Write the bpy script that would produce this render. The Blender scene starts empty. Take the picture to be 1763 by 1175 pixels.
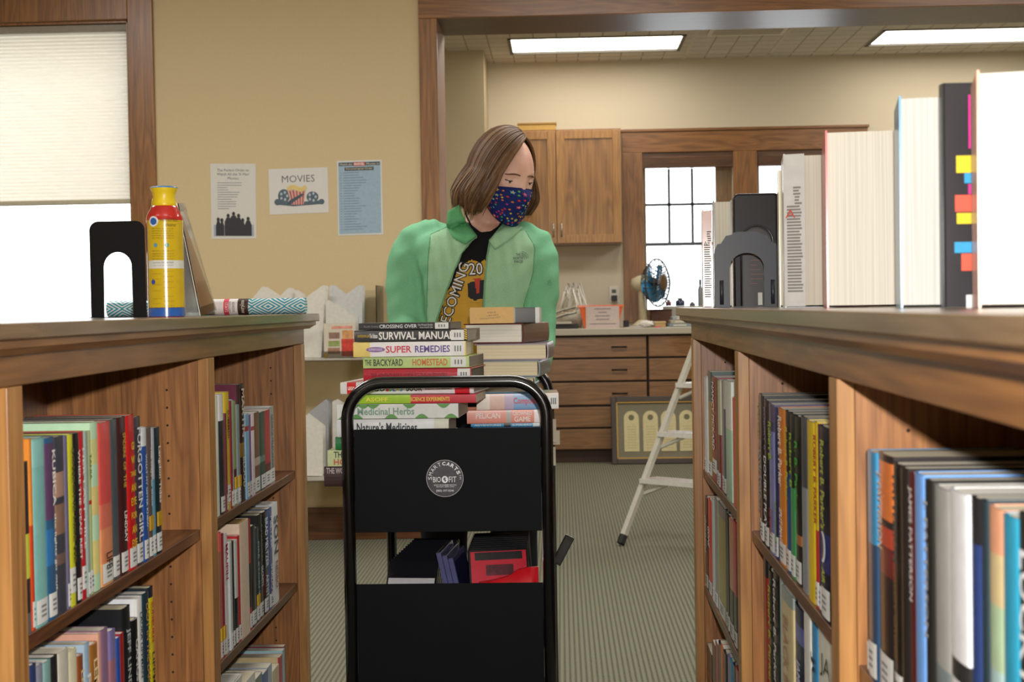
import bpy, bmesh, math, random
from mathutils import Vector, Matrix
from mathutils.bvhtree import BVHTree
random.seed(7)
SC = bpy.context.scene
COL = SC.collection
R = math.radians

# ---------------------------------------------------------------- camera
F = 2450.0; CX, CY = 881.5, 587.5; HC = 1.09
VX, VY, ROLL = 965.0, 527.0, 0.0157
_wy = Vector((VX - CX, CY - VY, -F)).normalized()
_wz = Vector((-ROLL, 1.0, 0.0)); _wz = (_wz - _wy * _wz.dot(_wy)).normalized()
_wx = _wy.cross(_wz)
ROT = Matrix((_wx, _wy, _wz))
cam_d = bpy.data.cameras.new('camera'); cam = bpy.data.objects.new('camera', cam_d); COL.objects.link(cam)
cam.matrix_world = Matrix.Translation((0, 0, HC)) @ ROT.to_4x4()
cam_d.sensor_width = 22.3; cam_d.sensor_fit = 'HORIZONTAL'; cam_d.lens = F / 1763 * 22.3
cam_d.clip_start = 0.05
cam_d.dof.use_dof = True; cam_d.dof.focus_distance = 3.1; cam_d.dof.aperture_fstop = 6.3
SC.camera = cam

# ---------------------------------------------------------------- exposure, sky, lights
SC.view_settings.view_transform = 'Standard'; SC.view_settings.look = 'None'
SC.view_settings.exposure = 0.0; SC.view_settings.gamma = 1.0; SC.view_settings.use_curve_mapping = False
wd = bpy.data.worlds.new('overcast_sky'); SC.world = wd; wd.use_nodes = True
bg = wd.node_tree.nodes['Background']; bg.inputs[0].default_value = (0.93, 0.97, 1.0, 1); bg.inputs[1].default_value = 4.2

def area(name, loc, rot, sx, sy, power, color=(1, 1, 1)):
    l = bpy.data.lights.new(name, 'AREA'); l.shape = 'RECTANGLE'; l.size = sx; l.size_y = sy
    l.energy = power; l.color = color
    o = bpy.data.objects.new(name, l); o.location = loc; o.rotation_euler = rot; COL.objects.link(o); return o
# the photographer's flash, just above the lens
fl = bpy.data.lights.new('camera_flash', 'POINT'); fl.energy = 158; fl.shadow_soft_size = 0.018; fl.color = (1.0, 0.97, 0.93)
flo = bpy.data.objects.new('camera_flash', fl); flo.location = (0.023, 0.03, 1.20); COL.objects.link(flo)
# ceiling fixtures of the reading room (above and behind the camera)
for i, (x, y, e_) in enumerate([(-2.2, 0.6, 9), (0.2, 0.6, 9), (2.6, 0.6, 9), (-2.2, 4.4, 62), (0.2, 4.4, 46), (2.6, 4.4, 50)]):
    area('ceiling_lamp', (x, y, 2.93), (0, 0, 0), 1.2, 0.6, e_ * 0.9, (1.0, 0.97, 0.93))
# added unseen fill pair brightening the work room; the visible fixtures are built below
for x in (0.3, 2.75): area('work_room_fill', (x, 8.0, 2.84), (0, 0, 0), 1.2, 0.6, 34, (1.0, 0.97, 0.91))

def ray(px, py):
    return (ROT @ Vector((px - CX, CY - py, -F)))
def P(px, py, Y):
    v = ray(px, py); v = v * (Y / v.y); return Vector((v.x, v.y, v.z + HC))
def PZ(px, py, z):
    v = ray(px, py); t = (z - HC) / v.z; return Vector((v.x * t, v.y * t, z))
def PX(px, py, X):
    v = ray(px, py); t = X / v.x; return Vector((X, v.y * t, v.z * t + HC))
ICAM = ROT.inverted()
def proj(w):
    v = ICAM @ (Vector(w) - Vector((0, 0, HC))); return (CX + F * v.x / -v.z, CY - F * v.y / -v.z)

# ---------------------------------------------------------------- materials
def lin(c):
    if isinstance(c, str):
        c = c.lstrip('#'); c = tuple(int(c[i:i + 2], 16) for i in (0, 2, 4))
    return tuple(((v / 255) / 12.92 if v / 255 <= 0.04045 else ((v / 255 + 0.055) / 1.055) ** 2.4) for v in c)
MC = {}
def new_mat(name):
    m = bpy.data.materials.new(name); m.use_nodes = True
    nt = m.node_tree; b = nt.nodes['Principled BSDF']; return m, nt, b
def mat(c, rough=0.5, coat=0.0, metal=0.0, var=0.06, scale=60, name=None, spec=0.5, bump=0.0):
    """plain colour with a faint procedural mottling"""
    key = (c, rough, coat, metal, var, scale, spec, bump)
    if key in MC: return MC[key]
    m, nt, b = new_mat(name or 'surface_' + str(c).strip('#'))
    L = lin(c)
    n = nt.nodes.new('ShaderNodeTexNoise'); n.inputs['Scale'].default_value = scale; n.inputs['Detail'].default_value = 3
    tc = nt.nodes.new('ShaderNodeTexCoord'); nt.links.new(tc.outputs['Object'], n.inputs['Vector'])
    r = nt.nodes.new('ShaderNodeValToRGB')
    r.color_ramp.elements[0].position = 0.3; r.color_ramp.elements[1].position = 0.7
    r.color_ramp.elements[0].color = (*[v * (1 - var) for v in L], 1); r.color_ramp.elements[1].color = (*[min(1, v * (1 + var)) for v in L], 1)
    nt.links.new(n.outputs['Fac'], r.inputs[0]); nt.links.new(r.outputs[0], b.inputs['Base Color'])
    b.inputs['Roughness'].default_value = rough; b.inputs['Coat Weight'].default_value = coat
    b.inputs['Coat Roughness'].default_value = 0.15; b.inputs['Metallic'].default_value = metal
    b.inputs['Specular IOR Level'].default_value = spec
    if bump:
        bp = nt.nodes.new('ShaderNodeBump'); bp.inputs['Strength'].default_value = bump; bp.inputs['Distance'].default_value = 0.002
        nt.links.new(n.outputs['Fac'], bp.inputs['Height']); nt.links.new(bp.outputs[0], b.inputs['Normal'])
    MC[key] = m; return m
def emis(c, s, name):
    m, nt, b = new_mat(name); b.inputs['Base Color'].default_value = (*lin(c), 1)
    b.inputs['Emission Color'].default_value = (*lin(c), 1); b.inputs['Emission Strength'].default_value = s; return m
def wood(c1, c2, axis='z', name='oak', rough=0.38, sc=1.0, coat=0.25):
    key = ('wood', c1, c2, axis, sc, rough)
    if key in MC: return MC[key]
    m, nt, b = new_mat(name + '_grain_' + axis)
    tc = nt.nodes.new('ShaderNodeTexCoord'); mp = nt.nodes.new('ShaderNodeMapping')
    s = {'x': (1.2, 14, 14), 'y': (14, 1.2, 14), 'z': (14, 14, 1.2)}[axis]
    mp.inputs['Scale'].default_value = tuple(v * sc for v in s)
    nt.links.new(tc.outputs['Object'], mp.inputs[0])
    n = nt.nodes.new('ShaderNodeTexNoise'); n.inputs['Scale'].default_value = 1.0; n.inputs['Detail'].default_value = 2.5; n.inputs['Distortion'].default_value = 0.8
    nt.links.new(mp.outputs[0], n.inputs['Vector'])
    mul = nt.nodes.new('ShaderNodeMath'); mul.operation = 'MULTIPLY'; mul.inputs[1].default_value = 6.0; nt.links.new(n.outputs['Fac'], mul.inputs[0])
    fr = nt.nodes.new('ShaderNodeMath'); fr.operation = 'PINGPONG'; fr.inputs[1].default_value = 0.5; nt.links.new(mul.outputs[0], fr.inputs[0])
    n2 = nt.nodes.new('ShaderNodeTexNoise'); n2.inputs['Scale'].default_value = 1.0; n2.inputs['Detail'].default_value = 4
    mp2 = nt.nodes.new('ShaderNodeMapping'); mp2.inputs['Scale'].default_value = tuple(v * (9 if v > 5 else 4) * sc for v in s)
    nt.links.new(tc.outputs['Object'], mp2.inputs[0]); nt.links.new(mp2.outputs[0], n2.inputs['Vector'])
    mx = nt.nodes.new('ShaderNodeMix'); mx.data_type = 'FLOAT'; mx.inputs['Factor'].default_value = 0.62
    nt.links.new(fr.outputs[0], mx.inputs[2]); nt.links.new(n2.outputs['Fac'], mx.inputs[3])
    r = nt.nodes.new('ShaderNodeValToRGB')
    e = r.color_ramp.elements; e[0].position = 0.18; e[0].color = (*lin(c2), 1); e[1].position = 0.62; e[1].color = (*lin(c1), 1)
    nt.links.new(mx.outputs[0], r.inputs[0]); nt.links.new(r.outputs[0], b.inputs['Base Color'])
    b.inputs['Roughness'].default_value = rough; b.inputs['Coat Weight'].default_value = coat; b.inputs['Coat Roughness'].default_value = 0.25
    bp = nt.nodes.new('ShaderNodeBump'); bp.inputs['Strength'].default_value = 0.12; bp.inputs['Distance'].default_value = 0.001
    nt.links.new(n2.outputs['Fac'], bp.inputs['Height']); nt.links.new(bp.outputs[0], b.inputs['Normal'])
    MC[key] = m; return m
OC1, OC2 = '#9c6a38', '#643f20'
def oak(axis='z'): return wood(OC1, OC2, axis, 'dark_oak')
def oakl(axis='z'): return wood('#be8a4e', '#8a5c32', axis, 'edge_oak')

# ---------------------------------------------------------------- mesh helpers
class MB:
    def __init__(s): s.bm = bmesh.new(); s.mi = 0
    def _f(s, vs):
        try:
            f = s.bm.faces.new(vs); f.material_index = s.mi; return f
        except ValueError: return None
    def box(s, x0, x1, y0, y1, z0, z1, M=None):
        if x0 > x1: x0, x1 = x1, x0
        if y0 > y1: y0, y1 = y1, y0
        if z0 > z1: z0, z1 = z1, z0
        c = [Vector((x, y, z)) for z in (z0, z1) for y in (y0, y1) for x in (x0, x1)]
        if M is not None: c = [M @ p for p in c]
        v = [s.bm.verts.new(p) for p in c]
        for q in ((0, 2, 3, 1), (4, 5, 7, 6), (0, 1, 5, 4), (2, 6, 7, 3), (0, 4, 6, 2), (1, 3, 7, 5)): s._f([v[i] for i in q])
        return s
    def prism(s, pts, a0, a1, axis='y', M=None):
        """extrude 2-D polygon along an axis: axis y -> pts are (x,z); x -> (y,z); z -> (x,y)"""
        def mk(p, a):
            q = {'y': (p[0], a, p[1]), 'x': (a, p[0], p[1]), 'z': (p[0], p[1], a)}[axis]; q = Vector(q)
            return M @ q if M is not None else q
        A = [s.bm.verts.new(mk(p, a0)) for p in pts]; B = [s.bm.verts.new(mk(p, a1)) for p in pts]
        n = len(pts)
        for i in range(n): s._f([A[i], A[(i + 1) % n], B[(i + 1) % n], B[i]])
        s._f(A[::-1]); s._f(B); return s
    def rings(s, rings, close=True, caps=True):
        V = [[s.bm.verts.new(p) for p in r] for r in rings]
        n = len(V[0])
        for a, b in zip(V, V[1:]):
            for i in range(n if close else n - 1): s._f([a[i], a[(i + 1) % n], b[(i + 1) % n], b[i]])
        if caps and close: s._f(V[0][::-1]); s._f(V[-1])
        return V
    def tube(s, pts, r, n=10, rs=None, flat=1.0, up=None, caps=True):
        pts = [Vector(p) for p in pts]; rings = []
        prev = None
        for i, p in enumerate(pts):
            t = (pts[min(i + 1, len(pts) - 1)] - pts[max(i - 1, 0)]).normalized()
            if prev is None:
                a = Vector(up) if up is not None else (Vector((0, 0, 1)) if abs(t.z) < 0.9 else Vector((1, 0, 0)))
            else: a = prev
            u = (a - t * a.dot(t)).normalized(); w = t.cross(u); prev = u
            rr = rs[i] if rs else r
            rings.append([p + u * (rr * flat * math.cos(2 * math.pi * k / n)) + w * (rr * math.sin(2 * math.pi * k / n)) for k in range(n)])
        s.rings(rings, caps=caps); return s
    def lathe(s, prof, n=24, c=(0, 0, 0), M=None):
        """prof: (r,z) list round the z axis"""
        rings = []
        for r_, z in prof:
            ring = [Vector((c[0] + r_ * math.cos(2 * math.pi * k / n), c[1] + r_ * math.sin(2 * math.pi * k / n), c[2] + z)) for k in range(n)]
            if M is not None: ring = [M @ p for p in ring]
            rings.append(ring)
        s.rings(rings); return s
    def ball(s, c, r, seg=12, sc=(1, 1, 1), M=None):
        rings = []
        for i in range(1, seg):
            a = math.pi * i / seg
            ring = [Vector((c[0] + sc[0] * r * math.sin(a) * math.cos(2 * math.pi * k / (2 * seg)), c[1] + sc[1] * r * math.sin(a) * math.sin(2 * math.pi * k / (2 * seg)), c[2] - sc[2] * r * math.cos(a))) for k in range(2 * seg)]
            if M is not None: ring = [M @ p for p in ring]
            rings.append(ring)
        s.rings(rings); return s
    def quad(s, a, b, c, d):
        v = [s.bm.verts.new(Vector(p)) for p in (a, b, c, d)]; s._f(v); return s
    def poly(s, pts):
        v = [s.bm.verts.new(Vector(p)) for p in pts]; s._f(v); return s
    def build(s, name, m, parent=None, smooth=False, bevel=0, off=None, norm=True, seg=2):
        if norm: bmesh.ops.recalc_face_normals(s.bm, faces=s.bm.faces)
        me = bpy.data.meshes.new(name)
        if off is not None: bmesh.ops.translate(s.bm, verts=s.bm.verts, vec=-Vector(off))
        s.bm.to_mesh(me); s.bm.free()
        return link(name, me, m, parent, smooth, bevel, seg)
def link(name, me, m, parent=None, smooth=False, bevel=0, seg=2):
    ms = m if isinstance(m, (list, tuple)) else [m]
    if not me.materials:
        for q in ms: me.materials.append(q)
    if smooth:
        for p in me.polygons: p.use_smooth = True
    o = bpy.data.objects.new(name, me); COL.objects.link(o)
    if parent is not None: o.parent = parent
    if bevel:
        b = o.modifiers.new('bevel', 'BEVEL'); b.width = bevel; b.segments = seg; b.limit_method = 'ANGLE'; b.angle_limit = R(40)
        if smooth is None or smooth: pass
    return o
def empty(name, loc=(0, 0, 0), rot=(0, 0, 0)):
    o = bpy.data.objects.new(name, None); COL.objects.link(o); o.location = loc; o.rotation_euler = rot; o.empty_display_size = 0.05; return o
def tag(o, label=None, cat=None, group=None, kind=None):
    if label: o['label'] = label
    if cat: o['category'] = cat
    if group: o['group'] = group
    if kind: o['kind'] = kind
    return o
def struct(name, mb, m, **k):
    o = mb.build(name, m, **k); o['kind'] = 'structure'; return o
TXT = {}
def text_mesh(body, bold=0.0):
    key = (body, bold)
    if key in TXT: return TXT[key]
    cu = bpy.data.curves.new('lettering', 'FONT'); cu.body = body; cu.resolution_u = 2; cu.offset = bold
    cu.align_x = 'LEFT'; cu.space_line = 0.85
    ob = bpy.data.objects.new('lettering', cu)
    COL.objects.link(ob); dg = bpy.context.evaluated_depsgraph_get(); dg.update()
    me = bpy.data.meshes.new_from_object(ob.evaluated_get(dg), depsgraph=dg)
    bpy.data.objects.remove(ob); bpy.data.curves.remove(cu)
    if not me.vertices: TXT[key] = ([], []); return TXT[key]
    vs = [v.co.copy() for v in me.vertices]; fs = [tuple(p.vertices) for p in me.polygons]
    x0 = min(v.x for v in vs); x1 = max(v.x for v in vs); y0 = min(v.y for v in vs); y1 = max(v.y for v in vs)
    vs = [Vector(((v.x - (x0 + x1) / 2) / (x1 - x0), (v.y - (y0 + y1) / 2) / (y1 - y0), 0)) for v in vs]
    TXT[key] = (vs, fs, (x1 - x0) / (y1 - y0)); bpy.data.meshes.remove(me); return TXT[key]
def text(body, M, L, H, m, parent, name='title_lettering', bold=0.0, fn=None, keep=False):
    """lettering L long and H high, centred on M (x = reading direction, y = up)"""
    t = text_mesh(body, bold)
    if not t[0]: return None
    if keep:
        if L / H > t[2]: L = H * t[2]
        else: H = L / t[2]
    vs = [M @ Vector((v.x * L, v.y * H, 0)) for v in t[0]]
    if fn: vs = [fn(v) for v in vs]
    me = bpy.data.meshes.new(name); me.from_pydata(vs, [], t[1])
    return link(name, me, m, parent)
def frame(o, x, y):
    """matrix with origin o, x axis, y axis"""
    x = Vector(x).normalized(); y = Vector(y).normalized(); z = x.cross(y)
    return Matrix(((x.x, y.x, z.x, o[0]), (x.y, y.y, z.y, o[1]), (x.z, y.z, z.z, o[2]), (0, 0, 0, 1)))

# ---------------------------------------------------------------- the rooms
def wallmat(name, c):
    m, nt, b = new_mat(name)
    n = nt.nodes.new('ShaderNodeTexNoise'); n.inputs['Scale'].default_value = 90; n.inputs['Detail'].default_value = 4
    tc = nt.nodes.new('ShaderNodeTexCoord'); nt.links.new(tc.outputs['Object'], n.inputs['Vector'])
    r = nt.nodes.new('ShaderNodeValToRGB'); L = lin(c)
    r.color_ramp.elements[0].color = (*[v * 0.95 for v in L], 1); r.color_ramp.elements[1].color = (*[v * 1.04 for v in L], 1)
    nt.links.new(n.outputs['Fac'], r.inputs[0]); nt.links.new(r.outputs[0], b.inputs['Base Color'])
    bp = nt.nodes.new('ShaderNodeBump'); bp.inputs['Strength'].default_value = 0.08; bp.inputs['Distance'].default_value = 0.001
    nt.links.new(n.outputs['Fac'], bp.inputs['Height']); nt.links.new(bp.outputs[0], b.inputs['Normal'])
    b.inputs['Roughness'].default_value = 0.75; return m
M_WALL = wallmat('beige_wall_paint', '#ccb78e'); M_WALL2 = wallmat('cream_wall_paint', '#d2c8b2'); M_WALL3 = wallmat('grey_beige_wall_paint', '#b8a98b')
YW, YB = 6.70, 10.40        # front face of the opening wall, back wall of the work room
WT = 0.41
CE2 = 2.865
def carpet():
    m, nt, b = new_mat('ribbed_green_grey_carpet')
    tc = nt.nodes.new('ShaderNodeTexCoord'); sx = nt.nodes.new('ShaderNodeSeparateXYZ'); nt.links.new(tc.outputs['Object'], sx.inputs[0])
    def wave(out, freq):
        a = nt.nodes.new('ShaderNodeMath'); a.operation = 'MULTIPLY'; a.inputs[1].default_value = freq * 2 * math.pi; nt.links.new(out, a.inputs[0])
        c = nt.nodes.new('ShaderNodeMath'); c.operation = 'SINE'; nt.links.new(a.outputs[0], c.inputs[0]); return c.outputs[0]
    w1 = wave(sx.outputs['X'], 1 / 0.016); w2 = wave(sx.outputs['Y'], 1 / 0.013)
    mu = nt.nodes.new('ShaderNodeMath'); mu.operation = 'MULTIPLY_ADD'; mu.inputs[1].default_value = 0.9; nt.links.new(w2, mu.inputs[0]); nt.links.new(w1, mu.inputs[2])
    n = nt.nodes.new('ShaderNodeTexNoise'); n.inputs['Scale'].default_value = 160; nt.links.new(tc.outputs['Object'], n.inputs['Vector'])
    ad = nt.nodes.new('ShaderNodeMath'); ad.operation = 'MULTIPLY_ADD'; ad.inputs[1].default_value = 1.2; nt.links.new(n.outputs['Fac'], ad.inputs[0]); nt.links.new(mu.outputs[0], ad.inputs[2])
    mr = nt.nodes.new('ShaderNodeMapRange'); mr.inputs[1].default_value = -0.9; mr.inputs[2].default_value = 0.9; nt.links.new(ad.outputs[0], mr.inputs[0])
    r = nt.nodes.new('ShaderNodeValToRGB'); e = r.color_ramp.elements
    e[0].position = 0.05; e[0].color = (*lin('#34362e'), 1); e[1].position = 0.70; e[1].color = (*lin('#757462'), 1)
    nt.links.new(mr.outputs[0], r.inputs[0]); nt.links.new(r.outputs[0], b.inputs['Base Color'])
    bp = nt.nodes.new('ShaderNodeBump'); bp.inputs['Strength'].default_value = 0.5; bp.inputs['Distance'].default_value = 0.004
    nt.links.new(mr.outputs[0], bp.inputs['Height']); nt.links.new(bp.outputs[0], b.inputs['Normal'])
    b.inputs['Roughness'].default_value = 0.95; b.inputs['Specular IOR Level'].default_value = 0.15; return m
struct('floor', MB().box(-4.7, 4.7, -3.0, 11.0, -0.1, 0), carpet())
XJ = P(757, 300, YW).x       # left edge of the clear opening
ZH = P(880, 30, YW).z        # underside of the opening's head
XO = 4.3
# window in the opening wall (left)
WXR = P(225, 200, YW).x; WXL = WXR - 1.35; WZT = P(200, 35, YW).z; WZB = 0.86
mb = MB()
mb.box(-4.7, WXL, YW, YW + WT, 0, 3.0).box(WXR, XJ - 0.02, YW, YW + WT, 0, 3.0)
mb.box(WXL, WXR, YW, YW + WT, WZT, 3.0).box(WXL, WXR, YW, YW + WT, 0, WZB)
mb.box(XJ - 0.02, XO, YW, YW + WT, ZH + 0.02, 3.0).box(XO, 4.7, YW, YW + WT, 0, 3.0)
struct('wall_front', mb, M_WALL)
struct('wall_left', MB().box(-4.8, -4.7, -3.0, YW + WT, 0, 3.0), M_WALL)
struct('wall_right', MB().box(4.7, 4.8, -3.0, YB + 0.16, 0, 3.0), M_WALL)
struct('wall_behind', MB().box(-4.7, 4.7, -3.1, -3.0, 0, 3.0), M_WALL)
struct('ceiling', MB().box(-4.7, 4.7, -3.0, YW, 3.0, 3.1), mat('#d8d2c4', 0.9))
# work room
def tilemat():
    m, nt, b = new_mat('scored_ceiling_tile')
    tc = nt.nodes.new('ShaderNodeTexCoord')
    br = nt.nodes.new('ShaderNodeTexBrick'); br.offset = 0.0; br.inputs['Scale'].default_value = 1.0
    br.inputs['Brick Width'].default_value = 0.1524; br.inputs['Row Height'].default_value = 0.1524; br.inputs['Mortar Size'].default_value = 0.006; br.inputs['Mortar Smooth'].default_value = 0.3
    br.inputs['Color1'].default_value = (*lin('#dedbd2'), 1); br.inputs['Color2'].default_value = (*lin('#d6d1c7'), 1); br.inputs['Mortar'].default_value = (*lin('#aaa397'), 1)
    n = nt.nodes.new('ShaderNodeTexNoise'); n.inputs['Scale'].default_value = 70; nt.links.new(tc.outputs['Object'], n.inputs['Vector'])
    nt.links.new(tc.outputs['Object'], br.inputs['Vector'])
    mx = nt.nodes.new('ShaderNodeMix'); mx.data_type = 'RGBA'; mx.blend_type = 'MULTIPLY'; mx.inputs[0].default_value = 0.25
    nt.links.new(br.outputs['Color'], mx.inputs[6]); nt.links.new(n.outputs['Fac'], mx.inputs[7]); nt.links.new(mx.outputs[2], b.inputs['Base Color'])
    b.inputs['Roughness'].default_value = 0.9; return m
hx = [(-0.325, 0.86), (2.145, 3.345)]; ya, yb = 9.46, 10.04
mb = MB(); mb.box(-1.6, 4.7, YW + WT, ya, CE2, CE2 + 0.1).box(-1.6, 4.7, yb, YB + 0.1, CE2, CE2 + 0.1)
mb.box(-1.6, hx[0][0], ya, yb, CE2, CE2 + 0.1).box(hx[0][1], hx[1][0], ya, yb, CE2, CE2 + 0.1).box(hx[1][1], 4.7, ya, yb, CE2, CE2 + 0.1)
struct('ceiling_work_room', mb, tilemat())
# T-bar grid
mb = MB()
for k in range(-3, 8):
    x = -0.28 + 0.6 * k
    if -1.6 < x < 4.6 and not any(a - .05 < x < b + .05 for a, b in hx): mb.box(x - 0.012, x + 0.012, YW + WT, YB, CE2 - 0.003, CE2)
for k in range(0, 6):
    y = 7.25 + 0.6 * k
    if y < YB and not ya - 0.05 < y < yb + 0.05: mb.box(-1.6, 4.7, y - 0.012, y + 0.012, CE2 - 0.003, CE2)
struct('trim_ceiling_grid', mb, mat('#cfc9bb', 0.6))
YC = 9.86; XC = P(835, 250, YC).x
struct('wall_side', MB().box(-1.6, XC, YC, YB, 0, CE2).box(-1.6, -1.5, YW + WT, YC, 0, CE2), M_WALL3)
# back wall with window openings
YBF = 9.83                                   # fronts of the base cabinets
bw0 = P(1106, 300, YB).x; bw1 = P(1262, 300, YB).x; bw2 = P(1303, 300, YB).x; bw3 = bw2 + (bw1 - bw0)
bzt = P(1180, 262, YB).z; bzb = P(1180, 532, YB).z
mb = MB(); mb.box(XC, bw0, YB, YB + 0.16, 0, CE2).box(bw3, 4.7, YB, YB + 0.16, 0, CE2)
mb.box(bw0, bw3, YB, YB + 0.16, bzt, CE2).box(bw0, bw3, YB, YB + 0.16, 0, bzb).box(bw1, bw2, YB, YB + 0.16, bzb, bzt)
struct('wall_back', mb, M_WALL2)
# casings of the big opening
mb = MB()
xo = P(724, 200, YW).x
mb.box(xo, XJ, YW - 0.022, YW, 0, ZH + 0.0)
struct('trim_1', mb, oak('z'), bevel=0.003)
mb = MB().box(xo, XO, YW - 0.022, YW, ZH, ZH + 0.125)
struct('trim_2', mb, oak('x'), bevel=0.003)
mb = MB(); mb.box(XJ - 0.02, XJ, YW, YW + WT, 0, ZH); struct('trim_3', mb, wood(OC1, OC2, 'z', 'reveal_oak', rough=0.62, coat=0.0))
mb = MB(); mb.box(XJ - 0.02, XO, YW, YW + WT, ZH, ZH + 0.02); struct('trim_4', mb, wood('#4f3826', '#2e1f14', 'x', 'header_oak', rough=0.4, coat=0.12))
mb = MB(); mb.box(-4.7, xo, YW - 0.018, YW, 0, 0.153); struct('baseboard_front', mb, wood('#74492a', '#452a15', 'x', 'baseboard_oak'), bevel=0.003)
# left window: casing, frame, sash, pane, blind
xw = P(268, 200, YW).x; cw = xw - WXR
def picture_frame(x0, x1, z0, z1, w, y0, y1):
    mb = MB(); mb.box(x0 - w, x0, y0, y1, z0 - w, z1 + w).box(x1, x1 + w, y0, y1, z0 - w, z1 + w).box(x0, x1, y0, y1, z1, z1 + w).box(x0, x1, y0, y1, z0 - w, z0); return mb
def glass():
    m, nt, b = new_mat('window_glass'); out = nt.nodes['Material Output']
    tr = nt.nodes.new('ShaderNodeBsdfTransparent'); gl = nt.nodes.new('ShaderNodeBsdfGlossy'); gl.inputs['Roughness'].default_value = 0.02
    fr = nt.nodes.new('ShaderNodeFresnel'); fr.inputs[0].default_value = 1.45; mx = nt.nodes.new('ShaderNodeMixShader')
    nt.links.new(fr.outputs[0], mx.inputs[0]); nt.links.new(tr.outputs[0], mx.inputs[1]); nt.links.new(gl.outputs[0], mx.inputs[2]); nt.links.new(mx.outputs[0], out.inputs[0]); return m
M_GLASS = glass()
w1 = empty('window_1', (WXL, YW, WZB)); w1['kind'] = 'structure'
OFF = (WXL, YW, WZB)
picture_frame(WXL, WXR, WZB, WZT, cw, YW - 0.022, YW).build('casing', oak('z'), w1, off=OFF, bevel=0.003)
mb = MB().box(WXR - 0.012, WXR, YW, YW + 0.2, WZB, WZT).box(WXL, WXL + 0.012, YW, YW + 0.2, WZB, WZT).box(WXL, WXR, YW, YW + 0.2, WZT - 0.012, WZT); mb.build('jamb', oak('z'), w1, off=OFF)
picture_frame(WXL + 0.035, WXR - 0.035, WZB + 0.035, WZT - 0.035, 0.035, YW + 0.14, YW + 0.18).build('sash', mat('#2b2a26', 0.4), w1, off=OFF)
MB().box(WXL + 0.035, WXR - 0.035, YW + 0.158, YW + 0.162, WZB + 0.035, WZT - 0.035).build('pane', M_GLASS, w1, off=OFF)
# cellular blind
zb = P(120, 353, YW + 0.05).z
def blindmat():
    m, nt, b = new_mat('pleated_shade_cloth'); out = nt.nodes['Material Output']
    b.inputs['Base Color'].default_value = (*lin('#e6dfca'), 1); b.inputs['Roughness'].default_value = 0.9
    tl = nt.nodes.new('ShaderNodeBsdfTranslucent'); tl.inputs[0].default_value = (*lin('#fdf8ec'), 1)
    n = nt.nodes.new('ShaderNodeTexNoise'); n.inputs['Scale'].default_value = 3
    mx = nt.nodes.new('ShaderNodeMixShader'); mx.inputs[0].default_value = 0.72
    nt.links.new(b.outputs[0], mx.inputs[1]); nt.links.new(tl.outputs[0], mx.inputs[2]); nt.links.new(mx.outputs[0], out.inputs[0]); return m
bl = empty('cellular_blind', (WXL, YW + 0.05, zb)); tag(bl, 'cream pleated shade pulled halfway down the tall window', 'blind')
BO = (WXL, YW + 0.05, zb)
mb = MB(); n = 46; zt = WZT - 0.045; pts = []
for i in range(n * 2 + 1):
    z = zb + 0.02 + (zt - zb - 0.02) * i / (2 * n); y = YW + 0.05 + (0.006 if i % 2 else -0.004)
    pts.append((y, z))
A = [mb.bm.verts.new((WXL + 0.02, y, z)) for y, z in pts]; B = [mb.bm.verts.new((WXR - 0.018, y, z)) for y, z in pts]
for i in range(2 * n): mb._f([A[i], A[i + 1], B[i + 1], B[i]])
mb.build('pleated_cloth', blindmat(), bl, off=BO)
MB().box(WXL + 0.02, WXR - 0.018, YW + 0.035, YW + 0.065, zb, zb + 0.022).build('bottom_rail', mat('#b9b199', 0.5), bl, off=BO, bevel=0.004)
MB().box(WXL + 0.015, WXR - 0.014, YW + 0.02, YW + 0.08, zt, WZT - 0.012).build('headrail', mat('#8f8779', 0.5), bl, off=BO, bevel=0.004)
# work room windows
def muntin_window(idx, x0, x1):
    w = empty('window_%d' % idx, (x0, YB, bzb)); w['kind'] = 'structure'; OF = (x0, YB, bzb)
    fr = oak('z')
    zt1 = P(1180, 290, YB + 0.06).z; zm = P(1180, 420, YB + 0.06).z
    mb = MB().box(x0, x1, YB, YB + 0.05, zt1, bzt)                        # wood blind stack under the head
    for k in range(7): mb.box(x0 + 0.01, x1 - 0.01, YB - 0.012, YB + 0.0, zt1 + 0.004 + k * 0.011, zt1 + 0.011 + k * 0.011)
    mb.build('raised_slats', wood('#7a5436', '#4a2f1c', 'x', 'slat_oak'), w, off=OF)
    mb = MB(); jx0 = P(1112, 350, YB + 0.08).x - bw0 + x0; jx1 = P(1232, 350, YB + 0.08).x - bw0 + x0
    y0, y1 = YB + 0.07, YB + 0.10
    mb.box(x0, jx0, y0, y1, bzb, zt1 + 0.01).box(jx1, x1, y0, y1, bzb, zt1 + 0.01)
    mb.build('sash_frame', wood('#8d7150', '#6b5238', 'z', 'sash_oak'), w, off=OF)
    mb = MB().box(jx0, jx1, y0 - 0.01, y1, zm - 0.012, zm + 0.012)
    for t in (1 / 3, 2 / 3): xx = jx0 + (jx1 - jx0) * t; mb.box(xx - 0.009, xx + 0.009, y0, y1, zm, zt1)
    zz = P(1180, 352, YB + 0.08).z; mb.box(jx0, jx1, y0, y1, zz - 0.009, zz + 0.009)
    mb.build('muntin_grid', mat('#4a5058', 0.5), w, off=OF)
    MB().box(jx0, jx1, YB + 0.083, YB + 0.087, bzb, zt1).build('pane', M_GLASS, w, off=OF)
muntin_window(2, bw0, bw1); muntin_window(3, bw2, bw3)
zc = P(1250, 225, YB).z; xl = P(1071, 300, YB).x
mb = MB().box(xl, bw0, YB - 0.025, YB, 0.96, bzt).box(bw1, bw2, YB - 0.025, YB, 0.96, bzt).box(bw3, bw3 + 0.14, YB - 0.025, YB, 0.96, bzt)
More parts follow.
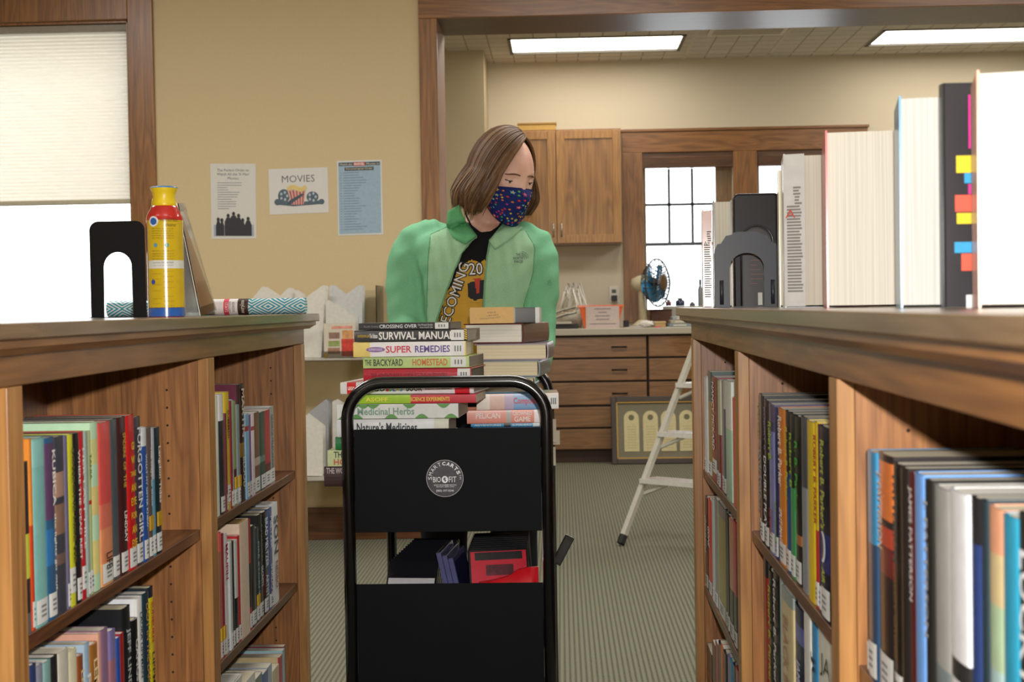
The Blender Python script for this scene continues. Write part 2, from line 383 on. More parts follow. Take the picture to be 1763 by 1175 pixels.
struct('trim_5', mb, oak('z'), bevel=0.003)
mb = MB().box(xl, bw3 + 0.14, YB - 0.025, YB, bzt, zc).box(xl - 0.01, bw3 + 0.15, YB - 0.035, YB, zc, zc + 0.02)
struct('trim_6', mb, oak('x'), bevel=0.003)
struct('trim_7', MB().box(bw0, bw3, YB - 0.05, YB, bzb - 0.08, bzb), oak('x'), bevel=0.003)
# ceiling fixtures of the work room
for i, (a, b_) in enumerate(hx):
    t = empty('ceiling_light', ((a + b_) / 2, 9.75, CE2)); OF = ((a + b_) / 2, 9.75, CE2)
    tag(t, ['long fluorescent ceiling light nearest the doorway jamb', 'long fluorescent ceiling light above the tall window books'][i], 'ceiling light', 'fluorescent lights of the work room')
    mb = MB().box(a, a + 0.022, ya, yb, CE2 - 0.006, CE2 + 0.05).box(b_ - 0.022, b_, ya, yb, CE2 - 0.006, CE2 + 0.05).box(a, b_, ya, ya + 0.02, CE2 - 0.006, CE2 + 0.05).box(a, b_, yb - 0.02, yb, CE2 - 0.006, CE2 + 0.05)
    mb.build('housing_frame', mat('#4a463f', 0.5), t, off=OF)
    MB().box(a + 0.022, b_ - 0.022, ya + 0.02, yb - 0.02, CE2 + 0.01, CE2 + 0.02).build('diffuser', emis('#fff6e6', 7.5, 'lit_diffuser'), t, off=OF)
# ---------------------------------------------------------------- the two bookcases
ZT = HC - 0.009            # top of the slab
SH = [0.697, 0.420, 0.143] # shelf tops
CL = dict(s=-1, loc=(-0.637, 0, 0), rz=0.0, st=[0.684, 1.610, 2.541, 3.462], end=3.509)
CR = dict(s=1, loc=(0.2825, 0, 0), rz=-0.0088, st=[0.620, 1.540, 2.460, 3.380], end=3.427)
for c in (CL, CR): c['M'] = Matrix.Translation(c['loc']) @ Matrix.Rotation(c['rz'], 4, 'Z')
DEP = 0.60
def bookcase(c, label):
    s = c['s']; y0, y1 = c['st'][0], c['end']
    t = empty('bookcase', c['loc']); tag(t, label, 'bookcase'); RM = Matrix.Rotation(c['rz'], 4, 'Z')
    def B(name, d0, d1, ya, yb, z0, z1, m, bev=0.0015):
        return MB().box(s * d0, s * d1, ya, yb, z0, z1, RM).build(name, m, t, bevel=bev)
    B('top_slab', -0.034, DEP + 0.034, y0 - 0.034, y1 + 0.034, ZT - 0.019, ZT, wood('#7d6243', '#54391f', 'y', 'top_oak', rough=0.22, coat=0.4), 0.002)
    # cornice moulding: profile (d, z) swept along the front and round the far end
    prof = [(-0.026, ZT - 0.0195), (-0.026, ZT - 0.028), (-0.020, ZT - 0.031), (-0.012, ZT - 0.037), (-0.0005, ZT - 0.037), (-0.0005, ZT - 0.0195)]
    mb = MB(); V = []
    for (d, z) in prof:
        V.append([Vector((s * d, y0 - 0.0, z)), Vector((s * d, y1 - d, z)), Vector((s * (DEP + 0.0), y1 - d, z))])
    mb.rings([[RM @ V[k][j] for k in range(len(prof))] for j in range(3)]); mb.build('cornice', oak('y'), t)
    B('apron', 0, 0.019, y0, y1, 1.007, ZT - 0.0195, oak('y'))
    for k, y in enumerate(c['st']):
        e = 0.047
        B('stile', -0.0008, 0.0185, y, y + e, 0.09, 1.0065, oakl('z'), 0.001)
        if k in (0,): pa, pb = y, y + 0.019
        elif k == 3: pa, pb = y + 0.0005, y + 0.0195
        else: pa, pb = y + 0.0005, y + 0.0465
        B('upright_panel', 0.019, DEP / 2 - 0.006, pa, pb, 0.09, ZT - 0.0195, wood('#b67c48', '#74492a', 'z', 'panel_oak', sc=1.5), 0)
    for k in range(3):
        ya, yb = c['st'][k] + 0.0475, c['st'][k + 1]
        if k == 0: ya = c['st'][0] + 0.0195
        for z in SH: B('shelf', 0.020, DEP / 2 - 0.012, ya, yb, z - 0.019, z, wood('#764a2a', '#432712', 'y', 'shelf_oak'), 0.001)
    B('back_panel', DEP / 2 - 0.006, DEP / 2 + 0.006, y0, y1, 0.0, ZT - 0.0195, oak('z'), 0)
    B('plinth', 0.03, DEP - 0.03, y0 + 0.02, y1 - 0.02, 0, 0.09, oak('y'), 0)
    B('rear_face', DEP - 0.019, DEP, y0, y1, 0.09, ZT - 0.0195, oak('z'), 0)
    B('end_panel', DEP / 2 + 0.006, DEP - 0.019, y1 - 0.019, y1, 0.09, ZT - 0.0195, oak('z'), 0)
    # shelf-pin holes in the camera-facing sides
    mb = MB()
    for k in (1, 2, 3):
        y = c['st'][k]
        for i in range(26):
            z = 0.15 + i * 0.032; d = 0.075
            for dd in (d,):
                M = RM @ Matrix.Translation((s * dd, y - 0.0004, z)) @ Matrix.Rotation(R(90), 4, 'X'); mb.lathe([(0.0022, 0), (0.0022, 0.0006)], 8, M=M)
    o = mb.build('shelf_pin_hole', mat('#2b1a10', 0.8), t); tag(o, kind='stuff')
    return t
bookcase(CL, 'long oak bookcase along the aisle with spray can and paper roll on top')
bookcase(CR, 'long oak bookcase along the aisle with open thick books and bookends on top')

# ---------------------------------------------------------------- books
def pagemat(c='#ded4bb', axis='x'):
    key = ('page', c, axis)
    if key in MC: return MC[key]
    m, nt, b = new_mat('page_edges'); tc = nt.nodes.new('ShaderNodeTexCoord'); mp = nt.nodes.new('ShaderNodeMapping')
    mp.inputs['Scale'].default_value = {'x': (900, 3, 3), 'y': (3, 900, 3)}[axis]
    nt.links.new(tc.outputs['Object'], mp.inputs[0]); n = nt.nodes.new('ShaderNodeTexNoise'); n.inputs['Scale'].default_value = 1; n.inputs['Detail'].default_value = 2
    nt.links.new(mp.outputs[0], n.inputs['Vector']); r = nt.nodes.new('ShaderNodeValToRGB'); L = lin(c)
    r.color_ramp.elements[0].position = 0.3; r.color_ramp.elements[0].color = (*[v * 0.8 for v in L], 1); r.color_ramp.elements[1].position = 0.6; r.color_ramp.elements[1].color = (*L, 1)
    nt.links.new(n.outputs['Fac'], r.inputs[0]); nt.links.new(r.outputs[0], b.inputs['Base Color']); b.inputs['Roughness'].default_value = 0.85
    MC[key] = m; return m
M_LAB = mat('#d9d9d6', 0.4, name='white_sticker')
def cmat(c): return mat(c, 0.34, 0.35, name='book_cloth')
def book(name, label, group, loc, w, h, d, cov, rot=(0, 0, 0), M=None, bands=(), txts=(), lab=None, hard=True, page='#d9cfb6', cover2=None, category='book', tilt=0.0, labtext=None, stick=None, lug=0.002, topgap=None):
    """standing book: spine faces local -y, thickness along x, foot on z=0"""
    t = empty(name, loc, rot)
    if M is not None: t.matrix_world = M
    tag(t, label, category, group)
    w = max(w, 0.004); th = min(0.0026 if hard else 0.0008, w * 0.2); ov = 0.003 if hard else 0.0003
    mats = [cmat(cov)]; zs = [(0, h, 0)]
    if bands:
        zs = []; z = 0
        for (a, b, c) in sorted(bands):
            if a * h > z + 1e-5: zs.append((z, a * h, 0))
            mats.append(cmat(c)); zs.append((a * h, b * h, len(mats) - 1)); z = b * h
        if z < h - 1e-5: zs.append((z, h, 0))
    bul = min(w * 0.11, 0.003) if hard else 0.0004
    n = 8; outer = []; inner = []
    for i in range(n + 1):
        a = math.pi * i / n; x = -w / 2 * math.cos(a); y = bul * (1 - math.sin(a)) ; outer.append((x, y))
        inner.append((-(w / 2 - th) * math.cos(a), bul * (1 - math.sin(a)) + th))
    poly = [(-w / 2, d)] + outer + [(w / 2, d), (w / 2 - th, d)] + inner[::-1] + [(-w / 2 + th, d)]
    mb = MB()
    for (a, b, mi) in zs:
        mb.mi = mi; mb.prism(poly, a, b, 'z')
    if cover2:
        mats.append(cmat(cover2)); mb.mi = len(mats) - 1
        mb.box(-w / 2 - 0.0003, -w / 2, bul + 0.004, d, 0, h).box(w / 2, w / 2 + 0.0003, bul + 0.004, d, 0, h)
    mb.build('cover', mats, t)
    pw = w / 2 - th - 0.0001
    if pw > 0.0008:
        MB().box(-pw, pw, bul + th + 0.0004, d - ov - 0.001, ov, h - (ov if topgap is None else topgap)).build('pages', pagemat(page), t)
    if lab is not None:
        a, b = lab; mb = MB(); k = 6
        ring = []
        for i in range(k + 1):
            an = math.pi * (0.12 + 0.76 * i / k); ring.append((-w / 2 * 0.98 * math.cos(an), bul * (1 - math.sin(an)) - 0.0006))
        V0 = [mb.bm.verts.new((x, y, a)) for x, y in ring]; V1 = [mb.bm.verts.new((x, y, b)) for x, y in ring]
        for i in range(k): mb._f([V0[i], V0[i + 1], V1[i + 1], V1[i]])
        o = mb.build('spine_label', M_LAB, t)
        if w > 0.009:
            q = MB()
            for j in range(3):
                zz = a + (b - a) * (0.3 + 0.2 * j); ww = w * 0.2
                q.quad((-ww, -0.0009, zz - 0.0014), (ww, -0.0009, zz - 0.0014), (ww, -0.0009, zz + 0.0014), (-ww, -0.0009, zz + 0.0014))
            q.build('call_number', mat('#77787c', 0.6), o)
    if stick is not None:
        a, b, c = stick
        MB().box(-w * 0.38, w * 0.38, -0.0012, 0.001, a, b).build('genre_sticker', mat(c, 0.4), t)
    for tx in txts:
        body, a, b, wd_, c = tx[:5]       # a..b fraction of the height, wd_ fraction of the width
        xo_ = tx[5] if len(tx) > 5 else 0.0
        Mt = frame((xo_ * w, -0.0014, (a + b) / 2 * h), (0, 0, -1), (1, 0, 0))
        text(body, Mt, (b - a) * h, wd_ * w, mat(c, 0.5), t, bold=0.02)
    return t
def locs(c, d, y, z): return c['M'] @ Vector((c['s'] * d, y, z))
def on_plane(c, px, py, d):
    """where the sight line of a photo pixel meets the case's plane at depth d -> (y, z) in case space"""
    Mi = c['M'].inverted(); o = Mi @ Vector((0, 0, HC)); v = Mi.to_3x3() @ ray(px, py)
    t = (c['s'] * d - o.x) / v.x; q = o + v * t; return q.y, q.z
BN = {'n': 0}
def row(c, z, yref, items, place, group, d0=0.021, jit=0.0035, ybase=None):
    """items: (x0, x1, ytop, colour, description, options)"""
    sgn = c['s']
    for it in items:
        x0, x1, yt, col, desc = it[:5]; op = dict(it[5]) if len(it) > 5 else {}
        ya, yb = sorted((on_plane(c, x0, yref, d0)[0], on_plane(c, x1, yref, d0)[0]))
        for q in c['st']:
            if ya < q < yb + 0.002: yb = q - 0.0015
            elif q <= ya < q + 0.048 and x0 != x1 and yb > q + 0.05: ya = q + 0.0485
            elif q <= ya and yb <= q + 0.05: ya, yb = q - 0.0015 - (yb - ya), q - 0.0015
        w = yb - ya - 0.0006
        h = on_plane(c, (x0 + x1) / 2, yt, d0)[1] - z
        h = min(h, {SH[0]: 0.305, SH[1]: 0.2545, SH[2]: 0.2545}[z])
        dep = op.pop('dep', 0.155 if h > 0.2 else 0.115)
        d = d0 + op.pop('set', random.random() * jit)
        hard = op.pop('hard', h > 0.195)
        txts = op.pop('txts', [])
        a = op.pop('lab', 0.03); lb = (0.004, 0.004 + a) if a else None
        if 'labz' in op: q = op.pop('labz'); lb = (q[0], q[1])
        M = c['M'] @ Matrix.Translation((sgn * d, (ya + yb) / 2, z + 0.0004)) @ Matrix.Rotation(R(-90) * sgn, 4, 'Z')
        page = op.pop('page', random.choice(['#e2dac6', '#e8e4da', '#d8ccb0']))
        book('book', f'{desc}, {place}' if not desc.endswith('.') else desc[:-1], group, (0, 0, 0), w, h, min(dep, DEP / 2 - 0.012 - d - 0.002), col, M=M, txts=txts, lab=lb, hard=hard, page=page, topgap=0.0006, **op)
W_, K_, Y_ = '#e8e6e0', '#17161a', '#d9c92e'
L1 = [
 (38.5, 52, 796, '#2e2428', 'short dark plum book with a yellow lemon shape', dict(bands=[(0.32, 0.58, '#cfd64a'), (0, 0.12, '#6b6560')], lab=0)),
 (52.3, 58, 757, '#c4441c', 'orange and red book in front of the white one', dict(bands=[(0.55, 1.0, '#e08a34')], lab=0.032)),
 (58.3, 80, 755, '#7fb9b4', 'pale aqua and white thick book', dict(cover2='#dfe8ea', bands=[(0.85, 0.99, '#8cc4bf')])),
 (80.3, 96, 754, '#2a5a80', 'purple and blue night-sky book', dict(bands=[(0.55, 0.97, '#5c3f63'), (0.30, 0.5, '#2f6fa8')], txts=[('KUBICA', 0.62, 0.93, 0.34, W_, 0.2), ('the lights go out', 0.15, 0.58, 0.26, W_, 0.2)])),
 (96.3, 113, 752, '#3d3f49', 'charcoal book with pale feather picture', dict(bands=[(0.45, 0.62, '#8a6a58'), (0.28, 0.34, '#6f5a52'), (0.66, 0.8, '#a98674')], lab=0)),
 (113.3, 118.5, 751, '#6a6480', 'thin mauve-grey book left of the yellow one', {}),
 (118.8, 130, 749, '#d6d62c', 'bright yellow book with dark title and raised label', dict(labz=(0.018, 0.052), txts=[('SOMEONE LIKE ME', 0.25, 0.92, 0.4, '#5a5a20', 0.15)])),
 (130.3, 139.5, 746, K_, 'black book with small white title', dict(txts=[('WHERE THE DEAD REST', 0.25, 0.9, 0.4, W_, 0.1)])),
 (139.8, 148, 743, '#b71f2a', 'crimson book with white dotted title', dict(labz=(0.014, 0.046), txts=[('HER LAST MILE', 0.3, 0.9, 0.34, W_)])),
 (148.3, 153.5, 743, '#8fa29b', 'thin grey-green book', {}),
 (153.8, 161, 742, '#b9c68a', 'light green book with red dot', dict(bands=[(0.55, 0.575, '#c02a20')], txts=[('TANIA', 0.7, 0.86, 0.4, '#3c4a2c')])),
 (161.3, 175.5, 727, '#bfe3bf', 'mint and yellow floral tall book', dict(bands=[(0.1, 0.3, '#e6d98a'), (0.45, 0.62, '#e3cf86'), (0.75, 0.9, '#d7d791')], lab=0)),
 (175.8, 196, 727, '#d2504c', 'wide coral red book with wavy peach foot', dict(bands=[(0.0, 0.14, '#dba06a'), (0.14, 0.35, '#d98a60'), (0.35, 0.5, '#d4705a')], lab=0.028, txts=[('LIFE', 0.10, 0.2, 0.5, '#3a2420')])),
 (196.3, 208.5, 722, '#4a5257', 'slate grey book with shiny jacket', {}),
 (208.8, 222, 718, '#3b1518', 'dark red-black book with small yellow lines', dict(txts=[('SPIDERS  OF  THE', 0.55, 0.9, 0.35, '#c9a13c'), ('LINDSAY', 0.2, 0.4, 0.35, W_)])),
 (222.3, 235.5, 715, '#c21a1e', 'scarlet book with stacked yellow capitals', dict(hor=['GI', 'W', 'TAKE', 'AN', 'EYE', 'FOR', 'AN', 'EYE'])),
 (235.8, 247.5, 718, '#3c3540', 'dark purple book titled FORGOTTEN GIRL', dict(txts=[('FORGOTTEN GIRL', 0.16, 0.93, 0.62, '#dedee2')])),
 (247.8, 255.5, 736, '#234f9a', 'royal blue book with white head band', dict(bands=[(0.86, 1, '#cfd4da')], txts=[('WHAT MY SISTER KNEW', 0.25, 0.8, 0.4, '#b9c8e4')])),
 (255.8, 263.5, 737, '#5d504b', 'brown-grey book with script title and gold sticker', dict(stick=(0.045, 0.068, '#b88f1e'), txts=[('The Days to Shine', 0.4, 0.86, 0.5, '#d0c9c0')])),
 (263.8, 269.5, 737, '#5b9ab8', 'pale blue-green paperback', dict(bands=[(0.6, 1, '#b7bcc6')])),
 (269.8, 279.5, 736, '#12282d', 'dark teal book with white script and gold sticker', dict(stick=(0.045, 0.068, '#b88f1e'), txts=[('Langdon Tides', 0.4, 0.85, 0.5, '#d6dde0')])),
]
def hor_text(t, words, h, w, c):
    for i, wd_ in enumerate(words):
        zz = h * (0.80 - 0.075 * i * 1.2); Mt = frame((0, -0.0014, zz), (1, 0, 0), (0, 0, 1)); text(wd_, Mt, w * 0.7, 0.012, mat(c, 0.5), t, bold=0.02, keep=True)
_book = book
def book(*a, **k):
    if 'labz' in k: k['lab'] = k.pop('labz')
    hor = k.pop('hor', None); hc = k.pop('horc', '#e0bd2a'); t = _book(*a, **k)
    if hor: hor_text(t, hor, a[5], a[4], hc)
    return t
row(CL, SH[0], 800, L1, 'upper shelf below the black bookend', 'books on the upper shelf under the black bookend')
L2 = [
 (45, 52, 1149, '#5b6fae', 'bluish paperback with photo spine at the shelf start', {}),
 (52.3, 64, 1146, '#2b3a66', 'short navy blue book', {}),
 (64.3, 78, 1147, '#8a8ea0', 'short grey-lilac book beside the aqua one', {}),
 (78.3, 91, 1140, '#7fa6a0', 'grey-green aqua book', {}),
 (91.3, 103, 1131, '#1e2023', 'black book with white LE lettering', dict(txts=[('LEE CHILD', 0.4, 0.85, 0.5, W_)])),
 (103.3, 122, 1121, '#c9c3b4', 'pale photo-cover book', dict(cover2='#b8bdc8')),
 (122.3, 138, 1120, '#ddd6b4', 'wide cream book with shiny corner', {}),
 (138.3, 148, 1129, '#8a4a26', 'rust brown paperback beside cream book', dict(txts=[('LEE SMITH', 0.4, 0.9, 0.5, '#e0c89a')])),
 (148.3, 158.5, 1108, '#9fb8cc', 'light blue book with white cursive', dict(txts=[('Fiona', 0.5, 0.8, 0.6, W_)])),
 (158.8, 172.5, 1109, '#a0692e', 'ochre brown paperback with tan letters', dict(txts=[('LEMON', 0.5, 0.9, 0.6, '#e6cf9a')])),
 (172.8, 178, 1091, '#d9a38e', 'salmon topped thin book', {}),
 (178.3, 191, 1083, '#8c6a86', 'pink and black photo book', dict(bands=[(0.0, 0.55, '#26202c')], txts=[('LEE', 0.3, 0.55, 0.6, W_)])),
 (191.3, 202, 1085, '#7a6fa0', 'lavender photo book with face', dict(bands=[(0.55, 0.8, '#9a6a78')])),
 (202.3, 208, 1098, '#2e4fa0', 'thin royal blue paperback', {}),
 (208.3, 214.5, 1090, '#9a2222', 'thin brick red paperback', {}),
 (214.8, 229.5, 1045, '#1a1b1e', 'thick black book showing red WATCH ME', dict(dep=0.15, txts=[('JEFF LINDSAY', 0.28, 0.86, 0.5, '#aab3b0')], watch=1)),
 (229.8, 240.5, 1066, '#0f0f12', 'slim black paperback titled GANGSTER', dict(txts=[('GANGSTER', 0.35, 0.85, 0.4, '#c9c9c9')])),
 (240.8, 250.5, 1028, '#e4e4e2', 'white book with small dark name', dict(cover2='#e9e9ee', txts=[('LAURA LIPPMAN', 0.45, 0.9, 0.45, '#3a4a46')])),
 (250.8, 261, 1020, '#1f3644', 'dark navy book with gold title LADY IN THE LAKE', dict(txts=[('LADY IN THE LAKE', 0.35, 0.93, 0.55, '#b08a3c')])),
 (261.3, 269.5, 1010, '#d3c21c', 'yellow book with dark head and red title', dict(bands=[(0.93, 1, '#1e2430')], txts=[('SUNBURN', 0.62, 0.9, 0.5, '#b03420'), ('LIPPMAN', 0.2, 0.55, 0.5, '#3a3a20')])),
]
_b2 = book
def book(*a, **k):
    wm = k.pop('watch', None); t = _b2(*a, **k)
    if wm:
        h, w = a[5], a[4]
        Mt = frame((-w / 2 - 0.0008, 0.07, h - 0.040), (0, -1, 0), (0, 0, 1)); text('WATCH ME', Mt, 0.058, 0.009, mat('#c22a22', 0.5), t)
        MB().box(-w / 2 - 0.0009, -w / 2, 0.03, 0.11, h - 0.056, h - 0.0545).build('cover_stripe', mat('#c22a22', 0.5), t)
    return t
row(CL, SH[1], 1120, L2, 'lower shelf below the spray can', 'books on the lower shelf under the black bookend')
L3 = [
 (369, 373.3, 675, '#b9a7ad', 'pinkish paperback in the corner shadow', dict(txts=[('DUFRESNE', 0.5, 0.85, 0.6, '#e6dfe2')])),
 (373.6, 381, 682, '#dfe3d2', 'cream-green white book', dict(lab=0)),
 (381.3, 389, 679, '#d9d8d6', 'white and black picture book', dict(bands=[(0, 0.78, '#2a2a30')])),
 (389.3, 391.5, 712, '#6d3034', 'very thin maroon book', {}),
 (391.8, 399.5, 675, '#d6b92e', 'mustard yellow book with label above its foot', dict(labz=(0.016, 0.05), txts=[('SUMMER', 0.6, 0.85, 0.4, '#5f4a18')])),
 (399.8, 402.8, 690, '#8e2a36', 'thin dark red paperback', {}),
 (403, 405.3, 688, '#9fb4b4', 'thin teal-grey paperback', {}),
 (405.6, 410.5, 690, '#8f9a62', 'olive green and maroon paperback', dict(bands=[(0.1, 0.35, '#57222a')], stick=(0.035, 0.058, '#c9a01c'))),
 (410.8, 415.6, 697, '#8c9aa0', 'blue-grey paperback with gold sticker', dict(stick=(0.035, 0.058, '#c9a01c'))),
 (415.9, 424.2, 661, '#35181e', 'tall dark book with pale letters MARTIN', dict(cover2='#6a2440', bands=[(0.38, 0.5, '#8a6a2c')], lab=0.0, txts=[('MARTIN', 0.55, 0.96, 0.55, '#cfc7b4'), ('BLOOD', 0.12, 0.38, 0.5, '#cfc7b4')])),
 (424.5, 430, 713, '#7fb0d2', 'sky blue paperback with red band', dict(bands=[(0.8, 0.86, '#9a3040')])),
 (430.3, 434, 714, '#6a5a8a', 'thin violet paperback', {}),
 (434.3, 439, 713, '#e2d3dc', 'pale pink-white paperback', dict(bands=[(0.8, 0.85, '#a84054')])),
 (439.3, 448.5, 710, '#6a4a36', 'brown mass-market book with white oval', dict(bands=[(0.34, 0.44, '#b9a698')])),
 (448.8, 457, 709, '#1f4a44', 'dark green mass-market book', dict(bands=[(0.36, 0.44, '#5f7f78')])),
 (457.3, 467, 706, '#b0243c', 'cherry red mass-market book', dict(bands=[(0.0, 0.3, '#5a1624')])),
 (467.3, 475, 700, '#9ea6a4', 'grey book ending the row beside bare wood', dict(dep=0.14, txts=[('GEORGE PELECANOS', 0.2, 0.9, 0.4, '#5a6260')])),
]
row(CL, SH[0], 780, L3, 'upper shelf below the patterned roll', 'books on the upper shelf under the striped roll')
L4 = [
 (374, 380, 917, '#8a3a34', 'pink-headed brown paperback with gold sticker', dict(bands=[(0.85, 1, '#d8566c')], stick=(0.035, 0.06, '#c9a01c'))),
 (380.3, 385, 917, '#a06a58', 'tan photo paperback with gold sticker', dict(bands=[(0.85, 1, '#d8605c')], stick=(0.035, 0.06, '#c9a01c'))),
 (385.3, 389.3, 919, '#8f1e2e', 'thin ruby paperback with gold sticker', dict(stick=(0.035, 0.06, '#c9a01c'))),
 (389.6, 396.5, 920, '#dcd6d6', 'white book with red name MAUPIN', dict(txts=[('MAUPIN', 0.62, 0.92, 0.6, '#b02038')])),
 (396.8, 401, 934, '#b9c0bf', 'grey-white paperback', {}),
 (401.3, 405, 931, '#1d1d22', 'slim black paperback in the middle', {}),
 (405.3, 410.8, 930, '#c9cfc9', 'white-over-black photo paperback', dict(bands=[(0, 0.45, '#1b1c20')])),
 (411.1, 415, 922, '#b5202a', 'red book with turquoise top edge', {}),
 (415.3, 431, 897, '#e4cdb6', 'thick cream-white book with rounded spine', dict(lab=0, page='#c9a868')),
 (431.3, 435, 893, '#a62a2a', 'thin red-over-black book', dict(bands=[(0.2, 0.6, '#1f1b20')])),
 (435.3, 443.5, 905, '#24262c', 'dark book with small orange lights', {}),
 (443.8, 449.5, 908, '#2e4048', 'dark slate paperback titled FIRE STORM', dict(stick=(0.035, 0.058, '#c9a01c'), txts=[('FIRE STORM', 0.3, 0.85, 0.5, '#8fb0b4')])),
 (449.8, 456.8, 885, '#181a1a', 'black hardback titled SECRETS', dict(txts=[('SECRETS', 0.3, 0.5, 0.5, '#c9cfc9'), ('P. MARGOLIN', 0.55, 0.9, 0.4, '#6f7a60')])),
 (457.1, 464.8, 880, '#101216', 'black hardback with white block title ARTIST', dict(bands=[(0.18, 0.4, '#4a1a1e')], txts=[('BRAD MELTZER', 0.45, 0.94, 0.6, '#d0d6da'), ('ARTIST', 0.16, 0.38, 0.6, '#d0d6da')])),
 (465.1, 472.5, 874, '#4f5f8e', 'blue-violet hardback titled SHADOW', dict(txts=[('MELTZER', 0.6, 0.92, 0.5, '#c9cfe0'), ('SHADOW', 0.1, 0.45, 0.5, '#dcdfe8')])),
 (472.8, 483.5, 866, '#dfe3e0', 'white hardback with large grey SON', dict(lab=0, txts=[('SON', 0.5, 0.88, 0.62, '#454a4c'), ('NESBO', 0.15, 0.42, 0.4, '#a05a5a')])),
]
row(CL, SH[1], 980, L4, 'lower shelf below the patterned roll', 'books on the lower shelf under the striped roll')
L5 = [
 (400, 420, 1172, '#e4e2de', 'white paperback in the corner', {}),
 (420.3, 440, 1168, '#dcdcd4', 'white-grey paperback', {}),
 (440.3, 453, 1165, '#6f7f74', 'green-banded white book', {}),
 (453.3, 462, 1157, '#3f5f9a', 'denim blue book', dict(cover2='#b9a48a')),
 (462.3, 470, 1146, '#a9bccb', 'pale blue hardback', {}),
 (470.3, 482, 1150, '#d8c9a8', 'cream book with picture cover', {}),
 (482.3, 487.5, 1129, '#b02848', 'raspberry red book', dict(cover2='#cbb88c')),
 (487.8, 491.5, 1118, '#9fc4cc', 'pale aqua book', {}),
 (491.8, 496, 1111, '#7a1f30', 'speckled dark red book ending the row', {}),
]
row(CL, SH[2], 1165, L5, 'bottom shelf below the patterned roll', 'books on the bottom shelf under the striped roll')

# right case; far bay
R1 = [
 (1211.5, 1215.5, 650, '#c9cbc8', 'thin white paperback standing apart', {}),
 (1217, 1223, 641, '#24504e', 'dark green and gold hardback', dict(bands=[(0, 0.72, '#8f7530')])),
 (1223.4, 1231, 650, '#8e1628', 'dark red hardback with white name', dict(labz=(0.02, 0.05), txts=[('NANCY PICKARD', 0.3, 0.95, 0.5, '#e8dede')])),
 (1231.3, 1234.5, 655, '#1d1c20', 'thin black hardback', {}),
 (1234.8, 1238.5, 656, '#b9b59a', 'khaki white hardback', dict(bands=[(0, 0.5, '#7a2a2c')])),
 (1238.8, 1243, 657, '#8e8f92', 'grey hardback', {}),
 (1243.3, 1247, 656, '#3a4a66', 'steel blue book', dict(bands=[(0.75, 1, '#b7bcbf')])),
 (1247.3, 1257, 657, '#a9d0b9', 'pale mint green tall hardback', dict(lab=0, bands=[(0.6, 1, '#d9e0d8')])),
 (1257.4, 1264, 686, '#dc5a48', 'short coral paperback', dict(lab=0)),
]
row(CR, SH[0], 740, R1, 'upper shelf by the ladder', 'books on the upper shelf near the ladder')
R2 = [
 (1204, 1213, 840, '#b7a94a', 'tall yellow scenic book with blue foot', dict(dep=0.16, bands=[(0.2, 0.32, '#2a4a8a'), (0.32, 0.42, '#a88a9a'), (0, 0.08, '#2f5a34')], page='#c9b27a')),
 (1213.3, 1217.5, 858, '#16161a', 'black hardback with white name', dict(txts=[('COBEN', 0.4, 0.8, 0.5, W_)])),
 (1217.8, 1223.5, 863, '#cf2a20', 'bright red hardback with white marks', dict(txts=[('GONE', 0.5, 0.72, 0.5, W_)])),
 (1223.8, 1227.5, 862, '#b7c4c4', 'thin white-teal hardback', {}),
 (1227.8, 1233, 862, '#8d8e84', 'grey book with pale top', {}),
 (1233.3, 1245, 872, '#a8a04e', 'olive yellow book with grey head', dict(bands=[(0.9, 1, '#8a7f88')])),
 (1245.3, 1248, 880, '#4a5450', 'thin dark grey paperback', {}),
 (1248.3, 1252, 888, '#0f0f12', 'slim jet black book', {}),
 (1252.3, 1259.5, 896, '#d98f74', 'peach-over-black hardback', dict(bands=[(0, 0.42, '#0e0e12')])),
 (1259.8, 1266, 899, '#b81f34', 'crimson-over-black hardback', dict(bands=[(0, 0.42, '#0e0e12')])),
]
row(CR, SH[1], 940, R2, 'middle shelf by the ladder', 'books on the lower shelf near the ladder')
R3 = [
 (1207, 1212, 1061, '#c4d6d2', 'pale hardback with big blue cover initial', dict(cover2='#5a68c4', dep=0.16, dinit=1, txts=[('DIANA PALMER', 0.5, 0.9, 0.5, '#2a3540')])),
 (1215.5, 1224, 1118, '#181c22', 'short black paperback with red stripe', dict(bands=[(0.5, 0.56, '#c02a20')], lab=0)),
 (1224.3, 1229, 1108, '#5a3430', 'dark brown paperback', dict(lab=0)),
 (1229.3, 1233.5, 1107, '#8e3a34', 'brick brown paperback', dict(lab=0)),
 (1233.8, 1238, 1108, '#241c2c', 'black-violet paperback with round back', dict(lab=0)),
 (1238.3, 1243, 1116, '#c4642a', 'orange paperback', dict(lab=0)),
 (1243.3, 1248, 1124, '#2a2030', 'dark plum paperback', dict(lab=0)),
 (1248.3, 1253, 1131, '#8a78b4', 'lilac paperback', dict(lab=0)),
 (1253.3, 1258, 1138, '#2f86b4', 'turquoise blue paperback', dict(lab=0)),
 (1258.3, 1263, 1145, '#20233c', 'midnight blue paperback', dict(lab=0)),
 (1263.3, 1269, 1152, '#b4322c', 'tomato red paperback', dict(lab=0)),
]
_b3 = book
def book(*a, **k):
    di = k.pop('dinit', None); t = _b3(*a, **k)
    if di:
        h, w = a[5], a[4]; Mt = frame((w / 2 + 0.0008, 0.085, h - 0.075), (0, 1, 0), (0, 0, 1)); text('Di', Mt, 0.09, 0.06, mat('#c9cff0', 0.4), t, bold=-0.0)
    return t
row(CR, SH[2], 1120, R3, 'bottom shelf by the ladder', 'books on the bottom shelf near the ladder')
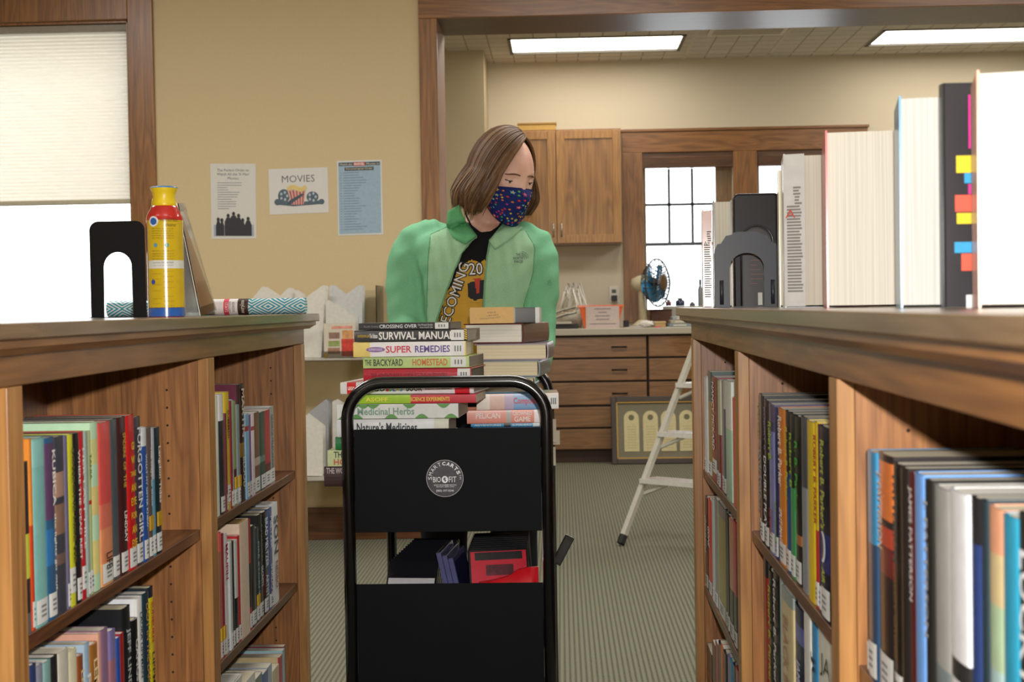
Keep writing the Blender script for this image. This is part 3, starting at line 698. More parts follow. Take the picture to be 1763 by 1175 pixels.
# right case; middle bay
R4 = [
 (1303, 1307, 679, '#141519', 'thin black hardback with blue title', dict(txts=[('BLUE SCREEN', 0.2, 0.6, 0.5, '#5fa0b8'), ('Parker', 0.7, 0.93, 0.5, '#a8a84a')])),
 (1307.3, 1313.5, 682, '#17151a', 'black hardback with grey script', dict(txts=[('Sudden', 0.3, 0.7, 0.5, '#9a9a96')])),
 (1313.8, 1320.8, 690, '#1a171d', 'black hardback with bold white capitals', dict(txts=[('DOUBLE PLAY', 0.12, 0.62, 0.6, '#e6e4e8'), ('ROBERT B', 0.66, 0.95, 0.4, '#8a7aa0')])),
 (1321.1, 1330, 697, '#7f86bd', 'periwinkle blue hardback with green script', dict(bands=[(0.82, 1, '#4a4668')], txts=[('Robert B.', 0.62, 0.88, 0.6, '#a9c43a'), ('SCHOOL', 0.12, 0.3, 0.5, '#a83a48')])),
 (1330.3, 1335, 703, '#232a52', 'dark indigo hardback titled SEA CHANGE', dict(txts=[('SEA CHANGE', 0.1, 0.38, 0.55, '#7fae3a')])),
 (1335.3, 1347, 705, '#dd8423', 'vivid orange hardback titled SPLIT IMAGE', dict(txts=[('Robert B. Parker', 0.5, 0.95, 0.55, '#f2e4d8'), ('SPLIT IMAGE', 0.12, 0.36, 0.42, '#f2e4d8')])),
 (1347.3, 1355, 709, '#1f4a7a', 'black and blue hardback with yellow script', dict(bands=[(0.62, 1, '#15171c')], txts=[('Robert B. Parker', 0.45, 0.9, 0.6, '#c9bd3a')])),
 (1355.3, 1363, 713, '#3f9a5a', 'black-to-green hardback with lime script', dict(bands=[(0.55, 1, '#18241c')], txts=[('Robert B', 0.55, 0.88, 0.5, '#9ac23a')])),
 (1363.3, 1373, 718, '#10150f', 'black hardback with green script', dict(txts=[('R. B. Parker', 0.42, 0.85, 0.5, '#46a83c')], bands=[(0.24, 0.3, '#a86a3a')])),
 (1373.3, 1383.5, 719, '#8a8d94', 'silvery grey shiny hardback', dict(lab=0, bands=[(0.6, 1, '#4a4d54')])),
 (1384, 1396.5, 727, '#e3c41c', 'bright lemon yellow hardback', dict(lab=0)),
 (1396.8, 1402.5, 728, '#b8241e', 'yellow-over-red hardback with red capitals', dict(bands=[(0.42, 1, '#dfbe22')], txts=[('ROBERT B. PARKER', 0.45, 0.93, 0.75, '#b02a20')])),
 (1402.8, 1408.5, 732, '#3f2248', 'dark purple hardback', {}),
 (1408.8, 1424.5, 736, '#151826', 'black hardback with white crescent moon', dict(bands=[(0.25, 0.45, '#1f2c6a')], moon=1, lab=0.036, txts=[("Robert B. Parker's", 0.47, 0.93, 0.45, '#b4b84a'), ('AIR', 0.19, 0.27, 0.35, '#b4b84a')])),
]
_b4 = book
def book(*a, **k):
    mo = k.pop('moon', None); t = _b4(*a, **k)
    if mo:
        h, w = a[5], a[4]; r = w * 0.3; z = h * 0.38
        ex, ez = r * math.cos(R(115)), r * math.sin(R(115)); cx_ = -r * 0.5; r2 = math.hypot(ex - cx_, ez); b0 = math.degrees(math.atan2(ez, ex - cx_))
        pts = [(r * math.cos(R(-115 + 230 * i / 18)), -0.0018, z + r * math.sin(R(-115 + 230 * i / 18))) for i in range(19)]
        pts += [(cx_ + r2 * math.cos(R(b0 - 2 * b0 * i / 14)), -0.0018, z + r2 * math.sin(R(b0 - 2 * b0 * i / 14))) for i in range(1, 14)]
        MB().poly(pts).build('crescent_moon', mat('#dfe4ee', 0.5), t)
    return t
row(CR, SH[0], 800, R4, 'upper shelf of middle bay', 'books on the upper shelf of the middle bay')
R5 = [
 (1313, 1319, 957, '#8e2a1e', 'black-topped red book in the dark corner', dict(bands=[(0.88, 1, '#16161a')])),
 (1319.3, 1327, 985, '#12130f', 'black hardback with yellow-green script', dict(txts=[('Robert B. Parker', 0.25, 0.9, 0.5, '#a9b43a')])),
 (1327.3, 1337.5, 987, '#101014', 'black hardback with white script', dict(txts=[("Robert B. Parker's", 0.25, 0.95, 0.45, '#c9c9cc')])),
 (1337.8, 1343, 995, '#a8bcb8', 'pale teal thin hardback', {}),
 (1343.3, 1362, 1020, '#cbb98c', 'wide tan ornamented hardback', dict(lab=0, bands=[(0.93, 1, '#8f9a94')], txts=[('BLACK BOOK', 0.2, 0.85, 0.4, '#a8806a')])),
 (1363, 1378.5, 1047, '#232640', 'navy hardback with lavender name', dict(bands=[(0.8, 0.9, '#5a60a0')], txts=[('JAMES PATTERSON', 0.1, 0.7, 0.5, '#b9bcd4')])),
 (1378.8, 1390, 1043, '#dcdcd4', 'white tall hardback', {}),
 (1390.3, 1400.5, 1077, '#3f8fc4', 'sky blue hardback with dark slanted letters', dict(txts=[('JUDGE', 0.3, 0.85, 0.6, '#16222e')])),
 (1400.8, 1427, 1094, '#e0dfcf', 'wide ivory hardback with JA and a red block', dict(lab=0, jared=1)),
]
_b5 = book
def book(*a, **k):
    j = k.pop('jared', None); t = _b5(*a, **k)
    if j:
        h, w = a[5], a[4]
        text('JA', frame((w * 0.12, -0.0014, h * 0.84), (1, 0, 0), (0, 0, 1)), w * 0.62, h * 0.12, mat('#3a352e', 0.5), t)
        MB().box(-w * 0.2, w * 0.2, -0.0012, 0.001, h * 0.3, h * 0.73).build('red_block', mat('#8e1f22', 0.4), t)
    return t
row(CR, SH[1], 1080, R5, 'lower shelf of middle bay', 'books on the lower shelf of the middle bay')
# right case; near bay
R6 = [
 (1488.5, 1491, 778, '#2a2830', 'very thin dark book against the upright', {}),
 (1491.4, 1506, 779, '#3486b4', 'ocean blue glossy hardback', dict(bands=[(0, 0.6, '#26425f')], lab=0.036)),
 (1506.4, 1531, 784, '#22191b', 'orange-over-black hardback', dict(bands=[(0.62, 0.7, '#c0482c'), (0.70, 0.73, '#2a2024'), (0.73, 0.97, '#e07a3a'), (0.5, 0.62, '#6a2622')], lab=0.036, txts=[('J. PATTERSON', 0.6, 0.92, 0.4, '#e0c9b8', -0.25)])),
 (1531.4, 1546, 800, '#17140f', 'black hardback with bronze CROSS lettering', dict(txts=[('ALEX CROSS', 0.2, 0.55, 0.4, '#6f5630'), ('PATTERSON', 0.6, 0.95, 0.5, '#3f4a4c')])),
 (1546.4, 1557, 807, '#1c1815', 'plain black-brown hardback', {}),
 (1557.4, 1571.5, 817, '#5a1418', 'maroon hardback with white capitals', dict(txts=[('JAMES PATTERSON', 0.5, 0.95, 0.5, '#d9cfcf')])),
 (1572, 1588, 817, '#6f9fe0', 'light cornflower blue hardback', dict(lab=0)),
 (1588.4, 1600, 827, '#1c1b18', 'black hardback with white-grey name', dict(txts=[('J. PATTERSON', 0.42, 0.93, 0.6, '#b7b9bc')])),
 (1600.4, 1628, 842, '#a9a8a4', 'wide silver-grey hardback', dict(bands=[(0, 0.35, '#7f8c8e')], lab=0.036)),
 (1630, 1661, 848, '#e3e4e6', 'thick white hardback with black ball motif', dict(lab=0, bands=[(0.36, 0.43, '#2b2a2c')])),
 (1661.4, 1680, 858, '#28407a', 'deep blue hardback with dark red shape', dict(bands=[(0, 0.3, '#5a1c30'), (0.85, 1, '#1f2026')])),
 (1680.4, 1691, 862, '#22343c', 'dark blue-grey hardback', {}),
 (1691.4, 1717, 876, '#a9c6c4', 'wide pastel hardback, peach to aqua', dict(bands=[(0.86, 1, '#d99a78'), (0.7, 0.86, '#ccb88a'), (0.5, 0.7, '#a9c09c')])),
 (1717.4, 1744, 890, '#2a8fae', 'wide teal blue hardback', dict(lab=0, txts=[('SEA', 0.05, 0.25, 0.3, '#cfe0e4', -0.25)])),
 (1745, 1785, 890, '#1e1d1f', 'black hardback with huge white rough letters', dict(txts=[('LUCKY STRIKE', 0.1, 0.9, 0.5, '#d6d6d6')])),
 (1786, 1840, 900, '#7a2a2a', 'dark red hardback cut off by the frame', {}),
]
row(CR, SH[0], 960, R6, 'nearest bay', 'books in the nearest bay of the aisle')
# ---------------------------------------------------------------- things on the bookcase tops
def plate(pts, holes, M, th):
    """flat plate from an outline with a notch already in the outline; pts are (x,z) in M's x/z plane"""
    return MB().prism(pts, 0, th, 'y', M)
def arc(cx, cz, rx, rz, a0, a1, n=12):
    return [(cx + rx * math.cos(R(a0 + (a1 - a0) * i / n)), cz + rz * math.sin(R(a0 + (a1 - a0) * i / n))) for i in range(n + 1)]
def P2(px, Y): return P(px, 540, Y).x
# black L-shaped bookend
Y = 2.86; xa, xb = P2(157, Y), P2(252, Y); w = xb - xa; h = P(200, 381, Y).z - ZT
t = empty('bookend', ((xa + xb) / 2, Y, ZT)); tag(t, 'plain black steel bookend with arched opening beside the spray can', 'bookend')
o_ = [(-w / 2, 0.001), (-w / 2, h - 0.018)] + arc(-w / 2 + 0.018, h - 0.018, 0.018, 0.018, 180, 90, 6) + arc(w / 2 - 0.018, h - 0.018, 0.018, 0.018, 90, 0, 6) + [(w / 2, 0.001)]
hw = w * 0.27; hz = h * 0.68 - hw
o_ += [(hw * 0.98 , 0.001), (hw * 0.95, hz)] + arc(0, hz, hw * 0.95, hw, 0, 180, 14)[1:] + [(-hw * 0.98, 0.001)]
MB().prism(o_, 0, 0.0022, 'y').build('upright_plate', mat('#08080a', 0.5, spec=0.25, name='black_enamel'), t)
MB().box(-w / 2 - 0.004, w / 2, -0.0, 0.06, 0.0002, 0.0016).build('base_plate', mat('#08080a', 0.5, spec=0.25), t)
MB().box(-hw * 0.9, hw * 0.9, -0.035, 0.0, 0.0002, 0.0014).build('base_tongue', mat('#08080a', 0.5, spec=0.25), t)
# spray can
Y = 2.6; cx = P(287, 540, Y).x; mp = Y / 2450
t = empty('spray_can', (cx, Y, ZT)); tag(t, 'yellow, red and blue aerosol cleaner can with blue-topped yellow nozzle', 'spray can')
r = 31 * mp; hb = 172 * mp
prof = [(r * 0.94, 0.0003), (r, 0.003), (r, hb), (r * 0.97, hb + 0.004), (r * 0.86, hb + 0.012), (r * 0.74, hb + 0.019), (r * 0.70, hb + 0.022)]
b = MB(); b.lathe(prof, 40); b.build('can_body', mat('#c2241c', 0.22, 0.6, name='red_lacquer'), t, smooth=True)
def cylpatch(mb, rr, a0, a1, z0, z1, n=20):
    """a angles measured from the camera-facing side, positive to the right"""
    V = [[mb.bm.verts.new((rr * math.sin(R(a0 + (a1 - a0) * i / n)), -rr * math.cos(R(a0 + (a1 - a0) * i / n)), z)) for i in range(n + 1)] for z in (z0, z1)]
    for i in range(n): mb._f([V[0][i], V[0][i + 1], V[1][i + 1], V[1][i]])
def canlabel(name, a0, a1, z0, z1, c, lift=0.0003, parent=None):
    mb = MB(); cylpatch(mb, r + lift, a0, a1, z0, z1); return mb.build(name, mat(c, 0.2, 0.6), parent or t, smooth=True)
zt_ = hb - 0.004
canlabel('blue_wrap', -180, 180, 0.0015, zt_ * 0.93, '#20418e')
yl = canlabel('label', -52, 150, 17 * mp, zt_ * 0.995, '#d0b01c', 0.0006)
canlabel('foot_band', -180, 180, 0.002, 16 * mp, '#2a5fb0', 0.0007, yl)
canlabel('caution_band', -46, 90, 84 * mp, 98 * mp, '#d9dad4', 0.0009, yl)
def wrap(v): a = v.x / r; return Vector(((r + 0.0013) * math.sin(a), -(r + 0.0013) * math.cos(a), v.z))
def cantext(s_, px, py, L, H, c='#4a3b20'):
    Mt = frame((( px - 287) * mp, 0, (543 - py) * mp), (1, 0, 0), (0, 0, 1))
    text(s_, Mt, L * mp, H * mp, mat(c, 0.5), yl, 'label_print', fn=wrap)
cantext('multisurface', 303, 375, 30, 7); cantext('cleaner', 306, 384, 19, 6)
for i, py in enumerate([391, 395, 399, 403, 407, 429, 434, 438, 443]): cantext('DIRECTIONS use on wood glass and steel'[:26 + (i % 3) * 5], 291, py, 38, 2.2)
cantext('CAUTION: EYE IRRITANT', 291, 449, 36, 2.6, '#5a4a3a'); cantext('Keep out of reach of children', 291, 454, 34, 2.2, '#5a4a3a')
for i, py in enumerate([464, 468, 473, 477, 482, 487, 492, 497, 507, 511, 515, 519, 523, 527]): cantext('Spray evenly wipe dry', 279 if i % 2 else 300, py, 17, 2.0, '#6a5520')
mb = MB(); n = 24
def disc(mb, px, py, rad, lift, n=24):
    pts = [Vector(((px - 287) * mp + rad * mp * math.cos(2 * math.pi * i / n), 0, (543 - py) * mp + rad * mp * math.sin(2 * math.pi * i / n))) for i in range(n)]
    q = []
    for p in pts: a = p.x / r; q.append(((r + lift) * math.sin(a), -(r + lift) * math.cos(a), p.z))
    mb.poly(q)
disc(mb, 276, 378, 9, 0.0012); mb.build('round_emblem', mat('#dfe3ea', 0.3), yl)
mb = MB(); disc(mb, 276, 378, 6, 0.0016); mb.build('emblem_core', mat('#2d5fa8', 0.3), yl)
for px, c in ((279, '#5f9ab0'), (298, '#3f8f8a')):
    mb = MB(); disc(mb, px, 419, 3.6, 0.0012, 14); mb.build('pictogram', mat(c, 0.3), yl)
mb = MB(); disc(mb, 273, 482, 4.2, 0.0012, 14); mb.build('seal', mat('#3d4fa0', 0.3), yl)
zc = hb + 0.018; ch = 35 * mp
prof = [(r * 0.69, 0), (r * 0.66, ch * 0.25), (r * 0.60, ch * 0.55), (r * 0.66, ch * 0.8), (r * 0.76, ch * 0.98), (r * 0.76, ch)]
mb = MB(); mb.lathe(prof, 32, (0, 0, zc)); mb.ball((-r * 0.62, 0, zc + ch * 0.2), 0.006, 8, (0.5, 1, 2))
mb.build('nozzle_cap', mat('#e8c81e', 0.35, name='yellow_plastic'), t, smooth=True)
mb = MB(); mb.ball((0, 0, zc + ch), r * 0.78, 10, (1, 1, 0.16)); mb.build('push_button', mat('#3b86c6', 0.35), t, smooth=True)
# paper roll (patterned shelf liner)
Y = 3.3; x0, x1 = P2(187, Y), P2(527, Y); rr = 0.0187; zc_ = ZT + rr + 0.0003
def diamond():
    m, nt, b = new_mat('blue_white_diamonds'); tc = nt.nodes.new('ShaderNodeTexCoord'); sp = nt.nodes.new('ShaderNodeSeparateXYZ'); nt.links.new(tc.outputs['Object'], sp.inputs[0])
    def N(op, a, bb=None, v1=None):
        q = nt.nodes.new('ShaderNodeMath'); q.operation = op; nt.links.new(a, q.inputs[0])
        if bb is not None: nt.links.new(bb, q.inputs[1])
        if v1 is not None: q.inputs[1].default_value = v1
        return q.outputs[0]
    u = N('MULTIPLY', N('PINGPONG', sp.outputs['X'], v1=0.038), v1=0.55); v = N('PINGPONG', sp.outputs['Z'], v1=0.021)
    s_ = N('FRACT', N('MULTIPLY', N('ADD', u, v), v1=150.0)); g = N('GREATER_THAN', s_, v1=0.52)
    mx = nt.nodes.new('ShaderNodeMix'); mx.data_type = 'RGBA'; mx.inputs[6].default_value = (*lin('#2a93ae'), 1); mx.inputs[7].default_value = (*lin('#dde3df'), 1)
    nt.links.new(g, mx.inputs[0]); nt.links.new(mx.outputs[2], b.inputs['Base Color']); b.inputs['Roughness'].default_value = 0.3; return m
t = empty('shelf_liner_roll', (x0, Y, zc_)); tag(t, 'roll of turquoise and white diamond-patterned shelf liner', 'paper roll')
def xcyl(a, b_, rad): return MB().tube([(a, 0, 0), (b_, 0, 0)], rad, 28, up=(0, 0, 1))
xcyl(0, x1 - x0, rr).build('patterned_roll', diamond(), t, smooth=False)
bx0, bx1, bx2 = P2(318, Y) - x0, P2(412, Y) - x0, P2(430, Y) - x0
xcyl(bx0 + 0.01, bx1, rr + 0.0004).build('paper_band', mat('#e6e0e0', 0.4), t); xcyl(bx1, bx2, rr + 0.0006).build('brown_band', mat('#3f2a20', 0.4), t)
q = P2(388, Y) - x0; xcyl(q, q + 0.012, rr + 0.0008).build('red_stripe', mat('#d8485e', 0.4), t)
def wr(v): a = (v.z) / rr; return Vector((v.x, -(rr + 0.0012) * math.cos(a), (rr + 0.0012) * math.sin(a)))
for s_, px, L, H, c in (('easyLiner', 421, 0.032, 0.012, '#e6dfd6'), ('ADHESIVE', 405, 0.024, 0.006, '#5a5250'), ('REMOVABLE', 399, 0.026, 0.004, '#5a5250'), ('STAYS', 393, 0.022, 0.007, '#f0e6e6')):
    text(s_, frame((P2(px, Y) - x0, 0, 0), (0, 0, -1), (1, 0, 0)), L, H, mat(c, 0.5), t, 'band_print', fn=wr)
# slanted clear holder with a picture sheet
def clear():
    if 'clear' in MC: return MC['clear']
    m, nt, b = new_mat('clear_plastic'); out = nt.nodes['Material Output']
    tr = nt.nodes.new('ShaderNodeBsdfTransparent'); tr.inputs[0].default_value = (0.93, 0.94, 0.94, 1); gl = nt.nodes.new('ShaderNodeBsdfGlossy'); gl.inputs['Roughness'].default_value = 0.08
    fr = nt.nodes.new('ShaderNodeFresnel'); fr.inputs[0].default_value = 1.5; mx = nt.nodes.new('ShaderNodeMixShader')
    nt.links.new(fr.outputs[0], mx.inputs[0]); nt.links.new(tr.outputs[0], mx.inputs[1]); nt.links.new(gl.outputs[0], mx.inputs[2]); nt.links.new(mx.outputs[0], out.inputs[0]); MC['clear'] = m; return m
A0, A1 = P(305, 350, 2.76), P(345, 539, 2.76); B0, B1 = P(316, 350, 2.99), P(371, 516, 2.99)
A1.z = ZT + 0.0015; B1.z = ZT + 0.012
t = empty('sign_holder', (A1.x, A1.y, ZT)); tag(t, 'clear slanted holder with orange picture sheet behind the spray can', 'sign holder'); OF = (A1.x, A1.y, ZT)
def slab(name, a, b, c, d, th, m, par=None):
    a, b, c, d = map(Vector, (a, b, c, d)); n = (b - a).cross(d - a).normalized() * th
    mb = MB(); mb.rings([[a, b, c, d], [a + n, b + n, c + n, d + n]]); return mb.build(name, m, par or t, off=OF)
sheet = slab('picture_sheet', A0, B0, B1, A1, 0.0008, mat('#efe6d8', 0.35, 0.3))
slab('clear_front', A0 + Vector((0.003, -0.002, 0)), B0 + Vector((0.003, -0.002, 0)), B1 + Vector((0.003, -0.002, 0)), A1 + Vector((0.003, -0.002, 0)), 0.0015, clear())
for k, (u0, u1, v0, v1, c) in enumerate([(0.25, 0.75, 0.33, 0.42, '#c8854f'), (0.25, 0.75, 0.49, 0.58, '#cc6030'), (0.25, 0.75, 0.66, 0.75, '#9c7a6a'), (0.15, 0.85, 0.04, 0.18, '#a08470')]):
    def UV(u, v): return (A0.lerp(B0, u)).lerp(A1.lerp(B1, u), v) + Vector((0.0022, -0.0016, 0.0))
    slab('picture', UV(u0, v0), UV(u1, v0), UV(u1, v1), UV(u0, v1), 0.0004, mat(c, 0.35, 0.3), sheet) if False else slab('printed_picture', UV(u0, v0), UV(u1, v0), UV(u1, v1), UV(u0, v1), 0.0003, mat(c, 0.35, 0.3, var=0.3, scale=120))
slab('back_strut', A0, B0, Vector((A0.x - 0.012, 2.97, ZT + 0.001)), Vector((A0.x - 0.014, 2.77, ZT + 0.001)), 0.0015, mat('#d8d8d4', 0.2, 0.3))
slab('foot_lip', Vector((A1.x, 2.76, ZT + 0.0006)), Vector((A1.x + 0.05, 2.76, ZT + 0.0006)), Vector((A1.x + 0.05, 2.9, ZT + 0.0006)), Vector((A1.x, 2.9, ZT + 0.0006)), 0.0012, clear())

# display books on the other case
def disp(label, px0, px1, pyt, Y, cov, page, d=0.15, rz=180, **k):
    x0, x1 = P(px0, 530, Y).x, P(px1, 530, Y).x; h = P((px0 + px1) / 2, pyt, Y).z - ZT - 0.0006
    return book('book', label, 'books displayed on top of the bookcase', (0, 0, 0), (x1 - x0), h, d, cov, M=Matrix.Translation(((x0 + x1) / 2, Y, ZT + 0.0005)) @ Matrix.Rotation(-math.atan2(x0, Y) * 0.82, 4, 'Z') @ Matrix.Translation((0, d, 0)) @ Matrix.Rotation(R(rz), 4, 'Z'), page=page, **k), x0, x1, h
disp('thick open-paged novel with red board edge on the bookcase top', 1425, 1548, 222, 1.93, '#c0281f', '#d6d0c2')
disp('thick book with pale blue jacket edge beside the black tabbed book', 1552, 1626, 163, 1.60, '#4b8fb8', '#cbc8c2', d=0.14)
disp('nearest and tallest book, white pages between coral covers', 1687, 1800, 117, 1.36, '#e39a7c', '#d2cec6', d=0.12, rz=180)
# black book turned face-on with sticky tabs
Y = 1.525; x0 = P(1627, 530, Y).x; h = P(1650, 143, Y).z - ZT
t = book('book', 'black glossy-covered book bristling with colourful sticky tabs', 'books displayed on top of the bookcase', (0, 0, 0), 0.022, h, 0.155, '#2a292d', M=Matrix.Translation((x0, Y + 0.012, ZT + 0.0004)) @ Matrix.Rotation(R(-90), 4, 'Z'), page='#d8d2c8', lab=None)
TABS = [(1668, 1683, 163, 255, '#d81c8a'), (1647, 1683, 268, 297, '#dcc21e'), (1661, 1683, 298, 315, '#2a93c4'), (1668, 1683, 317, 334, '#c81e86'), (1645, 1683, 336, 364, '#e2553c'), (1648, 1683, 367, 385, '#dcc21e'), (1676, 1683, 388, 414, '#8e1c50'), (1644, 1683, 417, 435, '#2a93c4'), (1656, 1683, 437, 466, '#e2553c')]
for a, b_, c_, d_, col in TABS:
    q0 = P(a, c_, 1.5215); q1 = P(b_, d_, 1.5215); mi = t.matrix_world.inverted()
    mb = MB(); mb.box(q0.x, q1.x, 1.5232, 1.5238, q1.z, q0.z, mi); mb.build('sticky_tab', mat(col, 0.55), t)
a, b_ = P(1665, 508, 1.52), P(1676, 532, 1.52); MB().box(a.x, b_.x, 1.5232, 1.5238, b_.z, a.z, t.matrix_world.inverted()).build('barcode_sticker', mat('#d0d0ce', 0.4), t)
# book with printed flap
t, x0, x1, h = disp('half-open pale book whose flap starts with a red capital', 1352, 1424, 264, 2.28, '#bfbcb6', '#c6bfb0', d=0.13)
def flap(t, Y, x0, x1, z0, z1, c, lines, A=None, turn=0.02):
    mi = t.matrix_world.inverted(); mb = MB(); mb.mi = 0
    a, b, c_, d = Vector((x0, Y, z0)), Vector((x1, Y - turn, z0)), Vector((x1, Y - turn, z1)), Vector((x0, Y, z1)); n = Vector((0, 0.0006, 0))
    mb.rings([[mi @ p for p in (a, b, c_, d)], [mi @ (p + n) for p in (a, b, c_, d)]]); o = mb.build('flap_page', mat(c, 0.35, 0.3), t)
    q = MB()
    for i in range(lines):
        z = z1 - (z1 - z0) * (0.22 + 0.7 * i / lines); xa_ = x0 + (x1 - x0) * (0.14 if i > 2 else 0.45); xb_ = x0 + (x1 - x0) * (0.72 + 0.18 * random.random())
        if A and 2 < i < 6: xa_ = x0 + (x1 - x0) * 0.52
        ya = Y - turn * (xa_ - x0) / (x1 - x0) - 0.0006; yb_ = Y - turn * (xb_ - x0) / (x1 - x0) - 0.0006; hh = (z1 - z0) * 0.006
        q.quad(*[mi @ Vector(p) for p in ((xa_, ya, z - hh), (xb_, yb_, z - hh), (xb_, yb_, z + hh), (xa_, ya, z + hh))])
    q.build('flap_print', mat('#77736e', 0.6), o)
    if A:
        Mt = mi @ frame((x0 + (x1 - x0) * 0.3, Y - turn * 0.4 - 0.0012, z1 - (z1 - z0) * A[1]), (1, -turn / (x1 - x0), 0), (0, 0, 1)); text('A', Mt, (x1 - x0) * A[3], (z1 - z0) * A[2], mat(A[0], 0.5), o)
    return o
flap(t, 2.277, x0 - 0.001, x0 + 0.030, ZT + 0.002, ZT + h * 0.995, '#bdbcb8', 34, ('#b0392c', 0.39, 0.055, 0.5), 0.012)
disp('narrow cream-edged book squeezed behind the flap book', 1343, 1350, 290, 2.44, '#c9c4a4', '#e0d8c0', d=0.10)
t, x0, x1, h = disp('slim pink-flapped book at the very end of the bookcase', 1211, 1227, 361, 3.26, '#c99484', '#d8cfc0', d=0.13)
flap(t, 3.257, x0, x1, ZT + 0.002, ZT + h * 0.99, '#d0a090', 30, ('#4a3a38', 0.34, 0.04, 0.4), 0.002)
disp('cream-paged book with dark board behind the scalloped bookend', 1230, 1262, 345, 3.10, '#2e2b2c', '#dcd6c6', d=0.12)
# black bookend with raised rim and a dark book behind it
Y = 2.98; xa, xb = P2(1264, Y), P2(1345, Y) ; w = xb - xa; h = P(1300, 333, Y).z - ZT; xm = (xa + xb) / 2
t = empty('bookend', (xm, Y, ZT)); tag(t, 'tall black rimmed bookend with inner arch beside the flap book', 'bookend')
o_ = [(-w / 2, 0.0006), (-w / 2, h - 0.012)] + arc(-w / 2 + 0.012, h - 0.012, 0.012, 0.012, 180, 90, 5) + arc(w / 2 - 0.012, h - 0.012, 0.012, 0.012, 90, 0, 5) + [(w / 2, 0.0006)]
hw = w * 0.30; hz = h * 0.70 - hw * 1.0
o_ += [(hw, 0.0006), (hw, hz)] + arc(0, hz, hw, hw, 0, 180, 14)[1:] + [(-hw, 0.0006)]
MB().prism(o_, 0, 0.0022, 'y').build('upright_plate', mat('#09090c', 0.4, 0.1, spec=0.3), t)
pts = [(-w / 2 + 0.002, 0, 0.002), (-w / 2 + 0.002, 0, h - 0.012)] + [(x, 0, z) for x, z in arc(-w / 2 + 0.012, h - 0.012, 0.010, 0.010, 180, 90, 5)] + [(x, 0, z) for x, z in arc(w / 2 - 0.012, h - 0.012, 0.010, 0.010, 90, 0, 5)] + [(w / 2 - 0.002, 0, 0.002)]
MB().tube(pts, 0.002, 8, up=(0, 1, 0)).build('rim', mat('#1b1b20', 0.25, 0.4), t, smooth=True)
pts = [(hw + 0.004, 0, 0.003), (hw + 0.004, 0, hz)] + [(x, 0, z) for x, z in arc(0, hz, hw + 0.004, hw + 0.004, 0, 180, 14)[1:]] + [(-hw - 0.004, 0, 0.003)]
MB().tube(pts, 0.0018, 8, up=(0, 1, 0)).build('arch_rim', mat('#1b1b20', 0.25, 0.4), t, smooth=True)
MB().box(-w / 2, w / 2, 0.0022, 0.012, 0.0002, 0.0012).build('base_plate', mat('#09090c', 0.4, 0.1, spec=0.3), t)
# the dark book it holds
hh = h * 0.94
t = book('book', 'dark brown book with barcode seen through the bookend arch', 'books displayed on top of the bookcase', (0, 0, 0), 0.024, hh, w * 0.9, '#231a18', M=Matrix.Translation((xm - w * 0.45, Y + 0.0255, ZT + 0.0005)) @ Matrix.Rotation(R(-90), 4, 'Z'))
mi = t.matrix_world.inverted()
for i in range(11):
    a = P(1293, 408 + i * 8, Y + 0.012); wd_ = random.uniform(0.012, 0.035); MB().box(a.x, a.x + wd_, Y + 0.0130, Y + 0.0133, a.z - 0.0012, a.z, mi).build('cover_print', mat('#7a4a3c', 0.5), t)
a = P(1305, 504, Y + 0.012); MB().box(a.x, a.x + 0.009, Y + 0.0128, Y + 0.0133, ZT + 0.004, a.z, mi).build('barcode_sticker', mat('#c9c9c4', 0.5), t)
# scalloped grey bookend
Y = 2.88; xa, xb = P2(1232, Y), P2(1342, Y); w = xb - xa; h = P(1287, 399, Y).z - ZT; xm = (xa + xb) / 2
t = empty('bookend', (xm, Y, ZT)); tag(t, 'low blue-grey metal bookend with scalloped shoulders and arched opening', 'bookend')
o_ = [(-w / 2, 0.0006), (-w / 2, h * 0.76), (-w * 0.46, h * 0.84), (-w * 0.40, h * 0.85), (-w * 0.36, h * 0.90), (-w * 0.32, h * 0.95), (-w * 0.24, h * 0.96), (-w * 0.2, h * 0.99), (-w * 0.14, h),
      (w * 0.14, h), (w * 0.2, h * 0.99), (w * 0.24, h * 0.96), (w * 0.32, h * 0.95), (w * 0.36, h * 0.90), (w * 0.40, h * 0.85), (w * 0.46, h * 0.84), (w / 2, h * 0.76), (w / 2, 0.0006)]
hw = w * 0.27
o_ += [(hw, 0.0006), (hw, h * 0.52)] + arc(0, h * 0.52, hw, h * 0.2, 0, 180, 14)[1:] + [(-hw, 0.0006)]
GM = mat('#2b303b', 0.4, 0.1, name='blue_grey_enamel')
MB().prism(o_, 0, 0.003, 'y').build('upright_plate', GM, t)
MB().box(-w / 2, w / 2, 0.003, 0.05, 0.0002, 0.0015).build('base_plate', GM, t)
for s in (-1, 1): MB().tube([(s * w * 0.40, -0.001, 0.006), (s * w * 0.40, -0.001, h * 0.36)], 0.004, 8).build('pressed_rib', mat('#232730', 0.4), t, smooth=True)

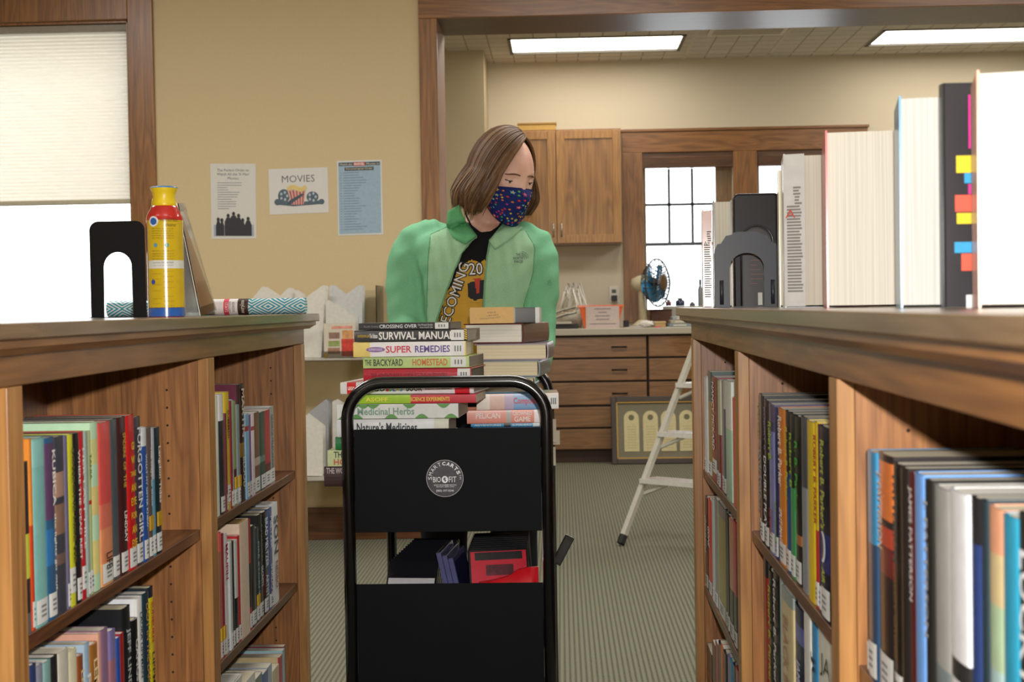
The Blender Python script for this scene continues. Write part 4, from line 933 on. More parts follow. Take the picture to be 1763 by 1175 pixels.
# ---------------------------------------------------------------- the book cart
YF, YR = 2.82, 3.51
M_BLK = mat('#0b0b0d', 0.22, 0.5, name='black_gloss_enamel'); M_BLKP = mat('#06080c', 0.6, 0.0, spec=0.12, name='black_sheet_steel', var=0.12, scale=9)
xL, xR = P(601.5, 900, YF).x, P(944, 900, YF).x; tr = 0.0123
ztop = P(770, 658, YF).z
cart = empty('book_cart', ((xL + xR) / 2, (YF + YR) / 2, 0)); tag(cart, 'black steel book cart with round maker sticker on its end panel', 'book cart'); OC = tuple(cart.location)
def U(y, zt, name):
    c = 0.072; pts = [(xL, y, 0.125), (xL, y, zt - c)] + [(xL + c - c * math.cos(R(a)), y, zt - c + c * math.sin(R(a))) for a in range(10, 90, 10)] + [(xL + c, y, zt), (xR - c, y, zt)] + [(xR - c + c * math.sin(R(a)), y, zt - c + c * math.cos(R(a))) for a in range(10, 90, 10)] + [(xR, y, zt - c), (xR, y, 0.125)]
    return MB().tube(pts, tr, 18, up=(0, 1, 0)).build(name, M_BLK, cart, smooth=True, off=OC)
U(YF, ztop, 'end_frame'); U(YR, ztop, 'end_frame')
ep = MB().box(xL + 0.0125, xR - 0.0125, YF - 0.001, YF + 0.001, P(770, 916, YF).z, P(770, 738, YF).z).build('end_panel', M_BLKP, cart, off=OC, bevel=0.0006)
MB().box(xL + 0.0125, xR - 0.0125, YF - 0.001, YF + 0.001, 0.16, P(770, 1005, YF).z).build('end_panel', M_BLKP, cart, off=OC, bevel=0.0006)
MB().box(xL + 0.0125, xR - 0.0125, YR - 0.001, YR + 0.001, P(770, 916, YF).z, P(770, 800, YF).z).build('end_panel', M_BLKP, cart, off=OC)
ZD = [0.725, 0.400, 0.17]
for z in ZD:
    mb = MB().box(xL + 0.014, xR - 0.014, YF + 0.002, YR - 0.002, z - 0.003, z); mb.box(xL + 0.014, xL + 0.017, YF + 0.002, YR - 0.002, z - 0.02, z).box(xR - 0.017, xR - 0.014, YF + 0.002, YR - 0.002, z - 0.02, z)
    mb.build('shelf_deck', M_BLKP, cart, off=OC)
for x in (xL, xR):
    for y in (YF, YR):
        c_ = MB().tube([(x, y, 0.115), (x, y, 0.15)], 0.016, 14).build('caster', mat('#b8b8b8', 0.25, metal=1.0), cart, smooth=True, off=OC)
        o = MB().tube([(x - 0.011, y + 0.012, 0.05), (x + 0.011, y + 0.012, 0.05)], 0.0499, 20, up=(0, 0, 1)).build('wheel', mat('#3a3a3c', 0.5), c_, off=OC, smooth=False)
        mb = MB()
        for s in (-1, 1): mb.box(x + s * 0.018 - 0.0015, x + s * 0.018 + 0.0015, y - 0.01, y + 0.032, 0.04, 0.115)
        mb.box(x - 0.0195, x + 0.0195, y - 0.012, y + 0.034, 0.112, 0.116); mb.build('fork', mat('#b8b8b8', 0.25, metal=1.0), c_, off=OC)
# sticker
c0 = P(766, 824, YF) ; sr = 32 * YF / 2450; ys = YF - 0.0014
mb = MB(); mb.tube([(c0.x, ys + 0.0004, c0.z), (c0.x, ys, c0.z)], sr, 40, up=(0, 0, 1)); st = mb.build('round_sticker', mat('#3c3b45', 0.25, 0.5, var=0.25, scale=90), ep, off=OC)
WM = mat('#dcdce0', 0.4, name='white_print')
mb = MB()
for k in range(60):
    a0, a1 = 2 * math.pi * k / 60, 2 * math.pi * (k + 1) / 60
    mb.quad(*[(c0.x + q * math.cos(a), ys - 0.0004, c0.z + q * math.sin(a)) for q, a in ((sr, a0), (sr, a1), (sr * 0.985, a1), (sr * 0.985, a0))])
mb.build('sticker_rim', WM, st, off=OC)
def stx(s_, dx, dz, L, H, rot=0, bold=0.0):
    Mt = Matrix.Translation(-Vector(OC)) @ frame((c0.x + dx * sr, ys - 0.0006, c0.z + dz * sr), (math.cos(rot), 0, math.sin(rot)), (-math.sin(rot), 0, math.cos(rot)))
    text(s_, Mt, L * sr, H * sr, WM, st, 'sticker_print', bold=bold)
for i, chx in enumerate('SMART'): a = R(179 - i * 17); stx(chx, 0.80 * math.cos(a), 0.80 * math.sin(a) - 0.0, 0.17, 0.20, a - math.pi / 2, -0.005)
for i, chx in enumerate('CARTS'): a = R(93 - i * 17.5); stx(chx, 0.80 * math.cos(a), 0.80 * math.sin(a), 0.19, 0.20, a - math.pi / 2, 0.035)
for i, chx in enumerate('TM'): a = R(9 - i * 9); stx(chx, 0.84 * math.cos(a), 0.84 * math.sin(a), 0.10, 0.10, a - math.pi / 2, -0.01)
stx('BIO', -0.43, -0.06, 0.42, 0.30); stx('FIT', 0.42, -0.06, 0.40, 0.30)
mb = MB(); n = 24
mb.poly([(c0.x + 0.175 * sr * math.cos(2 * math.pi * i / n), ys - 0.0005, c0.z - 0.06 * sr + 0.19 * sr * math.sin(2 * math.pi * i / n)) for i in range(n)]); mb.build('globe_mark', WM, st, off=OC)
mb = MB(); mb.poly([(c0.x + sr * q[0], ys - 0.0008, c0.z + sr * q[1]) for q in ((-0.02, 0.06), (0.06, 0.02), (0.02, -0.06), (0.08, -0.12), (0.02, -0.2), (-0.05, -0.1), (-0.10, -0.04))]); mb.build('globe_land', mat('#4a4a58', 0.4), st, off=OC)
stx('BIOFIT ENGINEERED SEATING', 0.02, -0.36, 1.2, 0.075); stx('BOWLING GREEN, OHIO', 0.02, -0.46, 0.96, 0.07); stx('(800) 597-0246', 0.0, -0.68, 0.95, 0.15)

# ---------------------------------------------------------------- books on the cart
def lying(name, label, px0, px1, z0, z1, Yf, d, cov, rz=0, **k):
    """lies flat, spine towards the aisle: origin at the foot (right end)"""
    x0, x1 = P(px0, 650, Yf).x, P(px1, 650, Yf).x
    M = Matrix.Translation((x1, Yf, (z0 + z1) / 2)) @ Matrix.Rotation(R(rz), 4, 'Z') @ Matrix(((0, 0, -1, 0), (0, 1, 0, 0), (1, 0, 0, 0), (0, 0, 0, 1)))
    return book(name, label, k.pop('group', 'books stacked on the cart with spines to the aisle'), (0, 0, 0), z1 - z0 - 0.0004, x1 - x0, d, cov, M=M, **k)
def zy(py, Y, px=700): return P(px, py, Y).z
YS = 2.89
LS = [  # px0, px1, ytop, ybot, colour, description, depth, turn, options   (bottom to top)
 (553, 700, 803, 828, '#3a2628', 'dark brown hardback at the very bottom of the cart stack, jutting out', 0.19, -3, dict(hard=True, page='#a88f6a', txts=[('THE WOODWORKER', 0.45, 0.97, 0.3, '#b9a9a9', 0.3)])),
 (560, 745, 775, 803, '#c4cf9c', 'lower pale green copy of the Backyard Homestead jutting past the frame', 0.17, -2, dict(hard=False, txts=[('THE BACKYARD', 0.5, 0.94, 0.4, '#3f4a34', 0.24), ('HOMESTEAD', 0.5, 0.94, 0.38, '#c4552e', -0.22)])),
 (574, 740, 752, 774, '#1f7a40', 'bright green book with yellow letters behind the black frame', 0.17, -2, dict(hard=True, txts=[('JUNIOR', 0.62, 0.9, 0.5, '#d9b92c')])),
 (577, 771, 722, 752, '#d8dadc', 'white book titled Nature\'s Medicines just above the panel', 0.17, -2, dict(hard=True, lab=None, page='#b5ada0', txts=[("Nature's Medicines", 0.28, 0.82, 0.55, '#1f2226', 0.05)], bands=[(0.0, 0.13, '#c9cbb8')])),
 (577, 788, 696, 721.5, '#dde0dc', 'white herb book with green leaves on its spine', 0.17, -3, dict(hard=False, lab=None, leaves=1, txts=[('Medicinal Herbs', 0.36, 0.83, 0.5, '#7fa08e')])),
 (612, 819, 681, 695.5, '#c41f34', 'thin lime and red science experiments book', 0.16, -4, dict(hard=False, bands=[(0.55, 1.0, '#9cc22c')], txts=[('ASOFF', 0.74, 0.93, 0.5, '#e6dc4a'), ('SCIENCE EXPERIMENTS', 0.22, 0.55, 0.5, '#e3c94a')])),
 (578, 815, 659, 680.5, '#e0dfe0', 'white ideas book with red square and coloured letters', 0.19, -8, dict(hard=True, lab=None, page='#8f8577', bands=[(0.03, 0.14, '#c8222e'), (0.88, 0.95, '#cf2a2a')], txts=[('LEGO', 0.66, 0.80, 0.55, '#1c1c20'), ('BOOK', 0.38, 0.50, 0.55, '#1c1c20'), ('UNLOCK YOUR IMAGINATI', 0.16, 0.36, 0.28, '#4a4a4e')], ideas=1)),
 (621, 811, 635, 658.5, '#b41f34', 'red cloth adventure guide directly under the green homestead book', 0.17, -7, dict(hard=True, page='#6f675c', labz=(0.002, 0.028), txts=[("THE ADVENTURER'S GUIDE TO THE OUTDOORS", 0.22, 0.93, 0.34, '#7a1424')])),
 (621, 808, 615, 634.5, '#b9cf86', 'upper pale green copy of the Backyard Homestead, full spine visible', 0.17, -7, dict(hard=False, page='#8d8576', labz=(0.006, 0.038), txts=[('THE', 0.92, 0.98, 0.5, '#3c4a34'), ('BACKYARD', 0.62, 0.90, 0.62, '#3c4a34'), ('HOMESTEAD', 0.2, 0.53, 0.62, '#c9703c')])),
 (608, 803, 589, 614.5, '#e6dfb2', 'cream and yellow book titled Super Remedies', 0.16, -2, dict(hard=False, labz=(0.003, 0.03), bands=[(0.0, 0.01, '#d9b54a'), (0.02, 0.85, '#e3e0e0'), (0.85, 1, '#dfc76a')], txts=[('SUPER', 0.48, 0.71, 0.48, '#c8304a'), ('REMEDIES', 0.14, 0.45, 0.48, '#5a3f8e')], pill=1)),
 (607, 806, 568.5, 588.5, '#1b1b1d', 'black survival manual with hazard-striped end', 0.16, -6, dict(hard=False, page='#a39b8a', labz=(0.007, 0.034), hazard=1, txts=[('SURVIVAL MANUAL', 0.12, 0.78, 0.7, '#e6e4e0'), ('The Ultimate', 0.79, 0.86, 0.4, '#e6e4e0'), ('OUTDOOR LIFE', 0.86, 0.97, 0.22, '#c9a82c')])),
 (615, 777, 556, 568, '#1f1f22', 'thin black paperback titled Crossing Over on top of the stack', 0.12, -7, dict(hard=False, page='#857c6c', labz=(0.004, 0.032), txts=[('CROSSING OVER', 0.36, 0.77, 0.55, '#d0d0d2'), ('One Woman\'s Exodus', 0.19, 0.35, 0.3, '#b0b0b2', 0.18), ('from Amish Life', 0.19, 0.33, 0.25, '#b0b0b2', -0.2), ('Ruth Irene', 0.78, 0.94, 0.32, '#77777a')])),
]
_b6 = book
def book(*a, **k):
    lv, idl, pill, hz_ = k.pop('leaves', None), k.pop('ideas', None), k.pop('pill', None), k.pop('hazard', None); t = _b6(*a, **k)
    w, h = a[4], a[5]; yy = -0.0013
    if lv:
        for f, s in ((0.86, 1), (0.78, 1), (0.93, -1), (0.84, -1), (0.70, 1), (0.40, 1), (0.55, -1), (0.12, 1), (0.3, -1), (0.06, -1)):
            pts = [(s * (w * 0.5 - 0.0002) * 1.0 - s * w * 0.30 * math.sin(math.pi * i / 10), yy, f * h - 0.014 + 0.028 * i / 10) for i in range(11)]; MB().poly(pts).build('printed_leaf', mat('#5f9a4c', 0.5), t)
    if idl:
        for i, (q, c) in enumerate(zip('IDEAS', ('#c8303a', '#3f9a4a', '#3a6ac0', '#d8b82c', '#2f8fb8'))): text(q, frame((0, -0.0014, h * (0.642 - 0.026 * i)), (0, 0, -1), (1, 0, 0)), h * 0.022, w * 0.55, mat(c, 0.5), t, bold=0.02)
        text('LEGO', frame((0, -0.0018, h * 0.915), (0, 0, -1), (1, 0, 0)), h * 0.05, w * 0.3, mat('#f0e8e0', 0.5), t, bold=0.03)
    if pill:
        pts = [(w * 0.18 * math.sin(q) , yy, h * 0.80 + (0.025 if 0 < q < math.pi else -0.025) * 0 + h * 0.085 * math.cos(q)) for q in [2 * math.pi * i / 20 for i in range(20)]]; MB().poly(pts).build('purple_oval', mat('#8a5f9e', 0.5), t)
        text('SUPERFOODS', frame((0, -0.0017, h * 0.80), (0, 0, -1), (1, 0, 0)), h * 0.12, w * 0.16, mat('#e8e4ee', 0.5), t)
    if hz_:
        for i in range(5):
            z = h * 0.002 + 0.0; x = -w * 0.42 + i * w * 0.19
            MB().poly([(x, yy, 0.0005), (x + w * 0.11, yy, 0.0005), (x + w * 0.2, yy, 0.0062), (x + w * 0.09, yy, 0.0062)]).build('hazard_stripe', mat('#d9b42c', 0.5), t)
    return t
zprev = ZD[0]
for (a, b_, yt, yb_, col, desc, d, rz, op) in LS:
    Yf = YS + random.uniform(-0.012, 0.008); z1 = P(700, yt, Yf).z
    lying('book', desc, a, b_, zprev + 0.0003, z1, Yf, d, col, rz, **op); zprev = z1 + 0.0003
# second stack: heads and spines turned towards the aisle's other side
def heads(label, px0, px1, z0, z1, Yf, L, cov, rz, page, **k):
    """lies flat with its head to the camera and its spine to the right"""
    x0, x1 = P(px0, 650, Yf).x, P(px1, 650, Yf).x
    M = Matrix.Translation((x1, Yf, (z0 + z1) / 2)) @ Matrix.Rotation(R(rz), 4, 'Z') @ Matrix.Translation((0, L, 0)) @ Matrix(((0, -1, 0, 0), (0, 0, -1, 0), (1, 0, 0, 0), (0, 0, 0, 1)))
    return book('book', label, 'books piled on the far side of the cart', (0, 0, 0), z1 - z0 - 0.0004, L, (x1 - x0) / max(0.7, math.cos(R(rz))), cov, M=M, page=page, **k)
Yq = 3.06; G2 = 'books piled on the far side of the cart'
z = ZD[0] + 0.0003
for i, (py, c, ds) in enumerate([(800, '#4a3f36', 'brown hardback at the foot of the second cart pile'), (774, '#8e8878', 'grey hardback low in the second cart pile'), (752, '#20252c', 'dark hardback just under the turquoise one'), (738, '#3c5f8a', 'slate blue hardback beneath the turquoise one')]):
    z1 = zy(py, Yq); lying('book', ds, 812, 930, z, z1, Yq, 0.16, c, -2, group=G2); z = z1 + 0.0003
def nxt(py): return zy(py, Yq, 880)
z1 = nxt(729); lying('book', 'turquoise book with black emblem just above the panel', 809, 928, z, z1, Yq, 0.15, '#2b8fc0', -2, group=G2, hard=False, bands=[(0.42, 0.52, '#15181c'), (0.0, 0.1, '#c9d4d8')], txts=[('ADVENTURES', 0.56, 0.95, 0.5, '#d0e4ec'), ('SUPERHERO', 0.12, 0.4, 0.5, '#d0e4ec')]); z = z1 + 0.0003
z1 = nxt(706); lying('book', 'salmon striped thick paperback with pale letters GAME', 803, 930, z, z1, Yq, 0.11, '#d87a62', 3, group=G2, hard=False, bands=[(0.0, 0.09, '#e4dcdc'), (0.40, 0.47, '#a89c94')], txts=[('PELICAN', 0.55, 0.88, 0.45, '#eeded8', 0.1), ('GAME', 0.14, 0.36, 0.4, '#eeded8', -0.2), ('CROWNED', 0.12, 0.38, 0.3, '#eeded8', 0.22)]); z = z1 + 0.0003
z1 = nxt(678); lying('book', 'sunset-to-blue paperback whose white label pokes past the frame', 820, 961, z, z1, Yq, 0.12, '#c9a08e', 2, group=G2, hard=False, labz=(0.0, 0.022), bands=[(0.2, 0.55, '#5f8fc0'), (0.55, 0.66, '#a88fae'), (0.84, 1, '#d9cbbd')], txts=[('Compulsion', 0.2, 0.55, 0.5, '#c9505e')]); z = z1 + 0.0003
z1 = nxt(664); heads('pale hardback with blue jacket edge behind the curved rail', 812, 915, z, z1, Yq, 0.2, '#2f6a8c', -4, '#cfc6b2'); z = z1 + 0.0003
z1 = nxt(650); heads('cream hardback behind the curved rail', 830, 922, z, z1, Yq, 0.2, '#6a6248', 2, '#d6c9a8'); z = z1 + 0.0003
z1 = nxt(621); heads('cream-paged hardback with silver-wrapped back and blue edge line', 829, 930, z, z1, Yq, 0.2, '#7d8a90', -6, '#dccfae', lab=None); z = z1 + 0.0003
z1 = nxt(592); heads('thick cream-paged hardback with purplish jacket edge', 818, 945, z, z1, Yq, 0.21, '#6f5a6c', -3, '#e0d2b2'); z = z1 + 0.0003
z1 = nxt(557); heads('very thick white-paged book with maroon leather back', 798, 903, z, z1, Yq, 0.22, '#5a2018', -14, '#e6e2d6'); z = z1 + 0.0003
# on top: paperback with paper slip
z1 = nxt(530); t = lying('book', 'small grey paperback with tan paper slip wrapped round it, topmost', 815, 934, z, z1, Yq + 0.01, 0.10, '#8f8574', 7, group=G2, hard=False, bands=[(0.03, 0.09, '#c9c9c6'), (0.09, 0.38, '#0e0d0e')])
mi = t.matrix_world.inverted(); a0, a1 = P(810, 534, Yq), P(885, 560, Yq)
mb = MB(); mb.box(a0.x, a1.x, Yq - 0.016, Yq - 0.0152, z + 0.0004, z1 + 0.0015); mb.box(a0.x, a1.x, Yq - 0.0152, Yq + 0.05, z1 + 0.0006, z1 + 0.0014)
for v in mb.bm.verts: v.co = mi @ v.co
sl = mb.build('paper_slip', mat('#d3ab6c', 0.7), t)
for i, (s_, dx, dz, L) in enumerate([('MILE', 0.0, 0.007, 0.018), ('LIBRARY', 0.002, 0.001, 0.026), ('CIRCULATION DEPT', -0.004, -0.005, 0.045)]):
    text(s_, mi @ frame(((a0.x + a1.x) / 2 + dx, Yq - 0.0166, (z + z1) / 2 + dz), (1, 0, 0.06), (-0.06, 0, 1)), L, 0.0032, mat('#7a6a50', 0.6), sl, 'slip_print')
# slips that stick out on the far side
for i, (a, b_, c_, d_) in enumerate([(951, 958, 722, 762), (952, 964, 742, 766), (950, 957, 770, 802)]):
    p0, p1 = P(a, c_, 3.15 + 0.02 * i), P(b_, d_, 3.15 + 0.02 * i)
    o = MB().box(p0.x - 0.03, p1.x, p0.y - 0.0004, p0.y + 0.0004, p1.z, p0.z).build('paper_slip', mat('#b8ad98', 0.7), None)
    tag(o, ['tall narrow white slip poking out beside the cart frame', 'wider white slip just right of the narrow one', 'lowest narrow white slip beside the cart frame'][i], 'paper slip', 'slips poking out of the cart')
# ---------------------------------------------------------------- disc cases on the middle deck
def case_proto(c, ins, name='disc_case', w=0.135, h=0.19, th=0.0145, top=0.041):
    t = empty(name); MB().box(-w / 2, w / 2, -th / 2, th / 2, 0, h).build('shell', mat(c, 0.16, 0.5), t, bevel=0.0015)
    MB().box(-w / 2 + 0.004, w / 2 - 0.004, -th / 2 - 0.0005, -th / 2 + 0.0003, 0.004, h - top).build('insert', mat(ins, 0.2, 0.7), t)
    MB().box(-w / 2 + 0.004, w / 2 - 0.004, -th / 2 + 0.002, th / 2 - 0.002, h - 0.0005, h + 0.0003).build('edge_highlight_strip', mat('#4a4a52', 0.2, 0.5), t)  # lightened strip paints the highlight missing from the case edge
    return t
def dupt(r, M, label, group):
    c = r.copy(); COL.objects.link(c); c.matrix_world = M; tag(c, label, 'disc case', group)
    for ch in list(r.children):
        q = ch.copy(); COL.objects.link(q); q.parent = c
    return c
def tiltM(x, y, z, tx, tz): return Matrix.Translation((x, y, z)) @ Matrix.Rotation(R(tz), 4, 'Z') @ Matrix.Rotation(R(tx), 4, 'X')
pr = case_proto('#1b1b20', '#c9c9cc', w=0.106); fx = P(698, 1000, 2.9).x; zt_ = ZD[1]
places = ['showing its white insert, front of the dark row'] + ['second', 'third', 'fourth', 'fifth', 'sixth', 'seventh', 'eighth', 'ninth', 'tenth', 'eleventh', 'twelfth']
for i in range(12):
    M = tiltM(fx + 0.002 * i, 2.862 + 0.0265 * i, zt_ + 0.006, -39, -5)
    lb = 'black disc case showing its white insert, frontmost in the cart\'s dark row' if i == 0 else f'black disc case, {places[i]} from the front in the cart\'s dark row'
    if i == 0: t0 = pr; t0.matrix_world = M; tag(t0, lb, 'disc case', 'disc cases in the dark row on the cart')
    else: dupt(pr, M, lb, 'disc cases in the dark row on the cart')
pb = case_proto('#141417', '#c8243a', w=0.125, top=0.006); fx = P(864, 1000, 2.9).x
for i in range(9):
    M = tiltM(fx, 2.905 + 0.026 * i, zt_ + 0.003, -16, 12)
    lb = 'disc case with red picture cover under glossy wrap, frontmost on the far side' if i == 0 else f'black disc case, {places[i]} behind the red-covered one'
    if i == 0: pb.matrix_world = M; tag(pb, lb, 'disc case', 'disc cases behind the red-covered one')
    else: dupt(pb, M, lb, 'disc cases behind the red-covered one')
MB().box(-0.05, 0.05, -0.0095, -0.0079, 0.166, 0.182).build('dark_title_strip', mat('#1b1c20', 0.2, 0.6), pb)
MB().box(-0.028, 0.03, -0.0092, -0.0079, 0.134, 0.156).build('dark_picture', mat('#5a2030', 0.2, 0.6, var=0.5, scale=60), pb)
pj = case_proto('#5a5c86', '#32325c', w=0.142, h=0.125, th=0.0102, top=0.01)
fx = P(776, 1000, 2.92).x
for i in range(3):
    M = Matrix.Translation((fx + 0.0125 * i, 2.93, zt_ + 0.060 - 0.006 * i)) @ Matrix.Rotation(R(-12), 4, 'Y') @ Matrix.Rotation(R(84), 4, 'Z')
    M = M @ Matrix.Translation((0.071, 0, 0))
    lb = f'violet-tinted slim disc case on edge, {["first", "middle", "last"][i]} of the three from the left'
    if i == 0: pj.matrix_world = M; tag(pj, lb, 'disc case', 'slim violet disc cases between the two rows')
    else: dupt(pj, M, lb, 'slim violet disc cases between the two rows')
a = P(966, 962, 3.1); t = case_proto('#17171a', '#22222a', w=0.022, h=0.07, th=0.006, top=0.01); t.matrix_world = Matrix.Translation((a.x - 0.012, 3.2, a.z - 0.03)) @ Matrix.Rotation(R(28), 4, 'Y') ; tag(t, 'thin dark case sticking out past the cart frame', 'disc case')
# red plastic bag handle
A = [P(x, y, 2.86) for x, y in ((824, 1004), (850, 1000), (876, 993), (892, 982), (910, 978), (927, 977))]; B = [P(x, 1012, 2.86) for x in (824, 850, 876, 892, 910, 927)]
mb = MB(); V = [[mb.bm.verts.new(p + Vector((0, dy, 0))) for p in L_] for L_, dy in ((A, 0.0), (A, 0.012), ([b_ - Vector((0, 0, 0.12)) for b_ in B], 0.02), ([b_ - Vector((0, 0, 0.12)) for b_ in B], -0.006))]
for k in range(4):
    for i in range(5): mb._f([V[k][i], V[k][i + 1], V[(k + 1) % 4][i + 1], V[(k + 1) % 4][i]])
mb._f([V[k][0] for k in range(4)]); mb._f([V[k][5] for k in range(4)])
o = mb.build('plastic_bag', mat('#c01420', 0.3, 0.3), None, smooth=True); tag(o, 'bright red plastic sleeve below the red-covered disc case', 'plastic bag')
# ---------------------------------------------------------------- the person behind the cart
YP = 3.93
def inpoly(x, y, poly):
    c = False; j = len(poly) - 1
    for i in range(len(poly)):
        xi, yi = poly[i]; xj, yj = poly[j]
        if (yi > y) != (yj > y) and x < (xj - xi) * (y - yi) / (yj - yi) + xi: c = not c
        j = i
    return c
def remesh(mb, vox, smooth, name):
    me = bpy.data.meshes.new(name); bmesh.ops.recalc_face_normals(mb.bm, faces=mb.bm.faces); mb.bm.to_mesh(me); mb.bm.free()
    o = bpy.data.objects.new(name, me); COL.objects.link(o)
    r_ = o.modifiers.new('r', 'REMESH'); r_.mode = 'VOXEL'; r_.voxel_size = vox
    s_ = o.modifiers.new('s', 'SMOOTH'); s_.factor = 0.5; s_.iterations = smooth
    dg = bpy.context.evaluated_depsgraph_get(); dg.update()
    out = bpy.data.meshes.new_from_object(o.evaluated_get(dg), depsgraph=dg)
    bpy.data.objects.remove(o); bpy.data.meshes.remove(me); return out
def ring(cx, cy, cz, hx_, hy, n=28, p=2.4):
    out = []
    for k in range(n):
        a = 2 * math.pi * k / n; c, s = math.cos(a), math.sin(a)
        out.append(Vector((cx + hx_ * math.copysign(abs(c) ** (2 / p), c), cy + hy * math.copysign(abs(s) ** (2 / p), s), cz)))
    return out
def body_rings(grow):
    T = [(372, 818, 850, 0.045, 0.02), (384, 785, 880, 0.062, 0.015), (394, 752, 903, 0.078, 0.01), (406, 722, 920, 0.092, 0.0), (425, 716, 928, 0.103, -0.01), (455, 722, 924, 0.116, -0.018), (490, 730, 916, 0.122, -0.02), (530, 732, 910, 0.120, -0.015), (575, 728, 914, 0.122, -0.01), (620, 722, 920, 0.128, 0), (670, 716, 926, 0.132, 0.0), (715, 716, 926, 0.13, 0.005)]
    rr = []
    for py, xl, xr, dep, yo in T:
        a, b = P(xl, py, YP), P(xr, py, YP); rr.append(ring((a.x + b.x) / 2, YP + yo, (a.z + b.z) / 2, (b.x - a.x) / 2 + grow, dep + grow))
    return rr
ARM_R = [(742, 412, 3.95, .058), (718, 424, 3.945, .063), (703, 452, 3.93, .061), (699, 490, 3.915, .056), (698, 530, 3.90, .053), (700, 566, 3.88, .052), (708, 600, 3.80, .048), (722, 628, 3.70, .042), (738, 640, 3.61, .036)]
ARM_L = [(898, 414, 3.95, .056), (918, 426, 3.94, .060), (929, 452, 3.925, .057), (931, 490, 3.91, .052), (929, 530, 3.90, .049), (926, 572, 3.885, .049), (923, 612, 3.83, .049), (912, 634, 3.72, .042), (900, 645, 3.61, .036)]
def arm(mb, A, grow, end=None):
    A = A[:end] if end else A
    pts = [P(a[0], a[1], a[2]) for a in A]; mb.tube(pts, 0, 18, rs=[a[3] + grow for a in A]); mb.ball(pts[0], A[0][3] + grow, 8); mb.ball(pts[-1], A[-1][3] + grow, 8)
# head frame: face looks along local -y
HCEN = P(866, 305, 3.895)
HM = Matrix.Translation(HCEN) @ Matrix.Rotation(R(37), 4, 'Z') @ Matrix.Rotation(R(15), 4, 'X') @ Matrix.Rotation(R(3), 4, 'Y')
def hshape(u):
    dn = max(0.0, -u.z)
    x = 0.0765 * u.x * (1 - 0.26 * dn ** 1.4); y = 0.097 * u.y * (1 - 0.08 * dn); z = 0.119 * u.z
    if u.y < 0:
        y -= 0.006 * math.exp(-((z + 0.095) / 0.02) ** 2 - (x / 0.022) ** 2)
        wnose = 0.010 + 0.004 * math.exp(-((z + 0.032) / 0.012) ** 2)
        y -= (0.020 * math.exp(-((z + 0.030) / 0.016) ** 2) + 0.008 * math.exp(-((z + 0.008) / 0.018) ** 2)) * math.exp(-(x / wnose) ** 2)
        y += 0.0085 * math.exp(-((abs(x) - 0.031) / 0.015) ** 2 - ((z - 0.004) / 0.012) ** 2)
        y -= 0.003 * math.exp(-((abs(x) - 0.028) / 0.02) ** 2 - ((z - 0.024) / 0.008) ** 2)
        y -= 0.003 * math.exp(-(x / 0.02) ** 2 - ((z + 0.062) / 0.008) ** 2)
        y -= 0.004 * math.exp(-((abs(x) - 0.04) / 0.015) ** 2 - ((z + 0.03) / 0.015) ** 2)
    return Vector((x, y, z))
mb = MB(); NH = 48; rings_ = []
for i in range(1, NH):
    a = math.pi * i / NH
    rings_.append([HM @ hshape(Vector((math.sin(a) * math.cos(2 * math.pi * k / 72), math.sin(a) * math.sin(2 * math.pi * k / 72), -math.cos(a)))) for k in range(72)])
mb.rings(rings_)
for s in (-1, 1): mb.ball((0, 0, 0), 0.03, 8, (0.22, 0.55, 1.0), HM @ Matrix.Translation((s * 0.077, 0.008, -0.012)))
nk = [P(833, 412, 3.96), P(836, 385, 3.95), P(845, 360, 3.935), P(856, 330, 3.92)]
mb.tube(nk, 0, 20, rs=[0.066, 0.056, 0.054, 0.054])
mb.rings(body_rings(-0.016))
arm(mb, ARM_R, -0.014); arm(mb, ARM_L, -0.012)
# hands closed on the far rail of the cart
for A, sgn in ((ARM_R, 1), (ARM_L, -1)):
    w = P(*A[-1][:3]); rail = Vector((w.x + sgn * 0.012, YR, ztop)); 
    palm = Vector((rail.x, YR + 0.034, ztop + 0.018)); mb.tube([w, w.lerp(palm, 0.55), palm, palm + Vector((0, -0.026, 0.006))], 0, 14, rs=[0.024, 0.027, 0.033, 0.028], flat=0.55, up=(0, 0, 1))
    for f in range(4):
        x = rail.x + (f - 1.5) * 0.0195; L_ = (0.92, 1.0, 0.96, 0.8)[f]; rf = (0.0088, 0.009, 0.0087, 0.008)[f]
        pts = [Vector((x, YR + 0.022, ztop + 0.024)), Vector((x, YR + 0.002, ztop + 0.0235)), Vector((x, YR - 0.0205 * L_, ztop + 0.013)), Vector((x, YR - 0.0225 * L_, ztop - 0.006)), Vector((x, YR - 0.012, ztop - 0.0205))]
        mb.tube(pts, 0, 10, rs=[rf * 1.1, rf * 1.05, rf, rf * 0.95, rf * 0.8], up=(1, 0, 0)); mb.ball(pts[-1], rf * 0.8, 5)
    x = rail.x - sgn * -0.040 if sgn < 0 else rail.x + 0.040
    pts = [Vector((rail.x + sgn * 0.020, YR + 0.034, ztop + 0.006)), Vector((rail.x + sgn * 0.036, YR + 0.024, ztop - 0.004)), Vector((rail.x + sgn * 0.040, YR + 0.008, ztop - 0.0215)), Vector((rail.x + sgn * 0.036, YR - 0.004, ztop - 0.0235))]
    mb.tube(pts, 0, 10, rs=[0.012, 0.0105, 0.0095, 0.008]); mb.ball(pts[-1], 0.008, 5)
for s in (-1, 1):
    xh = P(821, 700, YP).x + s * 0.085
    mb.tube([(xh, YP + 0.01, 0.86), (xh + s * 0.01, YP, 0.6), (xh + s * 0.012, YP, 0.46), (xh + s * 0.015, YP + 0.025, 0.25), (xh + s * 0.015, YP + 0.03, 0.09)], 0, 16, rs=[0.085, 0.068, 0.052, 0.046, 0.034])
bme = remesh(mb, 0.0048, 5, 'body')
